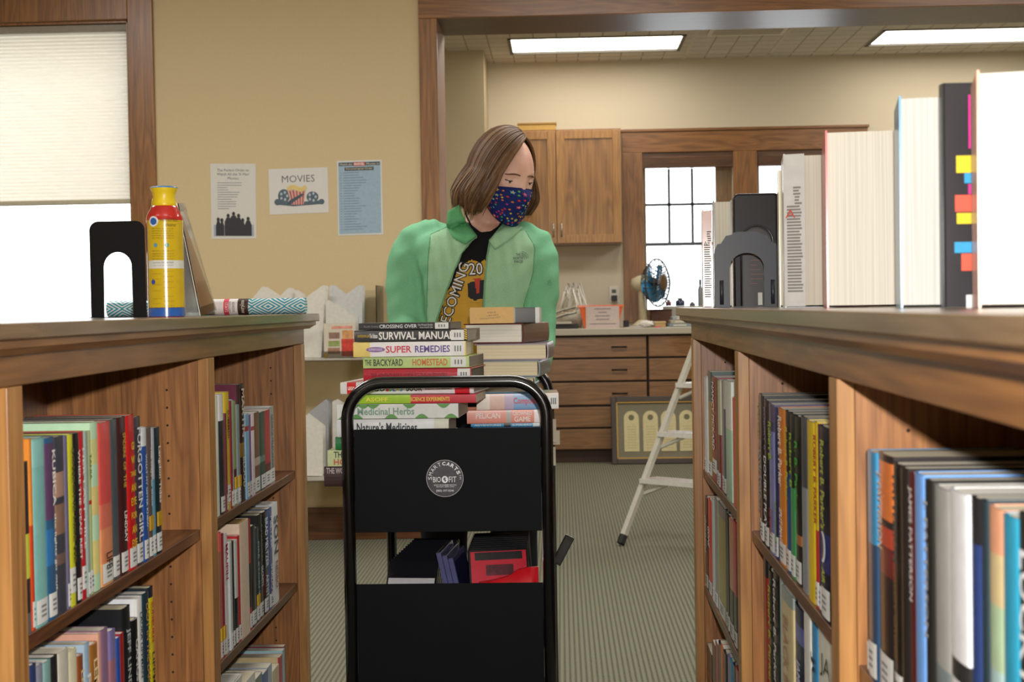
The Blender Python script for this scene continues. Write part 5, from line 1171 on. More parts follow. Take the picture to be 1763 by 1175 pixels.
person = empty('person', (HCEN.x - 0.06, YP, 0)); OP = tuple(person.location)
tag(person, 'person in green zip jacket and starry blue face mask behind the book cart', 'person')
def skin():
    m, nt, b = new_mat('fair_skin'); n = nt.nodes.new('ShaderNodeTexNoise'); n.inputs['Scale'].default_value = 25
    tc = nt.nodes.new('ShaderNodeTexCoord'); nt.links.new(tc.outputs['Object'], n.inputs['Vector']); r = nt.nodes.new('ShaderNodeValToRGB')
    r.color_ramp.elements[0].position = 0.35; r.color_ramp.elements[1].position = 0.7
    r.color_ramp.elements[0].color = (*lin('#d6a48e'), 1); r.color_ramp.elements[1].color = (*lin('#e2b8a3'), 1)
    nt.links.new(n.outputs['Fac'], r.inputs[0]); nt.links.new(r.outputs[0], b.inputs['Base Color']); b.inputs['Roughness'].default_value = 0.5
    b.inputs['Subsurface Weight'].default_value = 0.15; b.inputs['Subsurface Radius'].default_value = (0.01, 0.004, 0.002); b.inputs['Subsurface Scale'].default_value = 0.5; return m
M_SKIN = skin()
for v in bme.vertices: v.co -= Vector(OP)
bme.materials.clear(); body = link('body', bme, M_SKIN, person, smooth=True)
# shirt, trousers, shoes
mb = MB(); mb.rings(body_rings(-0.008)[1:]); sme = remesh(mb, 0.008, 6, 'shirt')
cloth = lambda c, n_, sc=350, r_=0.85: mat(c, r_, var=0.10, scale=sc, name=n_, bump=0.15, spec=0.2)
shirt_bvh = BVHTree.FromPolygons([v.co.copy() for v in sme.vertices], [tuple(p.vertices) for p in sme.polygons])
NECK = [(793, 330), (797, 352), (803, 372), (812, 390), (828, 402), (845, 400), (858, 391), (868, 378), (872, 330)]
bm = bmesh.new(); bm.from_mesh(sme)
kill = [f for f in bm.faces if f.calc_center_median().y < YP + 0.02 and inpoly(*proj(f.calc_center_median()), NECK)]
bmesh.ops.delete(bm, geom=kill, context='FACES'); bmesh.ops.translate(bm, verts=bm.verts, vec=-Vector(OP)); bm.to_mesh(sme); bm.free()
sme.materials.clear(); shirt = link('t_shirt', sme, cloth('#141416', 'black_cotton'), person, smooth=True)
mb = MB(); a = P(821, 700, YP).x
for s in (-1, 1):
    xh = a + s * 0.085
    mb.tube([(xh, YP + 0.01, 0.80), (xh + s * 0.01, YP, 0.6), (xh + s * 0.012, YP, 0.46), (xh + s * 0.015, YP + 0.025, 0.25), (xh + s * 0.015, YP + 0.03, 0.04)], 0, 18, rs=[0.098, 0.082, 0.066, 0.062, 0.056])
mb.rings([ring(a, YP, z, w, d) for z, w, d in ((0.74, 0.15, 0.11), (0.82, 0.172, 0.128), (0.90, 0.168, 0.12), (0.95, 0.16, 0.115))])
tm = remesh(mb, 0.011, 5, 'trousers')
for v in tm.vertices: v.co -= Vector(OP)
tm.materials.clear(); link('trousers', tm, cloth('#14171f', 'dark_denim'), person, smooth=True)
for s in (-1, 1):
    xh = a + s * 0.10; mb = MB()
    mb.rings([[Vector((xh + hw_ * math.cos(2 * math.pi * k / 20), YP + yc + hl * math.sin(2 * math.pi * k / 20), z)) for k in range(20)] for z, hw_, hl, yc in ((0.001, 0.044, 0.125, -0.035), (0.02, 0.047, 0.13, -0.035), (0.05, 0.045, 0.12, -0.03), (0.075, 0.042, 0.08, 0.0), (0.10, 0.04, 0.05, 0.025))])
    mb.build('shoe', mat('#2a2b30', 0.6), person, smooth=True, off=OP)
# jacket
mb = MB(); mb.rings(body_rings(0.004)[1:]); arm(mb, ARM_R, 0.0); arm(mb, ARM_L, 0.0)
jm = remesh(mb, 0.0075, 7, 'jacket')
OPEN = [(800, 340), (799, 362), (808, 388), (822, 407), (808, 420), (795, 437), (783, 466), (770, 500), (758, 535), (751, 556), (744, 600), (738, 730), (836, 730), (833, 600), (831, 527), (833, 490), (835, 465), (839, 430), (842, 414), (853, 400), (865, 385), (872, 340)]
bm = bmesh.new(); bm.from_mesh(jm)
kill = [f for f in bm.faces if f.calc_center_median().y < YP + 0.01 and inpoly(*proj(f.calc_center_median()), OPEN)]
bmesh.ops.delete(bm, geom=kill, context='FACES')
bmesh.ops.delete(bm, geom=[v for v in bm.verts if not v.link_faces], context='VERTS')
def nearest_on(poly, x, y):
    best = None
    for (x0, y0), (x1, y1) in zip(poly, poly[1:]):
        dx, dy = x1 - x0, y1 - y0; t = max(0, min(1, ((x - x0) * dx + (y - y0) * dy) / (dx * dx + dy * dy))); q = (x0 + t * dx, y0 + t * dy); d = math.hypot(q[0] - x, q[1] - y)
        if best is None or d < best[0]: best = (d, q)
    return best
for v in bm.verts:
    if v.is_boundary and v.co.y < YP + 0.01:
        x, y = proj(v.co); d, q = nearest_on(OPEN, x, y)
        if d < 9: v.co = P(q[0], q[1], v.co.y)
# fabric waves: gentle folds on the sleeves and body
bm.normal_update()
for v in bm.verts:
    if v.is_boundary: continue
    p = v.co; x, y = proj(p)
    f = 0.0012 * math.sin(y * 0.16 + x * 0.10) * (1 if (x < 735 or x > 900) else 0.35) + 0.0018 * math.sin(x * 0.33 - y * 0.05) * (1 if 735 < x < 900 else 0.2)
    if x < 735 or x > 900: f += 0.0016 * math.sin(y * 0.075 - x * 0.13 + 1.0)
    v.co += v.normal * f
bm.to_mesh(jm); bm.free()
jm.materials.clear()
M_G1 = cloth('#78b78e', 'bright_green_fleece', 500); M_G2 = cloth('#98c29c', 'pale_green_shell', 500, 0.7)
PANEL = [(741, 404), (790, 384), (806, 396), (822, 407), (836, 408), (862, 396), (905, 398), (921, 425), (918, 470), (903, 520), (893, 560), (893, 760), (733, 760), (733, 600), (736, 500), (738, 440)]
jm.materials.append(M_G1); jm.materials.append(M_G2)
for p in jm.polygons:
    if p.center.y < YP + 0.0 and inpoly(*proj(p.center), PANEL): p.material_index = 1
jbvh = BVHTree.FromPolygons([v.co.copy() for v in jm.vertices], [tuple(p.vertices) for p in jm.polygons])
for v in jm.vertices: v.co -= Vector(OP)
jk = link('jacket', jm, M_G1, person, smooth=True); so = jk.modifiers.new('cloth_thickness', 'SOLIDIFY'); so.thickness = 0.003; so.offset = -1
CAMP = Vector((0, 0, HC))
def onto(bvh, px, py, lift, dflt=None):
    d = ray(px, py).normalized(); h = bvh.ray_cast(CAMP, d)
    if h[0] is None: return P(px, py, dflt or YP - 0.1)
    return h[0] - d * lift
def onj(px, py, lift=0.004):
    d = ray(px, py).normalized(); h = jbvh.ray_cast(CAMP, d)
    if h[0] is None or h[0].y > YP:
        h = shirt_bvh.ray_cast(CAMP, d)
    return (h[0] if h[0] is not None else P(px, py, YP - 0.09)) - d * lift
def lineof(pts, n):
    out = []; seg = []
    for (a_, b_) in zip(pts, pts[1:]): seg.append(math.hypot(b_[0] - a_[0], b_[1] - a_[1]))
    T_ = sum(seg)
    for i in range(n + 1):
        d = T_ * i / n; k = 0
        while k < len(seg) - 1 and d > seg[k]: d -= seg[k]; k += 1
        t = min(1, d / seg[k]); out.append((pts[k][0] + (pts[k + 1][0] - pts[k][0]) * t, pts[k][1] + (pts[k + 1][1] - pts[k][1]) * t))
    return out
eL = OPEN[3:11]; eR = OPEN[13:19]
for e_, nm in ((eL, 'zipper'), (eR, 'zipper')):
    MB().tube([onj(x + (-1.5 if e_ is eL else 1.5), y, 0.002) for x, y in lineof(e_, 40)], 0.0022, 8).build(nm, mat('#6f9f74', 0.6), jk, smooth=True, off=OP)
for q in ([(741, 404), (737, 440), (735, 500), (733, 600)], [(905, 398), (921, 425), (918, 470), (903, 520), (893, 600)], [(741, 404), (765, 393), (790, 382)]):
    MB().tube([onj(x, y, 0.0006) for x, y in lineof(q, 30)], 0.0011, 6).build('seam', mat('#5f9a68', 0.8), jk, smooth=True, off=OP)
# collar: folded strip each side
def strip(name, inner, outer, m, lift0, lift1, par, n=16):
    A = lineof(inner, n); B = lineof(outer, n); mb = MB(); G = []
    for (a_, b_) in zip(A, B):
        row_ = []
        for j in range(6):
            t = j / 5; x, y = a_[0] + (b_[0] - a_[0]) * t, a_[1] + (b_[1] - a_[1]) * t; row_.append(mb.bm.verts.new(onj(x, y, lift0 + (lift1 - lift0) * t + 0.004 * math.sin(math.pi * t))))
        G.append(row_)
    for i in range(n):
        for j in range(5): mb._f([G[i][j], G[i + 1][j], G[i + 1][j + 1], G[i][j + 1]])
    o = mb.build(name, m, par, smooth=True, off=OP); s_ = o.modifiers.new('thickness', 'SOLIDIFY'); s_.thickness = 0.003; return o
strip('collar', [(791, 352), (796, 369), (806, 388), (820, 407)], [(772, 364), (769, 388), (780, 410), (801, 421)], cloth('#62ad77', 'deep_green_fleece', 500), 0.010, 0.004, jk)
strip('collar', [(872, 389), (864, 394), (853, 402), (842, 415)], [(900, 392), (888, 404), (872, 417), (852, 430)], M_G2, 0.010, 0.004, jk)
# maker's wordmark on the chest and sleeve
def jtext(s_, px, py, L, H, c, bvh_fn, par, rot=0.0, bold=0.0, lift=0.003):
    t_ = text_mesh(s_, bold)
    if not t_[0]: return
    ca, sa = math.cos(rot), math.sin(rot)
    vs = []
    for v in t_[0]:
        u, w_ = v.x * L, v.y * H; vs.append(bvh_fn(px + u * ca - w_ * sa * 1.0, py - (u * sa + w_ * ca), lift) - Vector(OP))
    me = bpy.data.meshes.new('print'); me.from_pydata(vs, [], t_[1]); link('print', me, mat(c, 0.6), par)
for i, s_ in enumerate(('THE', 'NORTH', 'FACE')): jtext(s_, 893 + (-1, -1, 0)[i], 438.5 + i * 6, (8, 17, 15)[i], 4.6, '#59605c', onj, jk, rot=0.02, bold=0.02)
for k, r_ in enumerate((11.5, 8.5, 5.5)):
    pts = [onj(898 + r_ * math.cos(R(q)), 445 - r_ * math.sin(R(q)), 0.003) for q in range(0, 91, 9)]
    MB().tube(pts, 0.0011, 5, flat=0.4).build('wordmark_arc', mat('#59605c', 0.6), jk, off=OP)
for i, s_ in enumerate(('THE', 'NORTH', 'FACE')): jtext(s_, 946, 483 + i * 3.6, (5, 9, 8)[i], 2.6, '#5a8f62', onj, jk, rot=-0.6, lift=0.002)
# shirt print
def ons(px, py, lift=0.002):
    d = ray(px, py).normalized(); h = shirt_bvh.ray_cast(CAMP, d); return (h[0] if h[0] is not None else P(px, py, YP - 0.1)) - d * lift
def patch(poly, c, lift, name, par, n=26):
    """irregular printed area laid on the shirt"""
    xs = [p[0] for p in poly]; ys = [p[1] for p in poly]; mb = MB(); st_ = 3.0; V = {}
    nx = int((max(xs) - min(xs)) / st_) + 2; ny = int((max(ys) - min(ys)) / st_) + 2
    def vert(i, j):
        if (i, j) not in V:
            x, y = min(xs) + i * st_, min(ys) + j * st_
            if not inpoly(x, y, poly):
                d, q = nearest_on(poly + [poly[0]], x, y); x, y = q
            V[(i, j)] = mb.bm.verts.new(ons(x, y, lift))
        return V[(i, j)]
    for i in range(nx):
        for j in range(ny):
            if inpoly(min(xs) + (i + .5) * st_, min(ys) + (j + .5) * st_, poly): mb._f([vert(i, j), vert(i + 1, j), vert(i + 1, j + 1), vert(i, j + 1)])
    bmesh.ops.remove_doubles(mb.bm, verts=mb.bm.verts, dist=0.0001)
    return mb.build(name, mat(c, 0.75, var=0.05), par, smooth=True, off=OP)
pr_ = patch([(800, 453), (812, 447), (826, 452), (836, 446), (840, 470), (840, 620), (748, 620), (750, 560), (757, 545), (768, 505), (780, 488), (786, 470)], '#c2952a', 0.0015, 'yellow_print', shirt)
def vert_txt(s_, p0, p1, H, c, lift, bold):
    L = math.hypot(p1[0] - p0[0], p1[1] - p0[1]); a_ = math.atan2(-(p1[1] - p0[1]), p1[0] - p0[0]); jtext(s_, (p0[0] + p1[0]) / 2, (p0[1] + p1[1]) / 2, L, H, c, ons, pr_, rot=a_, bold=bold, lift=lift)
vert_txt('HOMECOMING', (747, 610), (801, 452), 21, '#15151a', 0.003, 0.06)
vert_txt('HOMECOMING', (748, 608), (800, 454), 17, '#dcdad6', 0.005, 0.0)
jtext('20', 819, 463, 27, 25, '#15151a', ons, pr_, 0.05, 0.07, 0.003); jtext('20', 819, 463, 23, 20, '#dcdad6', ons, pr_, 0.05, 0.0, 0.005)
patch([(805, 488), (818, 483), (833, 482), (840, 490), (840, 515), (818, 520), (806, 512)], '#17171a', 0.003, 'dark_crest', pr_)
patch([(814, 480), (829, 479), (826, 488), (825, 505), (819, 506), (818, 488)], '#b5382a', 0.0045, 'red_letter_block', pr_)
patch([(806, 513), (818, 517), (838, 512), (838, 517), (818, 522), (806, 518)], '#c2952a', 0.0045, 'crest_stripe', pr_)
# shirt neckband
MB().tube([ons(x, y, 0.001) for x, y in lineof(NECK[1:8], 30)], 0.0045, 8, flat=0.5).build('neckband', cloth('#18181b', 'black_rib'), shirt, smooth=True, off=OP)

# face details
def HP(x, y, z): return HM @ Vector((x, y, z))
bbvh = BVHTree.FromPolygons([Vector(v.co) + Vector(OP) for v in bme.vertices], [tuple(p.vertices) for p in bme.polygons])
HMi = HM.inverted(); HD = HM.to_3x3()
def face(x, z, lift):
    d = HD @ Vector((0, 1, 0)); h = bbvh.ray_cast(HP(x, -0.2, z), d); return (h[0] if h[0] is not None else HP(x, -0.08, z)) - d * lift
for s in (-1, 1):
    MB().ball((0, 0, 0), 0.0118, 10, (1, 1, 1), HM @ Matrix.Translation((s * 0.031, -0.0715, 0.003))).build('eye', mat('#e8e2dc', 0.2, 0.5), person, smooth=True, off=OP)
    MB().ball((0, 0, 0), 0.0052, 8, (1, 0.35, 1), HM @ Matrix.Translation((s * 0.031, -0.0818, -0.001))).build('iris', mat('#3a4238', 0.15, 0.6), person, smooth=True, off=OP)
    lid = MB(); lid_r = []
    for i in range(9):
        el = R(75 - 72 * i / 8); lid_r.append([HM @ Vector((s * 0.031 + 0.0135 * math.cos(el) * math.sin(R(q)), -0.0715 - 0.0128 * math.cos(el) * math.cos(R(q)), 0.003 + 0.0125 * math.sin(el) + 0.0012 * math.cos(R(q)) * 0)) for q in range(-80, 81, 16)])
    lid.rings(lid_r, close=False, caps=False); lid.build('eyelid', M_SKIN, person, smooth=True, off=OP)
    pts = [HM @ Vector((s * 0.031 + 0.0140 * math.sin(R(q)), -0.0715 - 0.0136 * math.cos(R(q)), 0.003 + 0.0004 - 0.0018 * math.cos(R(q)))) for q in range(-80, 81, 10)]
    MB().tube(pts, 0.0012, 6).build('eyelashes', mat('#2a1c16', 0.7), person, smooth=True, off=OP)
    pts = [face(s * (0.012 + 0.036 * t), 0.0195 + 0.0028 * math.sin(math.pi * min(1, t * 1.25)) - 0.002 * t, 0.0004) for t in [i / 12 for i in range(13)]]
    MB().tube(pts, 0, 8, rs=[0.0020 + 0.0022 * math.sin(math.pi * (0.12 + 0.85 * i / 12)) for i in range(13)], flat=0.5).build('eyebrow', mat('#6a4836', 0.85), person, smooth=True, off=OP)
# face mask
def MS(u, v, lift=0.0):
    """u -1..1 across, v 0..1 from nose bridge to below the chin"""
    a = u * R(66); top = -0.013 - 0.012 * abs(u) ** 1.6; bot = -0.121 + 0.042 * abs(u) ** 2.0; z = top + (bot - top) * v
    wdt = 0.079 * (1 - 0.22 * max(0.0, v) ** 1.5)
    rid = math.exp(-(u / 0.34) ** 2) * (0.006 + 0.030 * math.sin(math.pi * max(0.0, min(1.0, (v + 0.02) / 0.72)) ** 0.8) if v < 0.70 else 0.006 + 0.03 * math.sin(math.pi * max(0.0, min(1.0, (v + 0.02) / 0.72)) ** 0.8)) + 0.006 * math.exp(-((v - 0.78) / 0.2) ** 2)
    y = -(0.090 - 0.018 * v ** 3) * math.cos(a) - rid - 0.002; x = (wdt + lift) * math.sin(a) * 1.06
    return HM @ Vector((x, y - lift * math.cos(a), z))
mb = MB(); NU, NV = 36, 24
G = [[mb.bm.verts.new(MS(-1 + 2 * i / NU, j / NV)) for j in range(NV + 1)] for i in range(NU + 1)]
for i in range(NU):
    for j in range(NV): mb._f([G[i][j], G[i + 1][j], G[i + 1][j + 1], G[i][j + 1]])
mk = mb.build('face_mask', cloth('#1f2a66', 'navy_cotton', 600), person, smooth=True, off=OP); s_ = mk.modifiers.new('thickness', 'SOLIDIFY'); s_.thickness = 0.0015; s_.offset = 0
MB().tube([MS(-1 + 2 * i / 40, 0.0, 0.001) for i in range(41)], 0.0011, 6).build('binding', cloth('#1a2458', 'navy_binding'), mk, smooth=True, off=OP)
MB().tube([MS(0, i / 20, 0.0006) for i in range(21)], 0.0007, 6).build('centre_seam', cloth('#1a2458', 'navy_binding'), mk, smooth=True, off=OP)
rs_ = random.Random(5); cols = ['#d8362a', '#e8842a', '#e2c62e', '#4fae4a', '#d8362a', '#e2c62e', '#3a7fd0', '#c9309a', '#e8842a', '#58b7c0']; placed = []
tries = 0
while len(placed) < 105 and tries < 4000:
    tries += 1; u, v = rs_.uniform(-0.97, 0.97), rs_.uniform(0.03, 0.97); big = rs_.random() < 0.35; r_ = 0.0062 if big else 0.0036
    if any(((u - a_) * 0.085) ** 2 + ((v - b_) * 0.11) ** 2 < (r_ * 0.95 + c_ * 0.95) ** 2 for a_, b_, c_ in placed): continue
    placed.append((u, v, r_)); rot_ = rs_.uniform(0, 6.28)
    def star(rad, lift):
        return [MS(u + rad * (1 if k % 2 == 0 else 0.46) * math.cos(rot_ + math.pi * k / 5) / 0.085, v + rad * (1 if k % 2 == 0 else 0.46) * math.sin(rot_ + math.pi * k / 5) / 0.115, lift) for k in range(10)]
    def fan(rad, lift, c, name, par):
        mb = MB(); c0_ = mb.bm.verts.new(MS(u, v, lift + 0.0002)); V = [mb.bm.verts.new(p) for p in star(rad, lift)]
        for k in range(10): mb._f([c0_, V[k], V[(k + 1) % 10]])
        return mb.build(name, mat(c, 0.8), par, off=OP)
    o = fan(r_, 0.0015, cols[len(placed) % 10], 'printed_star', mk)
    if big: fan(r_ * 0.5, 0.0022, cols[(len(placed) * 3 + 4) % 10], 'star_centre', mk)
for s in (-1, 1):
    MB().tube([MS(s, 0.1), HP(s * 0.079, -0.02, -0.01), HP(s * 0.083, 0.012, 0.012), HP(s * 0.081, 0.024, -0.012), HP(s * 0.078, 0.01, -0.04), HP(s * 0.074, -0.02, -0.05), MS(s, 0.85)], 0.0014, 6).build('ear_loop', mat('#e4e2dc', 0.8), mk, smooth=True, off=OP)
# hair
rh = random.Random(11)
def scalp(az, el, lay):
    """az 0 = face, +90 = her right; el from the crown"""
    a, e = R(az), R(el); u = Vector((-math.sin(a) * math.cos(e), -math.cos(a) * math.cos(e), math.sin(e)))
    return HM @ Vector((u.x * (0.083 + lay), u.y * (0.102 + lay) + 0.004, u.z * (0.126 + lay) ))
def hairpath(az, lay, dz, side, n=22, jit=0.0):
    """from the parting over the skull, then hanging; az measured at the temple level"""
    pts = []
    # parting runs from forehead to crown slightly on her left
    f = min(1, max(0, (abs(az) - 30) / 150)); st_az = 0; st = Vector((0.012, -0.062 + 0.115 * f, 0)); 
    k = math.sqrt(max(0.02, 1 - (st.x / 0.083) ** 2 - (st.y / 0.102) ** 2)); start = Vector((st.x, st.y, (0.126 + lay * 0.5) * k + 0.002))
    side_p = Vector((-math.sin(R(az)) * (0.083 + lay) * 1.0, -math.cos(R(az)) * (0.102 + lay) + 0.004, 0.018))
    m = 10
    for i in range(m + 1):
        t = i / m; q = start.lerp(side_p, t); # push out to the ellipsoid
        sc_ = 1 / math.sqrt((q.x / (0.083 + lay)) ** 2 + ((q.y - 0.002) / (0.102 + lay)) ** 2 + (q.z / (0.127 + lay)) ** 2); q = Vector((q.x * sc_, q.y * sc_, q.z * sc_)); pts.append(HM @ q)
    p0 = pts[-1]; rad = (HD @ Vector((side_p.x, side_p.y, 0))).normalized(); rad.z = 0
    zend = P(800, 386 + dz, 3.9).z; m2 = n - m
    for i in range(1, m2 + 1):
        t = i / m2; z = p0.z + (zend - p0.z) * t
        out_ = 0.016 * math.sin(math.pi * min(1, t * 0.8)) - 0.030 * max(0, t - 0.62) ** 1.3 * 2.0
        sw = 0.058 * math.exp(-((az - 50) / 45) ** 2) * t ** 1.2 if az > 0 else 0.0
        fl_ = (0.040 * t if az > 95 else 0.040 * t * max(0, (az - 60) / 35)) if az > 0 else -0.006 * t
        pts.append(Vector((p0.x - sw, p0.y + sw * 0.3, z)) + rad * (out_ + jit * t + fl_))
    return pts
M_H = [mat(c, 0.55, 0.0, var=0.16, scale=90, name='brown_hair', spec=0.35) for c in ('#5c4229', '#66492e', '#705235', '#523a25', '#7a5a3b')]
def dz_of(az):
    a = abs(az)
    return {0: 0}.get(a, (-16 if az < 75 else -25 if az < 120 else -32) if az > 0 else -12)
mb = MB()
for rng in ((44, 182), (-182, -74)):
    azs = [rng[0] + (rng[1] - rng[0]) * i / 60 for i in range(61)]
    G = [[mb.bm.verts.new(p) for p in hairpath(az, 0.004, dz_of(az) - 3, 1)] for az in azs]
    for i in range(60):
        for j in range(len(G[0]) - 1): mb._f([G[i][j], G[i + 1][j], G[i + 1][j + 1], G[i][j + 1]])
hair = mb.build('hair', M_H[0], person, smooth=True, off=OP); s_ = hair.modifiers.new('thickness', 'SOLIDIFY'); s_.thickness = 0.006; s_.offset = 0
mb = MB()
for i in range(900):
    az = rh.uniform(40, 184) if rh.random() < 0.68 else -rh.uniform(72, 184)
    lay = rh.uniform(0.004, 0.015) if az > 0 else rh.uniform(0.002, 0.007); w_ = rh.uniform(0.0018, 0.0040); pts = hairpath(az, lay, dz_of(az) + rh.uniform(-9, 5) + (16 if az > 55 and az < 100 and rh.random() < 0.06 else 0), 1, jit=rh.uniform(-0.007, 0.005))
    drift = rh.uniform(-0.006, 0.006); tan = Vector((-(pts[-1] - HCEN).y, (pts[-1] - HCEN).x, 0)).normalized()
    pts = [p + tan * drift * max(0, (k - 8) / 14) for k, p in enumerate(pts)]
    n_ = len(pts); rs = [w_ * (0.45 + 0.55 * min(1, k / 5)) * (1 if k < n_ - 5 else max(0.12, (n_ - 1 - k) / 5)) for k in range(n_)]
    mb.mi = rh.choice([0, 1, 1, 2, 2, 3, 4])
    # flat ribbon tube: width along the tangent round the head, thin radially
    rings_ = []
    for k, p in enumerate(pts):
        t_ = (pts[min(k + 1, n_ - 1)] - pts[max(k - 1, 0)]).normalized(); o_ = (p - HCEN); o_ = (o_ - t_ * o_.dot(t_)).normalized(); w2 = t_.cross(o_)
        rings_.append([p + w2 * rs[k] * math.cos(math.pi * q / 3) + o_ * rs[k] * 0.38 * math.sin(math.pi * q / 3) for q in range(6)])
    mb.rings(rings_)
mb.build('hair_locks', M_H, hair, smooth=True, off=OP)
# ---------------------------------------------------------------- work room furniture
def O(name, mb, m, t, **k): return mb.build(name, m, t, off=tuple(t.location), **k)
zc0, zc1 = 0.885, 0.93
M_CNT = mat('#b3aa98', 0.45, var=0.08, scale=200, name='speckled_laminate')
t = MB().box(XC + 0.005, 3.6, 9.80, YB - 0.002, zc0, zc1).build('countertop', M_CNT, None, bevel=0.004); tag(t, 'long grey-beige laminate worktop under the far windows', 'worktop')
rows_y = [(580.5, 615.5), (619, 655.5), (659, 697), (701, 735.5), (739, 773.5)]
FW = wood('#966a3e', '#664424', 'x', 'drawer_oak')
PULL = mat('#1d1a17', 0.4, metal=0.6, name='dark_metal')
units = [(XC + 0.01, -0.40, 'behind the person'), (-0.396, 0.592, 'between the person and the ladder'), (0.597, 1.30, 'behind the ladder'), (1.305, 2.1, 'hidden part of the run')]
for i, (xa, xb, wh) in enumerate(units[:3]):
    t = empty('base_cabinet', ((xa + xb) / 2, 10.1, 0)); tag(t, ['narrow oak base cabinet hidden behind the green jacket', 'wide oak drawer cabinet with dark pulls left of the seam', 'oak drawer cabinet behind the white stepladder'][i], 'cabinet', 'drawer cabinets under the worktop')
    mb = MB().box(xa, xb, 9.85, YB - 0.004, 0.09, zc0 - 0.0005); O('carcass', mb, mat('#2c1c11', 0.6), t)  # dark colour paints the shade in the gaps between drawers
    O('toe_kick', MB().box(xa, xb, 9.87, 9.89, 0.0, 0.09), mat('#3a2617', 0.6), t)
    for (ya_, yb_) in rows_y:
        z1, z0 = P(1040, ya_, 9.83).z, P(1040, yb_, 9.83).z
        dr = O('drawer', MB().box(xa + 0.006, xb - 0.006, 9.829, 9.8495, z0, z1), FW, t, bevel=0.003)
        for px_ in ((xb - 0.195,) if i != 1 else (0.40, -0.20)):
            if ya_ < 690: O('pull', MB().tube([(px_ - 0.05, 9.829, (z0 + z1) / 2), (px_ - 0.046, 9.806, (z0 + z1) / 2), (px_ + 0.046, 9.806, (z0 + z1) / 2), (px_ + 0.05, 9.829, (z0 + z1) / 2)], 0.006, 8), PULL, t, smooth=True).parent = dr
            if ya_ < 690: dr.children[-1].matrix_parent_inverse.identity()
# wall cabinet
Yu = 10.08; x0, xm_, x1 = P(848, 300, Yu).x, P(957.5, 300, Yu).x, P(1070, 300, Yu).x; z1, z0 = P(1000, 222, Yu).z, P(1000, 421, Yu).z
t = empty('wall_cabinet', ((x0 + x1) / 2, 10.24, z0)); tag(t, 'oak wall cabinet with two panelled doors and wooden box on top', 'cabinet')
O('carcass', MB().box(x0, x1, Yu + 0.02, YB - 0.003, z0, z1), oak('z'), t)
FD = wood('#b38446', '#85592c', 'z', 'door_oak'); FP = wood('#aa7a42', '#694522', 'z', 'panel_figure', sc=0.62)
for a, b_, hs in ((x0 + 0.004, xm_ - 0.003, 1), (xm_ + 0.003, x1 - 0.004, -1)):
    d = O('door', MB().box(a, a + 0.058, Yu, Yu + 0.019, z0 + 0.01, z1 - 0.01).box(b_ - 0.058, b_, Yu, Yu + 0.019, z0 + 0.01, z1 - 0.01).box(a + 0.058, b_ - 0.058, Yu, Yu + 0.019, z1 - 0.068, z1 - 0.01).box(a + 0.058, b_ - 0.058, Yu, Yu + 0.019, z0 + 0.01, z0 + 0.068), FD, t, bevel=0.002)
    def sub(nm, mb, m, **k):
        o = mb.build(nm, m, d, off=tuple(t.location), **k); return o
    sub('door_panel', MB().box(a + 0.058, b_ - 0.058, Yu + 0.008, Yu + 0.013, z0 + 0.068, z1 - 0.068), FP)
    hx_ = (b_ - 0.022) if hs == 1 else (a + 0.03)
    sub('handle', MB().tube([(hx_, Yu, z0 + 0.06), (hx_, Yu - 0.024, z0 + 0.068), (hx_, Yu - 0.024, z0 + 0.142), (hx_, Yu, z0 + 0.15)], 0.006, 8), mat('#b0aca2', 0.3, metal=0.8), smooth=True)
a, b_ = P(892, 224, 10.12), P(957, 211, 10.12)
t = empty('wooden_box', ((a.x + b_.x) / 2, 10.17, z1)); tag(t, 'pale wooden box lying on top of the wall cabinet', 'box')
O('box_body', MB().box(a.x, b_.x, 10.11, 10.24, z1 + 0.0005, b_.z - 0.012), mat('#c09a52', 0.6), t, bevel=0.002); O('lid', MB().box(a.x - 0.004, b_.x + 0.004, 10.105, 10.245, b_.z - 0.0118, b_.z), mat('#a67f3e', 0.6), t, bevel=0.002)
# second box far right on the window cap
a, b_ = P(1502, 224, 10.3), P(1560, 209, 10.3); t = empty('wooden_box', (a.x, 10.36, zc + 0.02)); tag(t, 'dark wooden box on the window head behind the tall books', 'box')
O('box_body', MB().box(a.x, b_.x, 10.34, 10.395, zc + 0.0202, zc + 0.07), mat('#8a6230', 0.6), t, bevel=0.002)
# outlet with plug
a = P(1057, 507, YB); t = empty('wall_outlet', (a.x, YB, a.z)); tag(t, 'white wall outlet with a black charger plugged in', 'outlet')
O('cover_plate', MB().box(a.x - 0.036, a.x + 0.036, YB - 0.006, YB - 0.0003, a.z - 0.058, a.z + 0.058), mat('#d6d2c6', 0.4), t, bevel=0.003)
for dz in (0.022,): O('socket', MB().box(a.x - 0.016, a.x + 0.016, YB - 0.0075, YB - 0.005, a.z + dz - 0.013, a.z + dz + 0.013), mat('#4a4844', 0.4), t, bevel=0.003)
O('plug', MB().box(a.x - 0.02, a.x + 0.022, YB - 0.045, YB - 0.0065, a.z - 0.05, a.z - 0.008), mat('#1a1d24', 0.4), t, bevel=0.004)
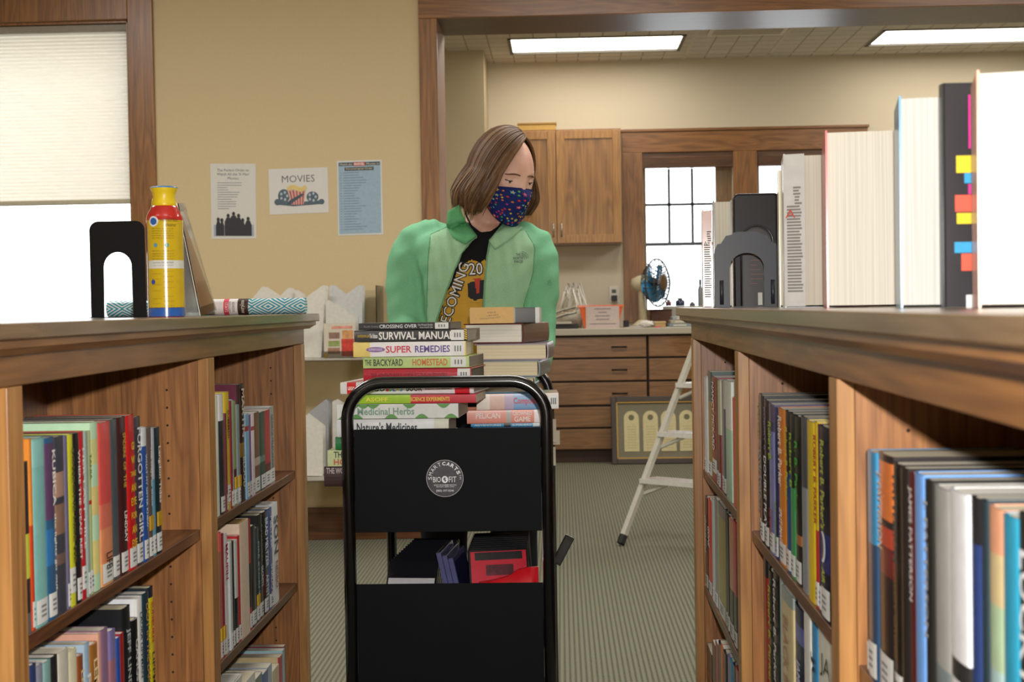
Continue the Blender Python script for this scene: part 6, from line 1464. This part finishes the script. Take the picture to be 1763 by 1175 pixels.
# framed bookmarks leaning on the drawers
xa, xb = P(1053, 740, 9.72).x, P(1206, 740, 9.72).x; W2 = xb - xa; zt2 = P(1110, 683, 9.79).z; Hh = zt2
t = empty('framed_picture', ((xa + xb) / 2, 9.70, 0.0)); ln = math.atan2(0.10, Hh); t.rotation_euler = (-ln, 0, 0); H2 = Hh / math.cos(ln)
tag(t, 'framed set of cream keepsake bookmarks leaning on the drawers', 'picture frame')
def FB(nm, x0, x1, z0, z1, y0, y1, m, **k): return MB().box(x0, x1, y0, y1, z0, z1).build(nm, m, t, **k)
f_ = 0.036
mb = MB().box(-W2 / 2, -W2 / 2 + f_, 0, 0.025, 0.004, H2).box(W2 / 2 - f_, W2 / 2, 0, 0.025, 0.004, H2).box(-W2 / 2 + f_, W2 / 2 - f_, 0, 0.025, H2 - f_, H2).box(-W2 / 2 + f_, W2 / 2 - f_, 0, 0.025, 0.004, 0.004 + f_); mb.build('frame', mat('#33271a', 0.45, 0.1), t, bevel=0.003)
g_ = 0.008; a = -W2 / 2 + f_; b_ = W2 / 2 - f_; c_ = 0.004 + f_; e_ = H2 - f_
mb = MB().box(a, a + g_, 0.004, 0.02, c_, e_).box(b_ - g_, b_, 0.004, 0.02, c_, e_).box(a, b_, 0.004, 0.02, e_ - g_, e_).box(a, b_, 0.004, 0.02, c_, c_ + g_); mb.build('gilt_slip', mat('#a8823c', 0.35, metal=0.4), t)
bd = FB('mat_board', a, b_, c_, e_, 0.016, 0.021, mat('#77725e', 0.8))
sc_ = W2 / 153.0
for i, px in enumerate((1088, 1121, 1152, 1184)):
    cx_ = (px - 1129.5) * sc_; hw_ = 13 * sc_; zb_ = (800 - 777) * sc_; zt_ = (800 - 706) * sc_
    pts = [(cx_ - hw_, zb_), (cx_ + hw_, zb_), (cx_ + hw_, zt_ - hw_)] + [(cx_ + hw_ * math.cos(R(q)), zt_ - hw_ + hw_ * math.sin(R(q))) for q in range(15, 180, 15)] + [(cx_ - hw_, zt_ - hw_)]
    bk_ = MB().prism(pts, 0.0135, 0.016, 'y').build('bookmark', mat('#c9bd92', 0.8), t)
    MB().prism([(cx_ + 5 * sc_ * math.cos(R(q)), zt_ - hw_ * 0.9 + 5 * sc_ * math.sin(R(q))) for q in range(0, 360, 20)], 0.0125, 0.0135, 'y').build('ring_mark', mat('#6f6a50', 0.8), bk_)
    q = MB()
    for j in range(9): q.box(cx_ - hw_ * 0.6, cx_ + hw_ * 0.6, 0.013, 0.0135, zb_ + (6 + j * 4.6) * sc_, zb_ + (6.7 + j * 4.6) * sc_)
    q.build('bookmark_print', mat('#a89c74', 0.8), bk_)
# stepladder
A0 = P(1070, 938, 6.43); A0.z = 0.02; top = P(1216, 533, 6.86); A1 = Vector((top.x, top.y, 1.035))
dirB = Vector((0.36, -0.30, 0)); B0 = A0 + dirB; B1 = A1 + dirB * 0.8
t = empty('stepladder', (A0.x + 0.3, 6.6, 0)); tag(t, 'white metal stepladder with plastic-wrapped treads beside the bookcase end', 'stepladder')
LWM = mat('#bfbcae', 0.35, 0.2, name='ladder_enamel')
def leg(p, q, nm='leg', w=0.017):
    o = O(nm, MB().tube([p, q], w, 4, up=(0, 1, 0.001)), LWM, t)
    d = (q - p).normalized(); f = MB().tube([p - d * 0.012, p + d * 0.03], w * 1.12, 8, up=(0, 1, 0.001)).build('rubber_foot', mat('#1b1a1a', 0.7), o, off=tuple(t.location)); return o
leg(A0, A1); leg(B0, B1)
C0 = A1 + Vector((0.42, 0.30, 0)); C0.z = 0.02; D0 = C0 + dirB
leg(C0, A1 + Vector((0.03, 0.02, 0))); leg(D0, B1 + Vector((0.03, 0.02, 0)))
TM_ = mat('#d6d4cc', 0.12, 0.8, name='plastic_wrapped_tread')
for py in (832, 752, 668):
    for f in [i / 400 for i in range(401)]:
        if proj(A0.lerp(A1, f))[1] < py: break
    a, b_ = A0.lerp(A1, f), B0.lerp(B1, f); n = Vector((0.065, 0.055, 0))
    mb = MB(); mb.rings([[a - n * 0.3, b_ - n * 0.3, b_ + n, a + n], [p + Vector((0, 0, 0.022)) for p in (a - n * 0.3, b_ - n * 0.3, b_ + n, a + n)]]); O('tread', mb, TM_, t)
    O('bracket', MB().tube([a + Vector((0.0, -0.01, -0.05)), a.lerp(b_, 0.3) + Vector((0, 0, 0.0))], 0.009, 6), LWM, t)
mb = MB(); n = Vector((0.07, 0.05, 0)); mb.rings([[A1 - n * 0.5, B1 - n * 0.5, B1 + n, A1 + n], [p + Vector((0, 0, 0.025)) for p in (A1 - n * 0.5, B1 - n * 0.5, B1 + n, A1 + n)]]); O('top_step', mb, LWM, t)
# orange bin
Yo = 9.93; a, b_ = P(997, 569, Yo), P(1073, 525, Yo); xa, xb, zt3 = a.x, b_.x, b_.z
t = empty('plastic_bin', ((xa + xb) / 2, Yo + 0.08, zc1)); tag(t, 'bright orange tapered bin with a lilac notice on the worktop', 'bin')
ins = 0.026; zb3 = zc1 + 0.0006
def tr_(g, z, y0, y1, s): return [Vector((xa + g - s, y0 - s, z)), Vector((xb - g + s, y0 - s, z)), Vector((xb - g + s, y1 + s, z)), Vector((xa + g - s, y1 + s, z))]
mb = MB(); mb.rings([tr_(ins, zb3, Yo, Yo + 0.16, -0.012), tr_(0.004, zt3 - 0.012, Yo, Yo + 0.16, 0), tr_(0.007, zt3 - 0.012, Yo + 0.003, Yo + 0.157, 0), tr_(ins + 0.003, zb3 + 0.003, Yo + 0.003, Yo + 0.157, -0.012)]); O('tub', mb, mat('#e4621f', 0.35, 0.2), t)
mb = MB(); mb.rings([tr_(0, zt3 - 0.014, Yo, Yo + 0.16, 0.006), tr_(0, zt3, Yo, Yo + 0.16, 0.006), tr_(0, zt3, Yo, Yo + 0.16, -0.004), tr_(0, zt3 - 0.014, Yo, Yo + 0.16, -0.004)]); mb._f(mb.bm.verts[:4]) if False else None; O('rim', mb, mat('#e8661f', 0.35, 0.2), t)
sa, sb = P(1009, 566, Yo - 0.01), P(1066, 527, Yo - 0.01)
mb = MB(); mb.rings([[Vector((sa.x, Yo - 0.0016 + 0.010, sa.z)), Vector((sb.x, Yo - 0.0016 + 0.010, sa.z)), Vector((sb.x, Yo - 0.008, sb.z)), Vector((sa.x, Yo - 0.008, sb.z))], [Vector((sa.x, Yo - 0.0006 + 0.010, sa.z)), Vector((sb.x, Yo - 0.0006 + 0.010, sa.z)), Vector((sb.x, Yo - 0.007, sb.z)), Vector((sa.x, Yo - 0.007, sb.z))]])
nt_ = O('notice', mb, mat('#cdbcb6', 0.6), t)
q = MB()
for j, (l_, z_) in enumerate([(0.5, 0.88), (0.25, 0.72), (0.45, 0.56), (0.4, 0.4), (0.8, 0.2)]):
    zz = sa.z + (sb.z - sa.z) * z_; yy_ = Yo + 0.0084 - 0.0166 * z_ - 0.001; hw_ = (sb.x - sa.x) * l_ / 2; xc_ = (sa.x + sb.x) / 2
    q.quad((xc_ - hw_, yy_, zz - 0.003), (xc_ + hw_, yy_, zz - 0.003), (xc_ + hw_, yy_, zz + 0.003), (xc_ - hw_, yy_, zz + 0.003))
q.build('notice_print', mat('#8a7f86', 0.7), nt_, off=tuple(t.location))
# tangle of white hangers / wire
rw = random.Random(3); a = P(985, 566, 10.2); t = empty('hanger_heap', (a.x, 10.2, zc1)); tag(t, 'tangled heap of white plastic hangers at the wall', 'hanger heap')
for k in range(9):
    cx_ = a.x + rw.uniform(-0.05, 0.06); y_ = 10.12 + k * 0.02; zb_ = zc1 + 0.09 + rw.uniform(0, 0.05); w_ = rw.uniform(0.05, 0.08); hh = rw.uniform(0.10, 0.20)
    O('hanger', MB().tube([(cx_ - w_, y_, zb_), (cx_ - w_ * 0.5, y_ + 0.005, zb_ + hh * 0.85), (cx_ - w_ * 0.2, y_, zb_ + hh), (cx_ + w_ * 0.1, y_ + 0.004, zb_ + hh * 0.6), (cx_ + w_ * 0.5, y_, zb_ + hh), (cx_ + w_, y_ + 0.006, zb_ + hh * 0.3), (cx_ + w_ * 0.6, y_, zb_ - 0.02), (cx_ - w_, y_, zb_)], 0.006, 6), mat('#efece2', 0.35), t, smooth=True)
O('basket', MB().lathe([(0.07, 0.0006), (0.085, 0.1), (0.083, 0.1), (0.068, 0.004)], 24, (a.x, 10.2, zc1)), mat('#c9c3b0', 0.5), t, smooth=True)
# folded papers and black tray next to it
a = P(977, 562, 9.93); t = empty('paper_stack', (a.x, 9.95, zc1)); tag(t, 'untidy stack of curved papers and black tray left of the orange bin', 'paper stack')
O('tray', MB().box(a.x - 0.09, a.x + 0.075, 9.86, 10.02, zc1 + 0.0006, zc1 + 0.035), mat('#1c1c1e', 0.5), t, bevel=0.004); O('pad', MB().box(a.x - 0.10, a.x + 0.03, 9.845, 9.96, zc1 + 0.0352, zc1 + 0.05), mat('#b9b3a4', 0.7), t)
for k, c in enumerate(('#2b2a2c', '#d8d2c0', '#a8895a', '#26262a', '#cfc6b0')):
    pts = [(a.x - 0.10 + 0.015 * i, 9.90 + 0.01 * k, zc1 + 0.052 + 0.012 * k + 0.055 * (i / 11) ** 0.6) for i in range(12)]
    mb = MB(); mb.rings([[Vector(p), Vector((p[0], p[1] + 0.09, p[2])), Vector((p[0], p[1] + 0.09, p[2] + 0.006)), Vector((p[0], p[1], p[2] + 0.006))] for p in pts]); O('folded_sheet', mb, mat(c, 0.6), t, smooth=False)
# desk fan
fc = P(1132, 487, 10.08); ax = Vector((math.sin(R(56)), -math.cos(R(56)), 0.02)).normalized()
t = empty('desk_fan', (fc.x - 0.06, 10.10, zc1)); tag(t, 'vintage desk fan with blue blades and cream motor by the window', 'fan')
CR = mat('#cdc4a6', 0.4, 0.2, name='cream_enamel'); side = Vector((0, 0, 1)).cross(ax).normalized(); upv = ax.cross(side).normalized()
mot = fc - ax * 0.135
def AX(nm, prof, m, n=28, par=None):
    rings_ = [[fc + ax * s_ + (side * math.cos(2 * math.pi * k / n) + upv * math.sin(2 * math.pi * k / n)) * r_ for k in range(n)] for s_, r_ in prof]
    mb = MB(); mb.rings(rings_); return mb.build(nm, m, par or t, smooth=True, off=tuple(t.location))
AX('motor_housing', [(-0.20, 0.02), (-0.195, 0.042), (-0.16, 0.055), (-0.11, 0.062), (-0.075, 0.062), (-0.07, 0.05)], CR)
AX('hub', [(-0.06, 0.03), (-0.02, 0.035), (0.0, 0.02)], mat('#2b2c30', 0.4))
cg = AX('cage_badge', [(0.045, 0.056), (0.052, 0.058), (0.055, 0.045), (0.055, 0.001)], mat('#6f5a40', 0.35, metal=0.5))
for k in range(4):
    a_ = R(35 + 90 * k); rad = side * math.cos(a_) + upv * math.sin(a_); tan = -side * math.sin(a_) + upv * math.cos(a_)
    mb = MB(); rr_ = []
    for i in range(9):
        q = i / 8; d_ = 0.03 + 0.115 * q; w_ = 0.028 + 0.050 * math.sin(math.pi * min(1, q * 0.9 + 0.05)); tw = ax * 0.022
        rr_.append([fc - ax * 0.03 + rad * d_ - tan * w_ - tw, fc - ax * 0.03 + rad * d_ + tan * w_ + tw, fc - ax * 0.028 + rad * d_ + tan * w_ + tw, fc - ax * 0.028 + rad * d_ - tan * w_ - tw])
    mb.rings(rr_); O('blade', mb, mat('#2f86b8', 0.25, 0.4), t, smooth=True)
CW = mat('#2f3a40', 0.4, metal=0.2, name='cage_wire')
def ringt(s_, r_, w_): return MB().tube([fc + ax * s_ + (side * math.cos(2 * math.pi * k / 36) + upv * math.sin(2 * math.pi * k / 36)) * r_ for k in range(37)], w_ * 1.5, 6, caps=False)
O('cage_ring', ringt(0.0, 0.168, 0.004), CW, t, smooth=True); O('cage_ring', ringt(0.035, 0.12, 0.002), CW, t, smooth=True); O('cage_ring', ringt(-0.075, 0.10, 0.002), CW, t, smooth=True)
mb = MB()
for k in range(24):
    a_ = 2 * math.pi * k / 24; rad = side * math.cos(a_) + upv * math.sin(a_)
    mb.tube([fc + ax * 0.05 + rad * 0.055, fc + ax * 0.036 + rad * 0.12, fc + rad * 0.168, fc - ax * 0.06 + rad * 0.12, fc - ax * 0.085 + rad * 0.06], 0.0034, 5)
o = O('cage_wires', mb, CW, t); tag(o, kind='stuff')
O('neck', MB().tube([mot + Vector((0, 0, -0.02)), mot + Vector((0.005, 0, -0.10)), Vector((mot.x + 0.01, mot.y, zc1 + 0.05))], 0, 14, rs=[0.02, 0.024, 0.03], ), CR, t, smooth=True)
O('foot', MB().lathe([(0.075, 0.0008), (0.078, 0.012), (0.06, 0.028), (0.032, 0.05)], 28, (mot.x + 0.01, mot.y, zc1)), CR, t, smooth=True)
# odds and ends on the worktop by the window
def box_thing(name, label, cat, px0, px1, pyt, Yk, d, c, pyb=None, g=None, rough=0.6, lid=None):
    a_, b2 = P(px0, 560, Yk), P(px1, 560, Yk); z0_ = (P(px0, pyb, Yk).z if pyb else zc1 + 0.0006); z1_ = P((px0 + px1) / 2, pyt, Yk).z
    t = empty(name, ((a_.x + b2.x) / 2, Yk, z0_)); tag(t, label, cat, g)
    O('body', MB().box(a_.x, b2.x, Yk, Yk + d, z0_, z1_ - (0.01 if lid else 0)), mat(c, rough), t, bevel=0.003)
    if lid: O('lid', MB().box(a_.x - 0.003, b2.x + 0.003, Yk - 0.003, Yk + d + 0.003, z1_ - 0.0099, z1_), mat(lid, rough), t, bevel=0.002)
    return t
box_thing('wooden_crate', 'dark reddish wooden crate on the worktop under the fan', 'crate', 1121, 1157, 533, 10.22, 0.10, '#5a3524', lid='#4a2a1c')
rc = random.Random(9); a = P(1115, 560, 9.95); t = empty('tissue_heap', (a.x, 9.95, zc1)); tag(t, 'crumpled white tissue heap in front of the fan foot', 'tissue')
mb = MB(); mb.ball((a.x, 9.95, zc1 + 0.022), 0.05, 12, (1.15, 0.8, 0.45))
for v in mb.bm.verts: v.co += Vector((rc.uniform(-.007, .007), rc.uniform(-.007, .007), rc.uniform(-.005, .007))); v.co.z = max(v.co.z, zc1 + 0.001)
O('tissue', mb, mat('#d9d6d0', 0.8), t); a = P(1090, 562, 9.9); t = empty('paper_sheets', (a.x, 9.9, zc1)); tag(t, 'loose pale sheets lying right of the orange bin', 'papers')
for k in range(3): O('sheet', MB().box(a.x - 0.06 + 0.02 * k, a.x + 0.05 + 0.025 * k, 9.86 + 0.012 * k, 9.98, zc1 + 0.0006 + 0.003 * k, zc1 + 0.003 + 0.003 * k), mat(('#bfb6b0', '#a8a4b0', '#c9c4bc')[k], 0.7), t)
box_thing('stapler', 'small black stapler right beside the orange bin', 'stapler', 1074, 1083, 552, 10.02, 0.08, '#1c1d20')
box_thing('notebook', 'tan notebook with dark edge right of the crumpled tissue', 'notebook', 1128, 1146, 554, 9.84, 0.10, '#b99a62', lid='#c9ad78')
t = MB().lathe([(0.027, 0.0006), (0.027, 0.008)], 20, (P(1133, 564, 9.86).x, 9.86, zc1)).build('pink_tape_roll', mat('#e0487e', 0.5), None); tag(t, 'hot pink small tape roll at the worktop edge', 'tape')
for k, (c, lb) in enumerate((('#7d8a90', 'bottom grey-blue box file by the bookcase corner'), ('#a9a290', 'beige box file resting on the grey-blue one'), ('#9aa0a0', 'top pale grey box file of the three by the bookcase corner'))):
    z0_ = zc1 + 0.0006 + 0.024 * k; x0_ = P(1152 + 3 * k, 560, 9.95).x
    t = empty('box_file', (x0_ + 0.12, 10.05, z0_)); tag(t, lb, 'box file', 'box files on the worktop'); O('case', MB().box(x0_, x0_ + 0.26, 9.95, 10.15, z0_, z0_ + 0.0235), mat(c, 0.6), t, bevel=0.003); O('title_strip', MB().box(x0_ + 0.03, x0_ + 0.12, 9.9493, 9.951, z0_ + 0.007, z0_ + 0.016), mat('#cfcab8', 0.7), t)
def bottle(label, px, pyt, pyb, Yk, rpx, c, capc, name='bottle', cat='bottle'):
    a_ = P(px, pyb, Yk); z1_ = P(px, pyt, Yk).z; r_ = rpx * Yk / 2450; H_ = z1_ - a_.z; t = empty(name, (a_.x, Yk, a_.z)); tag(t, label, cat)
    O('body', MB().lathe([(r_ * 0.92, 0), (r_, H_ * 0.05), (r_, H_ * 0.62), (r_ * 0.5, H_ * 0.76), (r_ * 0.45, H_ * 0.8)], 20, tuple(a_)), mat(c, 0.25, 0.3), t, smooth=True)
    O('cap', MB().lathe([(r_ * 0.55, H_ * 0.8), (r_ * 0.55, H_)], 16, tuple(a_)), mat(capc, 0.4), t, smooth=True); return t
zs_ = bzb
box_thing('window_ledge_pad', 'low grey pad on the window ledge under the bottles', 'pad', 1142, 1222, 527, 10.335, 0.05, '#a8a59c')
ty = P(1170, 527, 10.36)
bottle('short navy jar on the window ledge left of the tall bottle', 1171, 513, 527, 10.36, 8, '#25304e', '#8f97a4', 'jar', 'jar')
bottle('tall clear-grey bottle with blue label at the window edge', 1206, 481, 527, 10.36, 4.5, '#7f8a8c', '#4a6a88')
bottle('small plum-red jar on the window ledge behind the fan', 1151, 516, 527, 10.36, 5, '#6a3f50', '#a0707a', 'jar', 'jar')
bottle('tiny dark bottle on the window ledge beside the tall bottle', 1192, 520, 527, 10.36, 5, '#4a4a50', '#3a3a40', 'jar', 'jar')
# ---------------------------------------------------------------- posters and brochure shelves on the opening wall
def poster(label, quad, c, name='poster'):
    """quad: photo pixels of the corners TL TR BR BL"""
    pts = [P(x, y, YW - 0.0015) for x, y in quad]; t = empty(name, tuple(pts[3])); tag(t, label, 'poster'); o = Vector(pts[3])
    mb = MB(); mb.rings([[p - o for p in pts], [p - o + Vector((0, 0.0009, 0)) for p in pts]]); s_ = mb.build('sheet', mat(c, 0.45, 0.15, var=0.015), t)
    ux = (pts[1] - pts[0]); uy = (pts[0] - pts[3]); W_m, H_m = ux.length, uy.length
    fr = frame((0, 0, 0), ux, uy)
    return t, fr, W_m, H_m
def pq(mb, fr, x0, y0, x1, y1, l=0.0008): mb.quad(*[fr @ Vector(p) for p in ((x0, y0, l), (x1, y0, l), (x1, y1, l), (x0, y1, l))])
def pp(mb, fr, pts, l=0.0008): mb.poly([fr @ Vector((x, y, l)) for x, y in pts])
def ptxt(fr, s_, x, y, L, H, c, t, bold=0.0, l=0.0012): text(s_, fr @ Matrix.Translation((x, y, l)), L, H, mat(c, 0.6), t, 'poster_print', bold=bold)
rp = random.Random(2)
t, fr, w, h = poster('narrow white poster listing films in order, dark group photo below', [(362, 282), (440, 282), (441.5, 411), (364, 412)], '#cfccc4')
ptxt(fr, 'The Perfect Order to', w * 0.5, h * 0.915, w * 0.70, h * 0.036, '#77777a', t); ptxt(fr, "Watch All the 'X-Men'", w * 0.5, h * 0.862, w * 0.72, h * 0.036, '#77777a', t); ptxt(fr, 'Movies', w * 0.5, h * 0.807, w * 0.24, h * 0.034, '#77777a', t)
mb = MB()
for i in range(12): pq(mb, fr, w * 0.15, h * (0.742 - 0.031 * i), w * (0.35 + 0.35 * rp.random()), h * (0.750 - 0.031 * i))
mb.build('print_lines', mat('#8a8c90', 0.6), t)
mb = MB(); pq(mb, fr, w * 0.06, h * 0.04, w * 0.94, h * 0.19); mb.build('photo_ground', mat('#9aa2ae', 0.5), t)
mb = MB()
for i, (x, hh, ww) in enumerate([(0.16, 0.27, 0.055), (0.24, 0.26, 0.05), (0.38, 0.32, 0.08), (0.5, 0.345, 0.09), (0.61, 0.32, 0.07), (0.70, 0.26, 0.05), (0.82, 0.28, 0.075)]):
    pp(mb, fr, [(w * (x - ww), h * 0.045), (w * (x + ww), h * 0.045), (w * (x + ww), h * (hh - 0.09)), (w * (x + ww * 0.5), h * (hh - 0.035)), (w * (x - ww * 0.5), h * (hh - 0.035)), (w * (x - ww), h * (hh - 0.09))], 0.0012 + i * 0.0001)
    pp(mb, fr, [(w * x + w * 0.035 * math.cos(R(q)), h * (hh - 0.01) + h * 0.028 * math.sin(R(q))) for q in range(0, 360, 30)], 0.0022)
mb.build('dark_photo', mat('#26262a', 0.5), t)
t, fr, w, h = poster('white landscape poster headed MOVIES with popcorn tub and film reels', [(462, 291.5), (564, 288), (566, 366), (464.5, 370)], '#d2cfc9')
ptxt(fr, 'MOVIES', w * 0.5, h * 0.77, w * 0.55, h * 0.15, '#46464c', t, bold=-0.01)
def el(mb, cx_, cy_, rx, ry, l, n=26): pp(mb, fr, [(w * (cx_ + rx * math.cos(2 * math.pi * k / n)), h * (cy_ + ry * math.sin(2 * math.pi * k / n))) for k in range(n)], l)
mb = MB(); el(mb, 0.25, 0.40, 0.10, 0.15, 0.0009); el(mb, 0.73, 0.36, 0.10, 0.12, 0.0009); el(mb, 0.14, 0.27, 0.055, 0.07, 0.0010); el(mb, 0.88, 0.25, 0.05, 0.06, 0.0010); pp(mb, fr, [(w * 0.1, h * 0.22), (w * 0.4, h * 0.17), (w * 0.9, h * 0.2), (w * 0.88, h * 0.28), (w * 0.5, h * 0.26), (w * 0.14, h * 0.3)], 0.0011); mb.build('film_reels', mat('#4a5a66', 0.5), t)
mb = MB()
for cx_, cy_ in ((0.25, 0.40), (0.73, 0.36)):
    for k in range(5): el(mb, cx_ + 0.055 * math.cos(k * 1.257), cy_ + 0.08 * math.sin(k * 1.257), 0.02, 0.032, 0.0013, 12)
mb.build('reel_holes', mat('#a9b3b8', 0.5), t)
mb = MB(); pp(mb, fr, [(w * 0.38, h * 0.2), (w * 0.58, h * 0.2), (w * 0.62, h * 0.52), (w * 0.31, h * 0.52)], 0.0014); mb.build('popcorn_tub', mat('#c9a8a0', 0.5), t)
mb = MB()
for k in range(5): x_ = 0.335 + 0.058 * k; pp(mb, fr, [(w * (0.39 + 0.04 * k), h * 0.2), (w * (0.41 + 0.04 * k), h * 0.2), (w * (x_ + 0.03), h * 0.52), (w * x_, h * 0.52)], 0.0017)
mb.build('tub_stripes', mat('#b04a40', 0.5), t)
mb = MB()
for k in range(9): el(mb, 0.34 + 0.033 * k, 0.56 + 0.03 * math.sin(k * 0.8), 0.035, 0.055, 0.0019 + 0.00005 * k, 10)
mb.build('popcorn', mat('#d6bc74', 0.5), t)
mb = MB(); pp(mb, fr, [(w * 0.3, h * 0.22), (w * 0.34, h * 0.3), (w * 0.55, h * 0.44), (w * 0.6, h * 0.42), (w * 0.36, h * 0.22)], 0.0024); mb.build('film_strip', mat('#3f4b58', 0.5), t)
t, fr, w, h = poster('tall pale blue poster with a long numbered film list', [(580, 277.5), (657, 275), (660, 404), (582, 406)], '#cfd0cc')
mb = MB(); pq(mb, fr, w * 0.03, h * 0.02, w * 0.97, h * 0.98, 0.0005); mb.build('blue_ground', mat('#94acbc', 0.45), t)
mb = MB(); pq(mb, fr, w * 0.04, h * 0.93, w * 0.96, h * 0.975, 0.0008); pq(mb, fr, w * 0.17, h * 0.865, w * 0.82, h * 0.91, 0.0008); mb.build('title_bars', mat('#3a4048', 0.5), t)
mb = MB(); pq(mb, fr, w * 0.37, h * 0.925, w * 0.63, h * 0.978, 0.0010); mb.build('red_title_block', mat('#b84a44', 0.5), t)
ptxt(fr, 'Watch the', w * 0.2, h * 0.952, w * 0.29, h * 0.026, '#e0d8c0', t); ptxt(fr, 'MARVEL', w * 0.5, h * 0.952, w * 0.23, h * 0.032, '#ece6e0', t, 0.02); ptxt(fr, 'Movies in', w * 0.8, h * 0.952, w * 0.28, h * 0.026, '#e0d8c0', t); ptxt(fr, 'Chronological Order', w * 0.5, h * 0.888, w * 0.6, h * 0.03, '#e0d8b0', t)
mb = MB()
for i in range(23):
    yy_ = h * (0.835 - 0.0345 * i); pq(mb, fr, w * 0.07, yy_, w * 0.10, yy_ + h * 0.007); pq(mb, fr, w * 0.14, yy_, w * (0.38 + 0.28 * rp.random()), yy_ + h * 0.007)
mb.build('print_lines', mat('#5f7890', 0.6), t)
# brochure shelves
SHZ = [P(570, 617, 6.5).z, P(570, 823, 6.5).z]; rx0, rx1 = P(380, 600, 6.55).x, P(655, 600, 6.55).x
t = empty('brochure_shelf', ((rx0 + rx1) / 2, YW, SHZ[0])); tag(t, 'two-tier clear wall shelf holding white magazine files', 'shelf')
for z_ in SHZ:
    O('shelf_board', MB().box(rx0, rx1, 6.45, YW - 0.0005, z_ - 0.009, z_), mat('#a8a294', 0.4, 0.2), t, bevel=0.002)
O('clear_end', MB().box(rx1 - 0.004, rx1, 6.45, YW - 0.001, SHZ[0] + 0.0004, SHZ[0] + 0.33), clear(), t)
O('clear_divider', MB().box(P(613, 560, 6.5).x, P(650, 560, 6.5).x, 6.655, 6.658, SHZ[0] + 0.0004, P(630, 500, 6.6).z), clear(), t)
def mfile(label, pts, Yk, z_, c='#d3cfc4', d=0.075, g='white magazine files on the wall shelf'):
    P3 = [P(x, y, Yk) for x, y in pts]; x0_, x1_ = min(p.x for p in P3), max(p.x for p in P3)
    for p in P3: p.z = max(p.z, z_ + 0.0006)
    t = empty('magazine_file', ((x0_ + x1_) / 2, Yk, z_)); tag(t, label, 'magazine file', g)
    for yy_ in (Yk, Yk + d): O('side_panel', MB().prism([(p.x, p.z) for p in P3], yy_, yy_ + 0.002, 'y'), mat(c, 0.45, 0.2), t)
    hs = P3[-1]; O('spine_panel', MB().box(x0_, x0_ + 0.002, Yk + 0.002, Yk + d, z_ + 0.0006, z_ + 0.12), mat(c, 0.45), t); O('base', MB().box(x0_ + 0.002, x1_, Yk + 0.002, Yk + d, z_ + 0.0006, z_ + 0.003), mat(c, 0.45), t)
    return t
b0 = 616
mfile('leftmost white file peeking over the patterned roll', [(436, b0), (436, 512), (451, 494), (455, 494), (478, 510), (478, b0)], 6.5, SHZ[0])
mfile('white file with single peak behind the roll middle', [(480, b0), (480, 512), (496, 496), (501, 496), (503, b0)], 6.5, SHZ[0])
mfile('white file whose low peak touches the roll end', [(504, b0), (504, 500), (508, 499), (521, 508), (521, b0)], 6.53, SHZ[0])
mfile('large white file with tall right peak beside the bookcase corner', [(523, b0), (523, 517), (531, 509), (555, 492), (559, 491.5), (561, 494), (553, b0)], 6.5, SHZ[0])
mfile('white file with V-shaped notch behind the family brochure', [(567, b0), (567, 493), (571, 491), (574, 492), (595, 508), (617, 492), (621, 491), (624, 494), (623, b0)], 6.56, SHZ[0], '#c3c3c0')
mfile('front white file sloping down over the family brochure', [(561, b0), (561, 518), (567, 517), (612, 547), (613, b0)], 6.48, SHZ[0], '#cbc8be')
mfile('lower white file behind the bookcase upright', [(525, 820), (525, 715), (527, 714), (552, 733), (556, 737), (556, 820)], 6.5, SHZ[1])
mfile('grey diamond-topped file on the lower tier', [(530, 820), (530, 712), (558, 690), (562, 688), (566, 692), (566, 820)], 6.58, SHZ[1], '#9fa0a2')
mfile('white file at the right of the lower tier behind the cart', [(573, 820), (572, 692), (577, 689), (585, 694), (597, 704), (597, 820)], 6.54, SHZ[1], '#c9c6bf')
p0, p1 = P(558, 614, 6.46), P(612, 556, 6.46); t = empty('brochure', (p0.x, 6.46, SHZ[0])); tag(t, 'family brochure with red dress picture on the upper wall shelf', 'brochure')
w, h = p1.x - p0.x, p1.z - SHZ[0] - 0.001
MB().box(0, w, 0, 0.002, 0.0006, h).build('cover_sheet', mat('#c9bfae', 0.4, 0.2), t)
for nm, x_, z_, a_, b2, c in (('photo', .16, .56, .50, .74, '#8a6a5c'), ('photo', .14, .34, .50, .50, '#8f9a5a'), ('photo', .12, .13, .5, .3, '#9a6f5a'), ('photo', .58, .56, .92, .80, '#c9905a'), ('dress_picture', .55, .06, .95, .55, '#c23a2c'), ('title_strip', .25, .84, .9, .92, '#d08a78'), ('yellow_corner', .0, .02, .12, .14, '#d6b03a')):
    MB().box(w * x_, w * a_, -0.0006, 0.0001, h * z_, h * b2).build(nm, mat(c, 0.4, var=0.25, scale=60), t)
MB().box(-0.01, w + 0.01, -0.006, -0.004, -0.004 + 0.005, 0.035).build('clear_lip', clear(), t)

# ceiling air vent of the work room, just beyond the head of the opening
a, b_ = PZ(1216, 61, CE2 - 0.004), PZ(1352, 54, CE2 - 0.004)
t = empty('ceiling_vent', ((a.x + b_.x) / 2, 9.6, CE2)); tag(t, 'pale ceiling air vent between the two fluorescent lights', 'air vent')
O('vent_frame', MB().box(a.x, b_.x, a.y - 0.42, a.y, CE2 - 0.012, CE2 - 0.0035), mat('#d8d2c2', 0.5), t, bevel=0.002)
for k in range(6): O('slat', MB().box(a.x + 0.03, b_.x - 0.03, a.y - 0.38 + 0.06 * k, a.y - 0.36 + 0.06 * k, CE2 - 0.016, CE2 - 0.0125), mat('#b4ad9c', 0.5), t)
